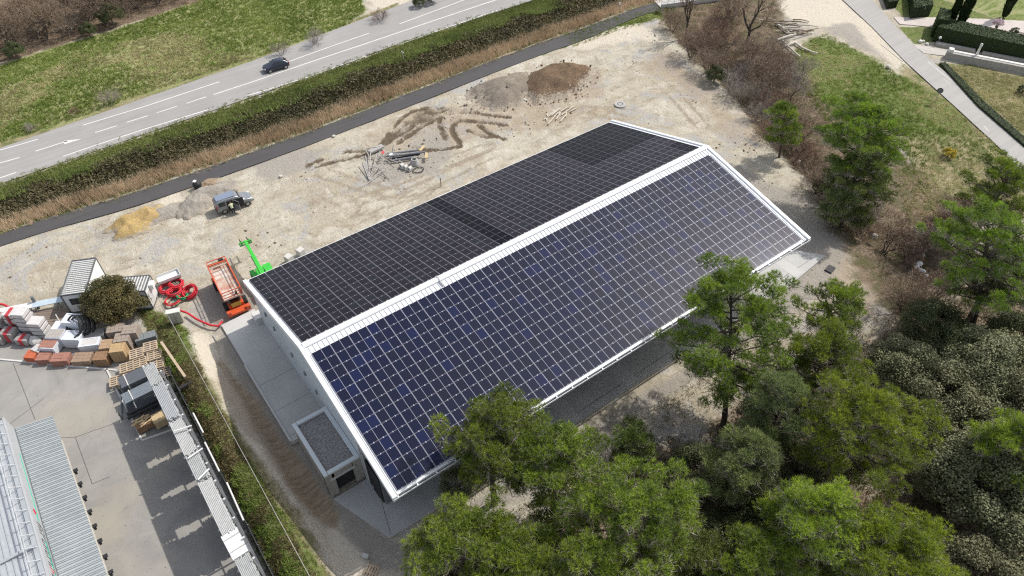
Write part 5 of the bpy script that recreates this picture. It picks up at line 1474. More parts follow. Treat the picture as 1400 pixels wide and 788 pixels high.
coil('pipe_coil', 'black corrugated pipe coils stacked under the olive-brown bush', (124, 446), .95, .09, 8, BLKP, (.9, .2), .75, None, 1.7)
w_ = mb(RED); w_.tube([(*at(244, 424, .9)[:2], .9)]+[tuple(at(*q_, .35)) for q_ in ((256, 428), (268, 436), (278, 441), (288, 445), (298, 446), (304, 440))], .11, 8)
o = w_.build('red_pipe', smooth=True); setp(o, 'thick red corrugated pipe snaking from the beige cabinet to the concrete pad', 'pipe')
w_ = mb(RED); w_.tube([tuple(at(*q_, .05)) for q_ in ((292, 442), (310, 436), (322, 431), (334, 427))], .02, 5)
o = w_.build('marking_cord', smooth=True); setp(o, 'thin red cord on the gravel along the concrete pad', 'cord')
w_ = mb(RED); w_.tube([tuple(at(*q_, .6)) for q_ in ((-12, 417), (0, 416), (6, 417), (12, 420))], .12, 8)
o = w_.build('red_pipe', smooth=True); setp(o, 'piece of red pipe behind the white block stacks at the picture side', 'pipe')

# beige utility cabinet with louvre lid
b_ = at(243, 440)
T = thing('utility_cabinet', 'beige utility cabinet standing at the end of the wire fence', 'cabinet', (b_[0], b_[1], 0), R(-20))
w_ = mb(mat('cabinet_beige', (.46, .44, .37), (.40, .38, .32), 1, .6)); w_.box((0, 0, .78), (1.25, .5, 1.5)); w_.build('housing', T, bevel=.02)
w_ = mb(mat('cabinet_lid', (.66, .65, .60), None, 1, .5)); w_.box((0, 0, 1.58), (1.36, .62, .1)); w_.build('lid', T, bevel=.02)
w_ = mb(GREY); w_.box((0, -.255, .78), (.02, .02, 1.4)); w_.box((.12, -.265, .8), (.05, .03, .15)); w_.build('door_seam', T)

# pallets
WOODP = mat('pallet_wood', (.50, .40, .29), (.38, .29, .20), 3, .85, fine=14)
WOODG = mat('weathered_wood', (.25, .20, .165), (.17, .135, .11), 3, .9, fine=14)
WOODO = mat('brown_timber', (.30, .18, .10), (.22, .13, .075), 3, .8, fine=14)
WOODY = mat('fresh_timber', (.56, .43, .25), (.46, .34, .19), 3, .8, fine=14)


def pallet(label, px, z, rotz, m_=WOODP, n=1, L=1.2, W=1.0, group=None, tilt=None):
    """n flat pallets in one stack, top at height z"""
    b = at(px[0], px[1], z); root = None
    for k in range(n):
        w_ = mb(m_); z0 = z-(k+1)*.145
        for i in range(5): w_.box((0, -W/2+.06+i*(W-.12)/4, .131), (L, .12, .022))
        for i in (-1, 0, 1):
            w_.box((i*(L/2-.07), 0, .113), (.12, W, .018))
            for j in (-1, 0, 1): w_.box((i*(L/2-.07), j*(W/2-.07), .06), (.12, .12, .085))
            w_.box((i*(L/2-.07), 0, .009), (.12, W, .018))
        o = w_.build('wooden_pallet', None, (b[0]+random.uniform(-.03, .03), b[1]+random.uniform(-.03, .03), z0)); o.rotation_euler = (0, 0, rotz+random.uniform(-.03, .03))
        if tilt: o.rotation_euler = (tilt[0], tilt[1], rotz)
        setp(o, label if k == 0 else None, 'pallet', group); root = root or o
        if k: o['label'] = 'pallet lying under the ' + ' '.join(label.split()[:12])
    return root


pallet('grey wooden pallet leaning behind the red conduit coils', (240, 385), .35, R(30), WOODG, 1, 1.4, 1.0, None, (.15, .2))
pallet('pale wooden pallet lying right of the red conduit coils', (257, 389), .2, R(10), WOODP, 1)
pallet('half-buried pale pallet beside the loose red coil', (229, 410), .15, R(40), WOODP, 1, .9, .6)
pallet('broken wooden pallet on the gravel near the bottom edge', (506, 783), .2, R(35), WOODP, 1)
w_ = mb(CONC2); w_.box((0, 0, .2), (.5, .28, .4)); o = w_.build('concrete_block', None, (*at(500, 762)[:2], 0), R(-50), bevel=.02); setp(o, 'lone concrete block on the gravel above the broken pallet', 'block')
for lb, px in (('white bulk block behind the eave nearest the telehandler', (395, 354)), ('white bulk block behind the eave farther from the telehandler', (411, 345))):
    w_ = mb(mat('white_block', (.60, .58, .54), (.42, .40, .37), 2, .8)); w_.box((0, 0, .42), (.75, .75, .84), .3)
    o = w_.build('concrete_block', None, (*at(px[0], px[1], .4)[:2], 0), bevel=.03); setp(o, lb, 'block')


# ---- earth and sand heaps
def heap(name, label, px, rx, ry, hgt, rotz, m_, seed, crater=0.0, rough=.25, two=None):
    n = 46; g_ = np.linspace(-1.25, 1.25, n); gx_, gy_ = np.meshgrid(g_, g_); c_ = at(*px)
    nz = (vnoise(gx_*3+seed, gy_*3, 1.0, seed, 3)-.5); rr = np.hypot(gx_, gy_)+nz*.75+(vnoise(gx_*1.3+seed, gy_*1.3, 1.0, seed+9, 2)-.5)*.5
    z_ = hgt*np.clip(1.0-rr, -.2, .75)/.75
    z_ += nz*rough*hgt*np.clip(1.3-rr, 0, 1)
    if crater: 
        cr_ = np.hypot(gx_-.05, (gy_+.15)*1.3); z_ -= crater*hgt*np.clip(1-cr_/.5, 0, 1)
    z_ += (vnoise(gx_*9, gy_*9, 1.0, seed+3, 2)-.5)*.10*np.clip(1.2-rr, 0, 1)
    z_ = np.where(rr > 1.02, -.25, z_-.02)
    V = np.column_stack([(gx_*rx).ravel(), (gy_*ry).ravel(), z_.ravel()]); ix = np.arange(n*n).reshape(n, n)
    F = np.stack([ix[:-1, :-1], ix[:-1, 1:], ix[1:, 1:], ix[1:, :-1]], -1).reshape(-1, 4)
    me_ = fast_mesh(name, V, F, 4, [m_], smooth=True); a_ = me_.attributes.new('rim', 'FLOAT', 'POINT'); a_.data.foreach_set('value', np.clip((rr.ravel()-.45)/.5, 0, 1).astype(np.float32))
    o = link(name, me_, None, (c_[0], c_[1], 0)); o.rotation_euler = (0, 0, rotz); setp(o, label, 'heap'); return o


def soil(name, a, b, c3, sc=1.0):
    s = NT(name); o = s.obj(); rim = s.attr('rim'); n1 = s.noise(o, .7*sc, 5, .65); n2 = s.noise(o, 4*sc, 4, .7); n3 = s.noise(o, 16, 2, .6)
    c = s.mix(s.ramp(n1, .35, .65), a, b); c = s.mix(s.ramp(n2, .52, .7), c, c3); c = s.mix(s.math('MULTIPLY', s.ramp(n3, .62, .72), .5), c, (.55, .5, .42))
    c = s.mix(s.ramp(s.math('ADD', rim, s.math('MULTIPLY', s.math('SUBTRACT', n2, .5), 1.4)), .62, 1.05), c, s.mix(n2, (.38, .33, .26), (.49, .43, .35)))
    s.out(c, .95, 0, .1); s.bump(s.math('ADD', n2, n3), .9, .12); return s.m


YS = soil('yellow_sand', (.52, .37, .155), (.45, .315, .14), (.56, .45, .27)); GS = soil('grey_sand', (.40, .36, .31), (.34, .305, .26), (.46, .42, .37))
BS = soil('brown_soil', (.20, .135, .085), (.135, .092, .06), (.28, .205, .14)); GB_ = soil('grey_soil', (.29, .245, .20), (.22, .185, .15), (.36, .31, .26))
heap('sand_pile', 'yellow sand pile with a scooped-out hollow near the cycle path', (190, 303), 3.5, 2.4, 1.2, R(8), YS, 21, .8, .3)
heap('sand_pile', 'pale spilled yellow sand right of the sand pile', (222, 292), 2.6, 1.5, .45, R(10), GS, 22, 0, .3)
heap('sand_pile', 'grey sand pile left of the silver van', (270, 280), 2.6, 1.9, .95, R(30), GS, 23, 0, .25)
heap('sand_pile', 'low grey sand ridge behind the silver van', (291, 262), 3.2, 1.6, .7, R(-10), GS, 24, 0, .3)
heap('soil_heap', 'small brown soil heap by the black and white sack', (283, 253), 1.7, .9, .6, R(5), soil('tan_soil', (.36, .27, .18), (.30, .22, .15), (.42, .34, .25)), 25, 0, .3)
heap('soil_heap', 'dark brown soil heap with stones behind the hall', (759, 112), 6.8, 4.4, 2.1, R(2), BS, 26, .25, .6)
heap('soil_heap', 'grey-brown soil heap left of the dark brown one', (690, 127), 6.2, 3.8, 1.5, R(2), GB_, 27, .15, .7)
ST = mat('pale_stone', (.56, .53, .48), (.42, .39, .35), 4, .9)


def stone(label, px, sz, m_=ST, seed=1, group=None, z=0):
    r_ = np.random.default_rng(seed); w_ = mb(m_); n1, n2 = 4, 6; b = len(w_.v)
    for i in range(n1+1):
        ph = PI*i/n1
        w_.add([(sz*math.sin(ph)*math.cos(2*PI*j/n2)*r_.uniform(.6, 1.25), sz*.8*math.sin(ph)*math.sin(2*PI*j/n2)*r_.uniform(.75, 1.15), sz*.55*math.cos(ph)+sz*.35) for j in range(n2)])
    for i in range(n1):
        for j in range(n2): w_.face([i*n2+j, (i+1)*n2+j, (i+1)*n2+(j+1) % n2, i*n2+(j+1) % n2])
    p_ = at(px[0], px[1], z); o = w_.build('stone', None, (p_[0], p_[1], z)); setp(o, label, 'stone', group); return o


GST = 'loose pale stones on the site'
for i, (px, py, sz, z) in enumerate([(779, 118, .22, .7), (748, 113, .2, 1.0), (763, 120, .25, .6), (718, 138, .35, 0), (800, 115, .2, .4), (456, 187, .28, 0), (1110, 283, .3, 0), (1102, 280, .2, 0), (1118, 285, .22, 0), (384, 242, .3, 0), (700, 133, .2, 0), (1300, 323, .4, 0)]):
    stone('loose pale stone on the building site ground', (px, py), sz, ST, 30+i, GST, z)
for i, (px, py, sz, lb) in enumerate([(1257, 362, .45, 'pile'), (1262, 372, .35, ''), (1253, 366, .35, ''), (1266, 378, .3, ''), (1262, 350, .3, ''), (1264, 343, .3, ''), (1258, 370, .3, '')]):
    stone('bright white stone in the gully below the reddish leafless tree', (px, py), sz, mat('white_stone', (.82, .82, .81), (.7, .7, .69), 4, .8), 50+i, 'white stones in the gully')
for lb, px, py, sz in (('white boulder on the brush edge right of the hall', 1092, 222, .35), ('white boulder in the grass by the country road', 1214, 93, .5), ('larger white boulder under the thin young pine', 1195, 325, .55)):
    stone(lb, (px, py), sz, ST, int(px))

# black and white builder's sack
T = thing('builders_sack', 'black and white builders sack beside the cycle path', 'sack', (*at(271, 257)[:2], 0), .4)
w_ = mb(BLK); n = 10
for i in range(5):
    rr = (.42, .52, .55, .5, .3)[i]; w_.add([(rr*math.cos(2*PI*j/n)*(1+.08*math.sin(j*3)), rr*math.sin(2*PI*j/n), i*.24) for j in range(n)])
for i in range(4):
    for j in range(n): w_.face([i*n+j, i*n+(j+1) % n, (i+1)*n+(j+1) % n, (i+1)*n+j])
w_.face([4*n+j for j in range(n)]); w_.build('bag', T, smooth=True)
w_ = mb(CAB); w_.box((-.1, .1, 1.03), (.42, .36, .14), .3); w_.build('flap', T, bevel=.04)

# pipe bundle, chute, manhole rings and hoop behind the hall
G1 = mat('grey_pvc', (.20, .21, .23), (.14, .15, .165), 4, .4, fine=9)
for lb, a, b, z, r in (('long dark grey pipe on top of the pipe pile', (533, 214), (581, 208), .6, .13), ('dark grey pipe at the front of the pipe pile', (536, 220), (566, 215), .3, .13), ('dark grey pipe at the back of the pipe pile', (526, 211), (578, 205), .3, .13), ('dark pipe in the middle of the pipe pile', (536, 217), (574, 211), .3, .12)):
    p0, p1 = at(*a, z), at(*b, z); w_ = mb(G1 if 'grey' in lb else BLKP); w_.tube([p0, p1], r, 10); setp(w_.build('drain_pipe', smooth=False), lb, 'pipe', 'pipe pile behind the hall')
for lb, px, rz in (('pale timber offcut at the right end of the pipe pile', (577, 203), .5), ('pale plank lying across the right end of the pipe pile', (583, 213), 1.0)):
    w_ = mb(WOODY); w_.box((0, 0, .5), (1.2, .35, .12), rz); setp(w_.build('plank', None, (*at(px[0], px[1], .5)[:2], 0)), lb, 'plank')
CR_ = mat('ring_concrete', (.42, .41, .39), (.33, .32, .30), 3, .9)
w_ = mb(CR_); w_.cyl((0, 0, 0), .62, .75, 22, .40, hole=.30); setp(w_.build('manhole_ring', None, (*at(567, 224)[:2], 0)), 'conical concrete manhole ring right of the pipe pile', 'manhole ring')
w_ = mb(BLKP); w_.tube([(.72*math.cos(2*PI*k/24), .55*math.sin(2*PI*k/24), .06) for k in range(24)], .06, 6, closed=True); setp(w_.build('pipe_hoop', None, (*at(572, 233)[:2], 0)), 'black hoop of pipe lying by the manhole ring', 'hoop')
for lb, px in (('white cylinder block left of the black hoop', (553, 232)), ('white cylinder block nearest the pipe pile', (559, 234)), ('smaller white block left of the two cylinder blocks', (548, 230))):
    w_ = mb(mat('white_block', (.60, .58, .54), (.42, .40, .37), 2, .8)); w_.cyl((0, 0, .28), .26, .5, 14, axis='x', hole=.12); w_.box((.2, 0, .08), (.6, .5, .16)); setp(w_.build('pipe_fitting', None, (*at(px[0], px[1])[:2], 0), .3), lb, 'fitting')
T = thing('debris_stack', 'jumbled pile of grey offcuts with a red rag left of the pipe pile', 'debris', (*at(526, 218)[:2], 0), .2)
r_ = np.random.default_rng(4); w_ = mb(mat('offcut_grey', (.42, .40, .37), (.28, .26, .24), 3, .8))
for k in range(34): q_ = r_.normal(0, .75, 3); w_.bar((q_[0], q_[1], .1+abs(q_[2])*.3), (q_[0]+r_.normal(0, .8), q_[1]+r_.normal(0, .8), .08+abs(r_.normal(0, .3))), .08, .05)
w_.build('offcuts', T); w_ = mb(RED); w_.box((.2, .45, .75), (.5, .3, .1), .5, Matrix.Rotation(.3, 3, 'X')); w_.build('rag', T, bevel=.03)
w_ = mb(CAB); w_.box((.7, -.55, .5), (.5, .35, .4), .2); w_.build('box', T)
# fallen steel lattice tripods
GAL = mat('rusty_galvanised', (.44, .42, .39), (.34, .32, .30), 4, .6)
T = thing('steel_trestle', 'light grey folded steel frame lying over the ruts left of the pipe pile', 'steel frame', (*at(508, 222)[:2], 0))
w_ = mb(GAL); P0 = np.array(at(505, 246, .1)); base = np.array(T.location)
for a in [(500, 213), (507, 204), (522, 224), (516, 210), (495, 220)]:
    q_ = np.array(at(*a, .7)); w_.bar(P0-base, q_-base, .09)
for a, b in [((500, 203), (524, 200)), ((500, 206), (506, 214)), ((507, 225), (532, 237)), ((522, 224), (536, 240)), ((503, 230), (518, 228)), ((505, 238), (512, 236)), ((498, 200), (505, 216)), ((505, 246), (530, 228))]:
    w_.bar(np.array(at(*a, .6))-base, np.array(at(*b, .45))-base, .07)
w_.build('frame', T)
w_ = mb(mat('sheet_grey', (.40, .38, .36), None, 2, .7)); q_ = np.array(at(514, 204, .35))-base; w_.box(tuple(q_), (2.2, .75, .25), .1); w_.build('trough', T)
w_ = mb(WOODG); w_.tube([(0, 0, -.1), (.02, 0, 1.25)], .06, 8); setp(w_.build('wooden_post', None, (*at(603, 255)[:2], 0)), 'short dark wooden post standing close to the rear eave', 'post')
# pale planks by the ridge end, manhole cover
r_ = np.random.default_rng(9)
for i, (px, py, a) in enumerate([(752, 158, .25), (760, 154, .2), (768, 153, .3), (776, 152, .22), (784, 151, .25), (764, 159, .3), (774, 157, .35), (756, 163, .4), (770, 163, .2), (748, 161, .5)]):
    w_ = mb(mat('bleached_wood', (.56, .50, .42), (.44, .38, .31), 4, .9)); L = r_.uniform(1.2, 3.2); w_.box((0, 0, .08+.05*(i % 3)), (L, .16, .05), a+r_.normal(0, .2))
    setp(w_.build('plank', None, (*at(px, py)[:2], 0)), 'bleached plank scattered on the soil behind the hall', 'plank', 'bleached planks behind the hall')
w_ = mb(CR_); w_.cyl((0, 0, -.05), .85, .12, 20); o = w_.build('manhole_cover', None, (*at(848, 143)[:2], 0)); setp(o, 'round grey manhole cover beyond the rear corner of the hall', 'manhole cover')
w_ = mb(BLK); w_.cyl((0, 0, .071), .42, .02, 16, hole=.34); w_.build('lid_ring', o)
w_ = mb(BLK); w_.box((0, 0, -.05), (1.1, .8, .14), .2); setp(w_.build('drain_grate', None, (*at(1135, 368)[:2], .03)), 'small black drain opening off the far end of the apron', 'drain')

# felled timber by the country road
r_ = np.random.default_rng(12)
LOGW = mat('log_pale', (.52, .47, .40), (.38, .33, .27), 3, .9); LOGB = mat('log_brown', (.22, .165, .12), (.15, .11, .08), 3, .9)
for i in range(22):
    px, py = 1085+r_.normal(0, 17), 40+r_.normal(0, 7); L = r_.uniform(2.2, 5); a = R(-40)+r_.normal(0, .25); c_ = at(px, py)
    w_ = mb(LOGB if i % 3 else LOGW); z_ = .1+r_.random()*.7; dx, dy = math.cos(a)*L/2, math.sin(a)*L/2
    w_.tube([(-dx, -dy, z_), (r_.normal(0, .15), r_.normal(0, .15), z_+.05), (dx, dy, z_+r_.normal(0, .1))], [.10, .085, .05], 6)
    setp(w_.build('felled_log', None, (c_[0], c_[1], 0)), ('brown felled log in the branch pile by the country road' if i % 3 else 'pale felled log in the branch pile by the country road'), 'log', 'felled logs by the country road')
for i, l in enumerate([[(1070, 56), (1076, 62), (1085, 70), (1094, 78)], [(1062, 55), (1075, 50), (1088, 47)], [(1072, 63), (1090, 57)], [(1086, 58), (1098, 66), (1110, 71), (1118, 73)], [(1060, 32), (1070, 38), (1080, 46)]]):
    w_ = mb(mat('peeled_log', (.66, .62, .54), (.52, .47, .40), 3, .8)); w_.tube([tuple(at(*q_, .25)) for q_ in l], [.2-.03*k for k in range(len(l))], 7)
    setp(w_.build('peeled_log'), 'peeled whitish trunk lying in front of the branch pile by the road', 'log', 'peeled logs by the country road')
# ================================================================== BUILDERS' YARD
WRAP = mat('white_wrap', (.68, .70, .74), (.56, .59, .64), 2.2, .35, bump=.25, fine=7)
WRAPW = mat('dusty_wrap', (.62, .60, .58), (.48, .46, .45), 2.2, .5, bump=.25, fine=7)
BLOCKG = mat('grey_block', (.36, .345, .33), (.27, .255, .245), 3, .9, fine=10)
TILE = mat('clay_tile', (.38, .185, .135), (.27, .13, .10), 4, .85, fine=9)
TILEO = mat('clay_orange', (.52, .135, .065), (.42, .11, .055), 4, .8, fine=9)
TILEB = mat('clay_brown', (.34, .24, .17), (.25, .175, .125), 4, .85, fine=9)
REDB = mat('red_band', (.48, .05, .06), (.40, .04, .05), 6, .6)
YR = R(-40)


def pack(name, label, cat, px, z, w_, d_, h_, m_, rz=YR, top=None, band=None, base=True, rows=0, group=None, rim=False):
    """a strapped pack on a pallet base; px = middle of its top at height z"""
    b = at(px[0], px[1], z); z0 = z-h_
    T = thing(name, label, cat, (b[0], b[1], max(0, z0)), rz+random.uniform(-.03, .03), group)
    zb_ = .12 if base else 0
    q_ = mb(m_)
    if rows:
        nx, ny, nz = rows; cw, cd_, ch = w_/nx, d_/ny, (h_-zb_)/nz
        for i in range(nx):
            for j in range(ny):
                for k in range(nz):
                    q_.box((-w_/2+cw*(i+.5)+random.uniform(-.012, .012), -d_/2+cd_*(j+.5)+random.uniform(-.012, .012), zb_+ch*(k+.5)), (cw*.95, cd_*.95, ch*.94))
        q_.build('load', T)
    else:
        q_.box((0, 0, zb_+(h_-zb_)/2), (w_, d_, h_-zb_)); q_.build('load', T, bevel=.04)
    if base:
        q_ = mb(WOODG); q_.box((0, 0, .10), (w_*.96, d_*.96, .03))
        for i in (-1, 0, 1): q_.box((i*w_*.42, 0, .045), (.12, d_*.96, .08))
        q_.build('pallet_base', T)
    if top is not None:
        q_ = mb(top); nx = 5
        for i in range(nx): q_.box((-w_/2+w_*(i+.5)/nx, random.uniform(-.03, .03), h_+.02), (w_/nx*.86, d_*.84, .05))
        q_.build('exposed_top', T)
    if rim:
        q_ = mb(WRAP)
        for sx in (-1, 1): q_.box((sx*w_*.44, 0, h_+.03), (w_*.12, d_, .08)); q_.box((0, sx*d_*.44, h_+.031), (w_*.76, d_*.12, .078))
        q_.build('wrap_rim', T, bevel=.02)
    if band:
        q_ = mb(REDB); q_.box((0, 0, h_+.006), (w_*.34, d_*1.01, .012)); q_.box((0, -d_/2-.012, zb_+(h_-zb_)/2), (w_*.34, .02, h_-zb_)); q_.box((-w_/2-.012, 0, zb_+(h_-zb_)*.5), (.02, d_*.4, (h_-zb_)*.55)); q_.build('printed_band', T)
    return T


GW_ = 'stacked packs of blocks in the builders yard'
def tower(px, n, ztop, lab, m_, band=None, w_=1.25, d_=1.15, names=('bottom', 'second', 'third', 'fourth', 'topmost')):
    hh_ = ztop/n
    b = at(px[0], px[1], ztop)
    for k in range(n):
        nm = 'topmost' if k == n-1 else names[k]
        T = pack('block_pack', '%s pack of %s' % (nm, lab), 'block pack', px, ztop, w_, d_, hh_-.01, m_, YR, None, band, True, 0, GW_)
        T.location = (b[0]+random.uniform(-.05, .05), b[1]+random.uniform(-.05, .05), k*hh_)


tower((25, 425), 5, 3.1, 'the tallest white tower by the red and white stack', WRAPW)
tower((48, 438), 4, 2.3, 'the shorter white tower right of the tallest one', WRAPW)
tower((12, 426), 4, 2.6, 'the grey stack with red printing left of the white towers', WRAPW, True, 1.1, 1.1)
tower((-6, 432), 3, 2.0, 'the grey stack cut off by the picture side', BLOCKG, True)
pack('block_pack', 'grey pack with red print standing in front of the tall stacks', 'block pack', (10, 452), 1.3, 1.25, 1.1, 1.3, BLOCKG, YR, None, True)
pack('block_pack', 'low grey pack with a red top stripe beside the crumpled white sack', 'block pack', (30, 461), .85, 1.25, .95, .85, BLOCKG, YR, None, True)
pack('block_pack', 'grey pack half out of the picture below the red printed stack', 'block pack', (-4, 458), 1.0, 1.2, 1.1, 1.0, BLOCKG, YR, None, True)
T = thing('bulk_bag', 'crumpled white bulk bag between grey pack and red rubble', 'bulk bag', (*at(47, 465, .4)[:2], 0), YR)
q_ = mb(WRAPW); n = 10
for i in range(5):
    rr = (.55, .66, .64, .5, .28)[i]; q_.add([(rr*math.cos(2*PI*j/n)*(1+.12*math.sin(j*2.3+i)), rr*.85*math.sin(2*PI*j/n)*(1+.1*math.cos(j*3)), i*.2+.04*math.sin(j*2)) for j in range(n)])
for i in range(4):
    for j in range(n): q_.face([i*n+j, i*n+(j+1) % n, (i+1)*n+(j+1) % n, (i+1)*n+j])
q_.face([4*n+j for j in range(n)]); q_.build('bag', T)
pack('wrapped_pack', 'tall blue-white wrapped pack nearest the black pipe coils', 'wrapped pack', (98, 436), 1.9, 1.7, 1.3, 1.9, WRAP, YR, None, None, True, 0, None, True)
pack('wrapped_pack', 'white wrapped pack between the timber strip and the tall wrapped pack', 'wrapped pack', (82, 445), 1.3, 1.5, 1.2, 1.3, WRAP, YR, None)
pack('wrapped_pack', 'white wrapped pack with grey tiles showing on top', 'wrapped pack', (75, 456), 1.4, 1.5, 1.25, 1.4, WRAP, YR, mat('tile_grey', (.42, .39, .36), (.33, .30, .28), 4, .8))
pack('wrapped_pack', 'white wrapped pack with an open crumpled top in the middle of the rows', 'wrapped pack', (99, 459), 1.3, 1.75, 1.25, 1.3, WRAP, YR, None, None, True, 0, None, True)
pack('wrapped_pack', 'long white wrapped pack next to the brown timber stacks', 'wrapped pack', (122, 468), 1.1, 1.9, 1.1, 1.1, WRAP, R(-25), WRAPW, None, True, 0, None, True)
pack('wrapped_pack', 'white wrapped pack topped with pink clay tiles', 'wrapped pack', (66, 470), 1.15, 1.5, 1.25, 1.15, WRAP, YR, TILE)
pack('slab_pack', 'pale grey slab pack under the bush behind the long wrapped pack', 'slab pack', (126, 456), .9, 2.2, 1.1, .9, BLOCKG, R(-20), None)
GR = 'clay packs along the white kerb'
pack('clay_pack', 'bright orange-red clay pack at the left end of the kerb row', 'clay pack', (42, 484), .75, 1.05, 1.0, .75, TILEO, YR, None, None, False, (3, 3, 3), GR)
pack('clay_pack', 'dull red clay pack second along the kerb row', 'clay pack', (59, 487), .75, 1.25, 1.0, .75, TILE, R(-32), None, None, False, (4, 3, 3), GR)
pack('clay_pack', 'widest dull red clay pack in the kerb row', 'clay pack', (82, 488), .85, 1.6, 1.1, .85, TILE, R(-32), None, None, False, (5, 3, 3), GR)
pack('clay_pack', 'grey-brown clay pack right of the gap in the kerb row', 'clay pack', (112, 488), .75, 1.75, 1.2, .75, TILEB, R(-32), None, None, False, (5, 3, 3), GR)
pack('rubble_pack', 'red and white broken tile pack between the bulk bag and the orange pack', 'tile pack', (52, 476), .8, 1.0, 1.0, .8, TILE, R(-60), WRAPW, None, True, (3, 2, 3))
GT = 'timber and brick stacks beside the pallets'
pack('brick_stack', 'dark brown brick stack at the right end of the kerb row', 'brick stack', (138, 486), 1.1, 1.35, 1.15, 1.1, WOODO, R(-32), None, None, True, (4, 3, 5), GT)
pack('brick_stack', 'tan brick stack with a flat pale top', 'brick stack', (147, 470), 1.35, 1.45, 1.2, 1.35, mat('tan_brick', (.42, .29, .18), (.33, .22, .135), 4, .85), R(-30), None, None, True, (4, 3, 6), GT)
pack('brick_stack', 'yellow-sided brick stack nearest the pallets', 'brick stack', (160, 475), 1.6, 1.35, 1.2, 1.6, mat('yellow_brick', (.47, .33, .17), (.36, .24, .13), 4, .85), R(-28), None, None, True, (4, 3, 7), GT)
pack('brick_stack', 'grey-brown brick stack behind the yellow-sided one', 'brick stack', (166, 461), 1.7, 1.4, 1.2, 1.7, mat('grey_brick', (.33, .275, .225), (.25, .205, .17), 4, .85), R(-28), None, None, True, (4, 3, 7), GT)
pack('brick_stack', 'tallest grey brick stack by the slate pack', 'brick stack', (177, 450), 1.8, 1.4, 1.2, 1.8, mat('grey_brick', (.33, .275, .225), (.25, .205, .17), 4, .85), R(-28), None, None, True, (4, 3, 7), GT)
pack('brick_stack', 'grey brick stack at the foot of the bush', 'brick stack', (157, 448), 1.6, 1.5, 1.2, 1.6, mat('grey_brick', (.33, .275, .225), (.25, .205, .17), 4, .85), R(-28), None, None, True, (4, 3, 6), GT)
pack('slate_pack', 'low blue-grey slate pack at the right end of the brick stacks', 'slate pack', (198, 459), .95, 1.9, .95, .95, mat('slate', (.20, .215, .22), (.15, .16, .165), 5, .7), R(-14), None, None, True, (7, 1, 3))
GP = 'wooden pallets stacked by the brick stacks'
for lb, px, z, n, rz, m_ in (('wooden pallet at the top of the pallet rows beside the slate pack', (205, 473), 1.0, 2, R(-14), WOODP), ('wooden pallet in the right row under the topmost one', (210, 485), .85, 2, R(-14), WOODP),
                             ('wooden pallet at the lower right of the pallet rows', (214, 497), .7, 2, R(-14), WOODP), ('wooden pallet second in the upper row next to the bricks', (186, 483), .95, 2, R(-14), WOODP),
                             ('wooden pallet in the middle of the pallet rows', (191, 495), .8, 2, R(-14), WOODP), ('wooden pallet in the lower row nearest the kerb', (173, 502), .8, 2, R(-14), WOODP),
                             ('wooden pallet at the lowest left corner of the rows', (159, 520), .6, 2, R(-14), WOODP), ('wooden pallet next to the end of the dark roofing pack', (177, 513), .6, 1, R(-14), WOODP), ('dark weathered wooden pallet under the wire fence end', (224, 509), .5, 2, R(-14), WOODG)):
    pallet(lb, px, z, rz, m_, n, 1.3, 1.2, GP)


def bundle(name, label, cat, pa, pb, z, nw, nh, r, m_, parent=None, strap=True, group=None, square=False, gap=2.02):
    """tubes or boards lying side by side between two spots seen at height z (their top)"""
    a, b = np.array(at(*pa, z)), np.array(at(*pb, z)); c_ = (a+b)/2; L = np.hypot(*(b-a)[:2]); ang = math.atan2(b[1]-a[1], b[0]-a[0])
    h_ = nh*2*r; T = thing(name, label, cat, (c_[0], c_[1], max(z-h_, 0)), ang, group); q_ = mb(m_)
    for i in range(nw):
        for k in range(nh):
            dl = random.uniform(-.06, .06)*L*.5; yy = (i-(nw-1)/2)*r*gap; zz = r+k*2*r
            if square: q_.box((dl*.4, yy, zz), (L, 2*r*.96, 2*r*.94))
            else: q_.tube([(-L/2+dl, yy, zz), (L/2+dl, yy, zz)], r, 7)
    q_.build('tubes' if not square else 'boards', T)
    if strap:
        for f in (-.3, .3):
            q_ = mb(mat('strap_white', (.66, .64, .60), None, 2, .7)); q_.box((f*L, 0, h_+.025), (.09, nw*r*gap+.1, .04))
            for s_ in (-1, 1): q_.box((f*L, s_*(nw*r*gap/2+.04), h_/2), (.09, .03, h_))
            q_.build('strap', T)
    return T


SLG = mat('roofing_dark', (.135, .145, .16), (.10, .105, .12), 3, .5, .2, fine=9)
SLB = mat('profile_blue_grey', (.24, .27, .30), (.175, .20, .225), 3, .5, .3, fine=9)
bundle('roofing_pack', 'dark grey roofing sheet pack with two pale straps', 'sheet pack', (163, 524), (208, 503), 1.5, 6, 6, .12, SLG, square=True)
bundle('profile_pack', 'blue-grey steel profile pack below the dark roofing pack', 'profile pack', (168, 546), (222, 519), 1.2, 5, 4, .13, SLB, square=True)
bundle('tube_pack', 'dark tube pack in the rack below the blue-grey profiles', 'tube pack', (174, 560), (228, 533), 1.0, 4, 3, .10, mat('tube_dark', (.07, .075, .08), None, 4, .5, .3), strap=True)
bundle('black_pipe', 'long black pipe sticking out towards the wire fence', 'pipe', (172, 566), (262, 521), 1.2, 1, 1, .17, BLKP, strap=False)
bundle('black_pipe', 'second long black pipe beside the one sticking out', 'pipe', (174, 571), (226, 545), 1.0, 1, 1, .15, BLKP, strap=False)
bundle('timber_pack', 'pale yellow timber pack at the right of the firewood pack', 'timber pack', (208, 574), (232, 562), 1.2, 6, 5, .09, WOODY, square=True, strap=False)
T = bundle('firewood_pack', 'loose yellow timber offcuts heaped on a pack left of the timber pack', 'timber pack', (184, 582), (206, 571), 1.0, 6, 4, .09, WOODO, square=True, strap=False)
q_ = mb(WOODY)
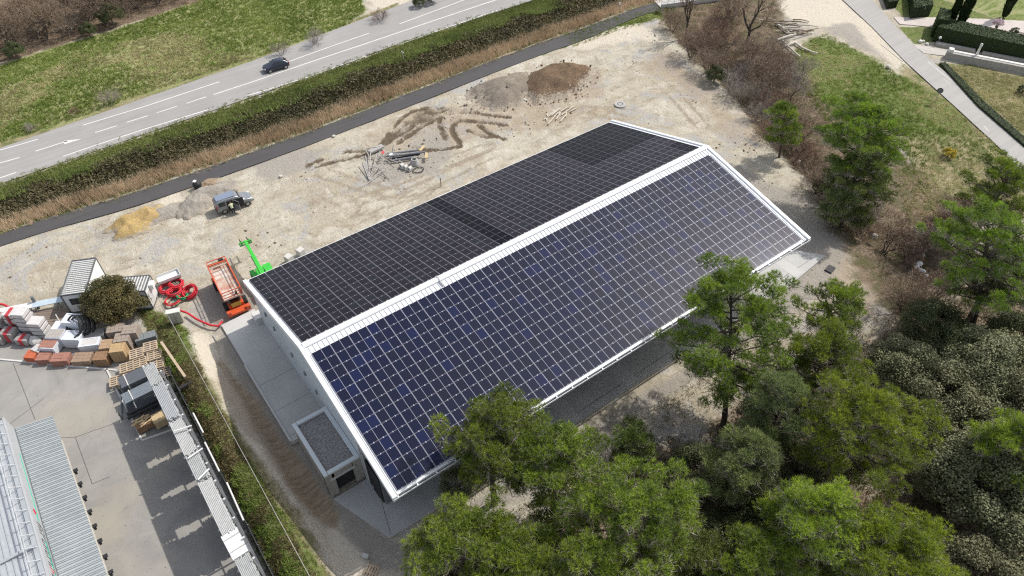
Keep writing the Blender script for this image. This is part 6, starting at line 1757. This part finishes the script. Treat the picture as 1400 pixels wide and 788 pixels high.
for k in range(16): a_ = random.uniform(-.5, .5); c_ = (random.uniform(-.5, .4), random.uniform(-.45, .45), .74+.05*(k % 4)); q_.box(c_, (random.uniform(.7, 1.2), .09, .05), a_, Matrix.Rotation(random.uniform(-.1, .1), 3, 'Y'))
q_.build('offcuts', T)
bundle('timber_beam', 'single pale beam lying on the grass by the wire fence', 'beam', (220, 467), (253, 515), 1.5, 1, 1, .12, WOODP, square=True, strap=False)
q_ = mb(GAL); q_.box((0, 0, .04), (.08, 1.8, .06)); setp(q_.build('steel_bar', None, (*at(296, 466)[:2], 0), R(-2)), 'pale bar lying on the gravel beside the concrete pad', 'bar')
# timber boards rack behind the packs
T = thing('board_platform', 'weathered grey board platform behind the wrapped packs', 'platform', (*at(66, 436, .3)[:2], 0), R(-28))
q_ = mb(WOODG)
for i in range(9): q_.box((0, -1.2+i*.3, .3), (3.6, .26, .06))
q_.build('boards', T); q_ = mb(WOODG)
for x_ in (-1.5, 0, 1.5): q_.box((x_, 0, .13), (.16, 2.6, .26))
q_.build('bearers', T)
for lb, a, b in (('white bar leaning up from the board platform', (76, 430), (82, 440)), ('white bar leaning by the tallest white tower', (44, 427), (48, 432))):
    q_ = mb(CAB); q_.bar(at(*a, 1.0), at(*b, .3), .1); setp(q_.build('white_bar'), lb, 'bar')
# galvanised drum rack frame next to the profile packs
T = thing('steel_rack', 'low dark steel rack holding the profile and tube packs', 'rack', (*at(200, 545, 0)[:2], 0), R(-14))
q_ = mb(GREY)
for x_ in (-2.1, -.7, .7, 2.1):
    for y_ in (-1.6, 1.4): q_.box((x_, y_, .5), (.09, .09, 1.0))
    q_.box((x_, -.1, .06), (.1, 3.1, .1))
q_.build('frame', T)

# ---- the long cantilever rack on the yard boundary
RK = thing('cantilever_rack', 'long white cantilever rack along the yard boundary fence', 'rack', (-10.2, -3.5, 0), 0)
RKM = mat('rack_white', (.60, .60, .58), (.50, .50, .49), 3, .5)
ys = np.linspace(-14, 12.2, 15)
for i, y_ in enumerate(ys):
    yy = y_+.2
    q_ = mb(RKM); q_.box((.35, yy, 2.75), (.16, .14, 5.5)); q_.box((-.15, yy, .08), (1.5, .16, .16)); q_.build('upright', RK)
    for z_ in (1.2, 2.5, 3.75, 4.95):
        q_ = mb(RKM); q_.bar((.3, yy, z_), (-.95, yy, z_+.04), .1, .1); q_.build('arm', RK)
q_ = mb(GREY); q_.bar((.42, -14, 5.4), (.42, 12.2, 5.4), .08); q_.bar((.42, -14, 3.0), (.42, 12.2, 3.0), .08); q_.build('stringers', RK)
PALE = mat('pale_profile', (.44, .445, .44), (.33, .335, .33), 3, .45, fine=7); PVCW = mat('white_pvc', (.52, .52, .51), (.40, .40, .39), 3, .4, fine=7)
GRAYP = mat('grey_pipe', (.40, .41, .42), (.32, .33, .34), 3, .45, fine=7)
random.seed(5)
def rackload(label, y0, y1, lev, nw, nh, r, m_, x_=-10.55):
    z_ = (1.28, 2.58, 3.83, 5.03)[lev]; T = thing('tube_bundle', label, 'tube bundle', (x_, (y0+y1)/2, z_), 0, 'bundles lying in the cantilever rack'); q_ = mb(m_)
    for i in range(nw):
        for k in range(nh):
            d1, d2 = random.uniform(-.25, .05), random.uniform(-.05, .25); q_.tube([((i-(nw-1)/2)*r*2.02, y0-(y0+y1)/2+d1, r+k*2*r), ((i-(nw-1)/2)*r*2.02, y1-(y0+y1)/2+d2, r+k*2*r)], r, 6)
    q_.build('tubes', T); return T
TOPS = [('pale tube bundle on the rack top at its far end beside the timber pack', 10.4, 8.0, PALE, 9, 2, .055), ('wide pale tube bundle on the rack top, second from the far end', 7.6, 3.6, GRAYP, 8, 3, .06),
        ('white tube bundle in the middle of the rack top', 3.2, -.4, PVCW, 9, 2, .055), ('grey and white tube bundle on the rack top before the long one', -.9, -3.3, PALE, 8, 3, .06),
        ('longest pale tube bundle on the rack top next to the white sheet', -3.7, -8.6, PVCW, 9, 3, .055), ('tube bundle on the rack top beyond the white sheet', -11.0, -13.6, PALE, 9, 2, .055)]
for lb, y0, y1, m_, nw, nh, r in TOPS: rackload(lb, min(y0, y1), max(y0, y1), 3, nw, nh, r, m_)
LV = ('lowest', 'second', 'third')
for lev in range(3):
    for i, (y0, y1, wh) in enumerate([(8.4, 11.4, 'far end'), (4.6, 7.9, 'far middle'), (1.0, 4.1, 'middle'), (-2.8, .5, 'near middle'), (-7.6, -3.4, 'near end'), (-13.2, -8.4, 'nearest end')]):
        rackload('tube bundle on the %s arm level at the %s of the rack' % (LV[lev], wh), y0+random.uniform(0, .5), y1-random.uniform(0, .6), lev, 8, random.choice((3, 4, 6)), .055, random.choice((PALE, PVCW, GRAYP)))
T = thing('white_sheet', 'white sheet pack lying on top of the cantilever rack', 'sheet pack', (-10.5, -9.75, 5.05), R(2))
q_ = mb(CAB); q_.box((0, 0, .12), (1.25, 2.2, .22)); q_.build('sheets', T, bevel=.01); q_ = mb(mat('strap_grey', (.4, .4, .4), None, 2, .6)); q_.box((0, -.5, .237), (1.26, .1, .01)); q_.box((0, .6, .237), (1.26, .1, .01)); q_.build('straps', T)
for lb, a, b in (('white pole lying slantwise over the middle of the rack', (257, 627), (277, 613)), ('white pole lying slantwise over the near part of the rack', (271, 656), (286, 641)), ('short white pole jutting from the far end of the rack', (238, 590), (262, 582))):
    q_ = mb(CAB); q_.tube([at(*a, 5.55), at(*b, 5.55)], .06, 8); setp(q_.build('white_pole'), lb, 'pole', 'poles laid over the rack')

# ---- fences
FZ = lambda yy: gz(-7.2, yy)
T = thing('wire_fence', 'thin wire mesh fence on posts running along the grass strip', 'fence', (-7.2, 4, 0))
yy = 23.2; P_ = []
while yy > -24:
    zz = FZ(yy)-.05; P_.append((yy, zz)); q_ = mb(GAL); q_.box((0, yy-4, zz+.85), (.06, .06, 1.7)); q_.build('post', T); yy -= 2.5
q_ = mb(GAL)
for (a, za), (b, zb2) in zip(P_[:-1], P_[1:]):
    for hz in (.15, .5, .9, 1.3, 1.66): q_.bar((0, a-4, za+hz), (0, b-4, zb2+hz), .03 if hz > 1.5 else .012)
    for k in range(10):
        t = k/10; q_.bar((0, a+(b-a)*t-4, za+(zb2-za)*t+.1), (0, a+(b-a)*t-4, za+(zb2-za)*t+1.66), .012)
q_.build('mesh', T)
T = thing('boundary_fence', 'dark solid boundary fence behind the cantilever rack', 'fence', (-9.35, -3, 0))
q_ = mb(mat('fence_dark', (.055, .057, .06), (.04, .042, .045), 2, .6)); q_.box((0, 0, 1.05), (.05, 30, 2.1)); q_.build('panels', T)
for yy in np.arange(-14, 15.1, 2.0):
    q_ = mb(mat('fence_post', (.16, .165, .17), None, 2, .5)); q_.box((.06, yy, 1.1), (.07, .08, 2.25)); q_.build('post', T)
for lb, a, b in (('white tube lying along the boundary fence near the far end', (264, 565), (278, 592)), ('white tube lying along the boundary fence in the middle', (280, 605), (300, 645)), ('white tube lying along the boundary fence at the near end', (310, 660), (333, 712))):
    q_ = mb(CAB); q_.tube([at(*a, 2.2), at(*b, 2.2)], .07, 8); o = q_.build('white_tube'); setp(o, lb, 'tube', 'white tubes on the boundary fence')

# ---- builders' merchant shed at the picture side
SH = thing('merchant_shed', 'metal-roofed merchant shed with sign fascia and lean-to canopy', 'building', (-19, 3, 0), 0)
RC = mat('canopy_sheet', (.40, .43, .44), (.29, .315, .325), .5, .4, .2, fine=4, wear=.3)
x_o, x_i = -18.75, -21.4; y_n, y_f = -16.0, 10.9
q_ = mb(RC)
yy = y_f; zc0, zc1 = 4.0, 4.5
q_.quad((x_o+19, y_n-3, zc0), (x_o+19, y_f-3, zc0), (x_i+19, y_f-3, zc1), (x_i+19, y_n-3, zc1))
q_.quad((x_o+19, y_n-3, zc0-.06), (x_i+19, y_n-3, zc1-.06), (x_i+19, y_f-3, zc1-.06), (x_o+19, y_f-3, zc0-.06))
can = q_.build('canopy', SH)
q_ = mb(RC); yy = y_f-.02
while yy > y_n:
    q_.bar((x_o+19, yy-3, zc0+.035), (x_i+19, yy-3, zc1+.035), .085, .075); yy -= .40
q_.use(mat('dark_seam_and_gap', (.13, .145, .15), None, 2, .5)); yy = y_f-.20
while yy > y_n:
    q_.bar((x_o+19.0, yy-3, zc0+.008), (x_i+19, yy-3, zc1+.008), .05, .012); yy -= .40
q_.build('ribs', can)
q_ = mb(mat('eave_board', (.50, .47, .40), None, 2, .6)); q_.box((x_o+19.03, -5.5, 3.9), (.08, 21, .22)); q_.build('eave_board', SH)
for yy in np.arange(y_f-6.4, y_n, -1.45):
    q_ = mb(BLK); q_.box((x_o+19.22, yy-3, 3.85), (.34, .28, .1)); q_.box((x_o+19.15, yy-3, 3.62), (.16, .16, .4)); q_.build('bracket', SH)
for yy in np.arange(y_f-.5, y_n, -5.2):
    q_ = mb(GREY); q_.box((x_o+17.6, yy-3, 1.95), (.16, .16, 3.9)); q_.build('post', SH)
q_ = mb(CLAD); q_.box((x_i+18.8, (y_n+y_f)/2-3, 2.2), (.15, y_f-y_n-.4, 4.4)); q_.box((-9.5, y_f-3.25, 3.0), (13.6, .15, 6.0)); q_.build('walls', SH)
FAS = mat('fascia_grey', (.42, .425, .43), (.37, .375, .38), .7, .5, fine=3)
q_ = mb(FAS); xf = x_i+18.86
q_.box((xf, (y_n+y_f)/2-3, 5.35), (.16, y_f-y_n, 1.75)); fa = q_.build('sign_fascia', SH)
q_ = mb(mat('dark_seam_and_gap', (.13, .145, .15), None, 2, .5)); q_.box((xf+.10, (y_n+y_f)/2-3, 4.53), (.1, y_f-y_n, .1)); q_.build('painted_shadow_gap', SH)  # dark bar paints the shade line under the sign fascia
TEAL = mat('sign_green', (.05, .52, .34), (.04, .46, .30), 1, .5); SRED = mat('sign_red', (.62, .03, .06), None, 1, .5); SBLK = mat('sign_black', (.07, .07, .075), None, 1, .6)
xs_ = xf+.085
q_ = mb(TEAL); q_.box((xs_, 4.35-3+0, 5.05), (.012, 6.6, .16)); q_.box((xs_, -10.2-3+5.2, 4.98), (.012, 7.4, .16)); q_.build('green_line', fa)
q_ = mb(SRED); q_.box((xs_+.006, 1.25-3, 5.45), (.012, .42, .42), 0, Matrix.Rotation(.78, 3, 'X')); q_.use(TEAL); q_.box((xs_+.006, .75-3, 5.2), (.012, .5, .2), 0, Matrix.Rotation(.5, 3, 'X')); q_.build('emblem', fa)
# lettering on the fascia, too small in the photograph to spell out
q_ = mb(SBLK); yy = .15; r_ = np.random.default_rng(3)
for k in range(17):
    wd = r_.uniform(.24, .40)
    if k == 8: q_.use(SRED)
    elif k == 9: q_.use(SBLK)
    zc_ = 5.32
    q_.box((xs_, yy-3, zc_), (.012, .09, .62)); 
    if k % 3 != 1: q_.box((xs_+.001, yy-3-wd*.5, zc_+(.25 if k % 2 else -.25)), (.012, wd*.8, .1))
    if k % 4 != 2: q_.box((xs_+.002, yy-3-wd*.85, zc_+(.1 if k % 2 else 0)), (.012, .08, .42))
    yy -= wd+.22
q_.build('lettering', fa)
q_ = mb(mat('lettering_small', (.12, .12, .125), None, 1, .6)); yy = 0.0
for k in range(26): q_.box((xs_, yy-3, 4.86), (.012, .12, .16)); yy -= .2
q_.build('small_lettering', fa)
UR = mat('shed_roof', (.50, .52, .54), (.40, .42, .44), .6, .35, .3, fine=4)
q_ = mb(UR); q_.quad((xf-.35, y_n-3, 6.0), (xf-.35, y_f-3.1, 6.0), (-16, y_f-3.1, 7.4), (-16, y_n-3, 7.4)); q_.quad((xf-.35, y_n-3, 5.9), (-16, y_n-3, 7.3), (-16, y_f-3.1, 7.3), (xf-.35, y_f-3.1, 5.9))
rf_ = q_.build('roof', SH)
q_ = mb(UR)
for k in range(34):
    x1 = xf-.5-k*.4; q_.bar((x1, y_n-3, 6.0+(xf-.35-x1)*.104+.03), (x1, y_f-3.1, 6.0+(xf-.35-x1)*.104+.03), .1, .07)
q_.build('ribs', rf_)
q_ = mb(GREY); q_.box((xf-1.6, y_f-3.02, 6.15), (3.0, .08, .2)); q_.build('verge_trim', rf_)
q_ = mb(UR); q_.box((xf-.25, (y_n+y_f)/2-3, 6.12), (.34, y_f-y_n, .14)); q_.box((xf-1.9, -2.2-3, 6.35), (3.4, .22, .1)); q_.build('ridge_flashing', rf_)
q_ = mb(mat('rail_pale', (.55, .56, .57), None, 2, .5))
for yy in np.arange(y_f-.6, y_n, -1.15):
    q_.bar((xf-.12, yy-3, 6.2), (xf-.75, yy-3-.2, 6.95), .05); q_.bar((xf-.75, yy-3-.2, 6.95), (xf-.85, yy-3-.2, 6.1), .04)
q_.bar((xf-.75, y_n-3, 6.95), (xf-.75, y_f-3.8, 6.95), .05); q_.bar((xf-.72, y_n-3, 6.6), (xf-.72, y_f-3.8, 6.6), .04)
q_.bar((xf-.75, y_f-3.8, 6.95), (xf-3.2, y_f-3.4, 7.25), .05); q_.bar((xf-.75, y_f-3.8, 6.0), (xf-.75, y_f-3.8, 6.95), .05); q_.build('safety_rail', rf_)

# ================================================================== ROADSIDE AND VILLA
def signpost(name, label, px, h_, head, rz):
    b = at(*px); T = thing(name, label, 'sign', (b[0], b[1], 0), rz); q_ = mb(GAL); q_.tube([(0, 0, -.1), (0, 0, h_)], .045, 8); q_.build('pole', T); head(T, h_); return T
def disc(c1, c2, r):
    def f(T, h_):
        q_ = mb(c1); q_.cyl((.05, 0, h_-r), r, .02, 20, axis='x'); q_.build('sign_plate', T); q_ = mb(c2); q_.cyl((.072, 0, h_-r), r*.8, .006, 20, axis='x'); q_.build('sign_back', T)
    return f
signpost('road_sign', 'round dark-backed road sign on a post by the country road', (1278, 140), 2.3, disc(GREY, mat('sign_back', (.16, .17, .18), None, 2, .5), .42), R(200))
signpost('road_sign', 'round white sign on a pole at the villa drive entrance', (1257, 23), 2.0, disc(CAB, CAB, .38), R(215))
signpost('delineator_post', 'slim white marker post with bar beside the highway', (552, 86), 2.0, lambda T, h_: mb(CAB).box((0, 0, h_-.25), (.06, .5, .12)).build('marker_board', T), .3)
signpost('path_sign', 'small pale marker post on the cycle path edge near the bridge', (846, 16), 1.6, lambda T, h_: mb(CAB).box((0, 0, h_-.2), (.1, .3, .35)).build('marker_board', T), .3)
T = thing('garden_lamp', 'white globe garden lamp at the end of the clipped hedge', 'lamp', (*at(1281, 62)[:2], 0)); q_ = mb(GREY); q_.tube([(0, 0, 0), (0, 0, 1.1)], .05, 8); q_.build('post', T)
q_ = mb(CAB); q_.cyl((0, 0, 1.1), .12, .1, 12, .24); q_.cyl((0, 0, 1.2), .24, .16, 12, .22); q_.cyl((0, 0, 1.36), .22, .12, 12, .08); q_.build('globe', T, smooth=True)
# white stone pillar monument
T = thing('stone_pillar', 'white stone pillar with ball finial and flared foot by the villa path', 'pillar', (*at(1331, 84)[:2], 0), .2)
WS = mat('white_limestone', (.74, .72, .67), (.62, .60, .55), 3, .8)
q_ = mb(WS); q_.box((0, 0, .12), (1.1, 1.1, .24)); q_.box((0, 0, .34), (.8, .8, .2)); q_.build('plinth', T)
q_ = mb(WS)
for s_ in (-1, 1): q_.bar((s_*.34, 0, .4), (s_*.10, 0, 1.3), .2, .3)
q_.tube([(0, 0, 1.0), (0, 0, 2.4)], [.2, .14], 10); q_.box((0, 0, 2.5), (.5, .3, .2)); q_.build('shaft', T)
q_ = mb(WS); q_.cyl((0, 0, 2.6), .12, .1, 12, .2); q_.cyl((0, 0, 2.7), .2, .16, 12, .17); q_.cyl((0, 0, 2.86), .17, .1, 12, .05); q_.build('finial', T)
# stone wall of the villa path
q_ = mb(mat('stone_wall', (.42, .40, .37), (.27, .255, .235), 2.5, .9, bump=.5, fine=9)); pa, pb_ = A2(1290, 80), A2(1480, 117); pc = A2(1480, 112); pd = A2(1292, 76)
q_.prism([pa, pb_, pc, pd], -.2, 1.0); W_ = q_.build('stone_wall'); setp(W_, 'grey stone retaining wall below the villa path', 'wall')
q_ = mb(WS); q_.bar((*A2(1300, 78.5), 1.04), (*A2(1480, 114), 1.04), .5, .1); q_.build('coping', W_)
q_ = mb(WS); q_.box((*A2(1296, 79), .75), (.8, .7, 1.5), .5); o = q_.build('gate_pillar'); setp(o, 'short white gate pillar at the end of the stone wall', 'pillar')
for lb, px, sz in (('white rock at the corner of villa lawn and road', (1258, 58), .45), ('second white rock at the corner of the villa lawn', (1262, 57), .3), ('white rock nearest the hedge at the villa path', (1267, 61), .35), ('white rock by the cypress pair', (1306, 24), .5)): stone(lb, px, sz, WS, px[0])
q_ = mb(mat('low_wall', (.40, .38, .35), (.28, .265, .24), 2, .9, fine=9)); q_.prism([A2(1279, 60), A2(1332, 70.5), A2(1332, 73), A2(1279, 63)], -.1, .45); o = q_.build('low_wall'); setp(o, 'low stone edging wall in front of the clipped hedge', 'wall')
q_ = mb(mat('low_wall', (.40, .38, .35), (.28, .265, .24), 2, .9, fine=9)); q_.prism([A2(1342, 73), A2(1480, 99), A2(1480, 102), A2(1342, 75.5)], -.1, .4); o = q_.build('low_wall'); setp(o, 'low stone edging wall right of the white pillar', 'wall')
# leafy line standing in for the dark grass ditch edge by the lane
P1 = [A2(*p_) for p_ in [(1284, 88), (1292, 88), (1345, 142), (1420, 208), (1412, 212), (1336, 146)]]
leafy_box('dark_ditch_line', 'dark leafy line standing in for the ditch edge along the country road', 'hedge', P1[::-1], .35, HEDGE, 40, .16)
# path bridge at the top edge
T = thing('path_bridge', 'white concrete path bridge at the top edge over the ditch', 'bridge', (*at(950, 0)[:2], 0), math.atan2(A2(1000, -5)[1]-A2(900, 8)[1], A2(1000, -5)[0]-A2(900, 8)[0]))
q_ = mb(mat('bridge_concrete', (.52, .50, .47), (.42, .40, .375), 1.2, .8)); q_.box((0, .2, .02), (14.5, 3.4, .3)); q_.build('deck', T)
for y_ in (-1.5, 1.9):
    q_ = mb(mat('bridge_concrete', (.52, .50, .47), None)); q_.box((0, y_, .4), (14.5, .22, .5)); q_.build('kerb_beam', T)
    q_ = mb(CAB); q_.bar((-7.2, y_, 1.25), (7.2, y_, 1.25), .07); q_.bar((-7.2, y_, .95), (7.2, y_, .95), .05)
    for x_ in np.arange(-7.2, 7.3, 1.2): q_.bar((x_, y_, .6), (x_, y_, 1.25), .06)
    for x_ in np.arange(-7.2, 7.0, 1.2): q_.bar((x_, y_, .65), (x_+1.2, y_, 1.22), .03); q_.bar((x_+1.2, y_, .65), (x_, y_, 1.22), .03)
    q_.build('railing', T)
for x_ in (-6.9, 6.9):
    q_ = mb(mat('bridge_concrete', (.52, .50, .47), None)); q_.box((x_, .2, -.5), (.6, 3.6, 1.1)); q_.build('abutment', T)

# ---- loose stones, clods and litter too many to count
def pebbles(name, pts, z, smin, smax, m_):
    n = len(pts); sz = rng.uniform(0, 1, n)**3*(smax-smin)+smin; o8 = np.array([(1, 0, 0), (0, 1, 0), (-1, 0, 0), (0, -1, 0), (0, 0, .7), (0, 0, -.7)])
    V = (np.column_stack([pts, z])[:, None, :]+o8[None]*sz[:, None, None]*rng.uniform(.6, 1.3, (n, 6, 1))).reshape(-1, 3)
    f8 = np.array([(0, 1, 4), (1, 2, 4), (2, 3, 4), (3, 0, 4), (1, 0, 5), (2, 1, 5), (3, 2, 5), (0, 3, 5)])
    F = (np.arange(n)[:, None, None]*6+f8[None]).reshape(-1, 3)
    o = link(name, fast_mesh(name, V, F, 3, [m_], np.repeat(rng.random(n), 8))); setp(o, kind='stuff')


SITE = [(0, 345), (200, 283), (450, 192), (700, 94), (830, 50), (905, 32), (985, 115), (1060, 200), (1120, 265), (1180, 345), (1210, 420), (1120, 420), (1000, 230), (850, 150), (700, 190), (340, 370), (240, 370), (0, 415)]
pts = scatter(3000, SITE); pebbles('loose_stones', pts, np.array([gz(*p_) for p_ in pts])+.01, .025, .13, leaf_mat('stone_bits', (.24, .21, .17), (.62, .58, .51), 0))
pts = scatter(3200, SITE); k_ = vnoise(pts[:, 0], pts[:, 1], .22, 91) > .60; pts = pts[k_]
pebbles('earth_clods', pts, np.array([gz(*p_) for p_ in pts])+.01, .04, .22, leaf_mat('clod_bits', (.10, .078, .055), (.25, .20, .145), 0))
for c_, n_, r_, mm in (((759, 112), 420, 6.0, BS), ((690, 127), 350, 5.0, GB_)):
    q_ = at(*c_); a_ = rng.uniform(0, 2*PI, n_); d_ = rng.uniform(.1, 1.3, n_)*r_; pts = np.column_stack([q_[0]+d_*np.cos(a_)*1.05, q_[1]+d_*np.sin(a_)*.75])
    pebbles('spilled_clods', pts, np.clip((1-d_/r_)*1.4, 0, 1.2), .05, .28, mm)
pts = scatter(1500, [(40, 488), (150, 498), (230, 480), (250, 560), (330, 788), (130, 788), (80, 570), (0, 560)]); pebbles('yard_litter', pts, np.full(len(pts), .015), .008, .05, leaf_mat('litter_bits', (.10, .09, .08), (.45, .40, .33), 0))
pts = scatter(900, [(560, 800), (700, 700), (860, 585), (960, 505), (1080, 430), (1180, 420), (1240, 440), (1010, 545), (870, 610), (740, 740)]); tufts('sparse_weeds', pts, -.03, 7, .28, .2, .05, leaf_mat('weed_blades', (.12, .11, .05), (.30, .26, .14)), .6)
pts = scatter(700, SITE); k_ = vnoise(pts[:, 0], pts[:, 1], .1, 92) > .62; pts = pts[k_]; tufts('site_weeds', pts, -.02, 5, .16, .2, .05, leaf_mat('weed_blades', (.12, .11, .05), (.30, .26, .14)), .6)
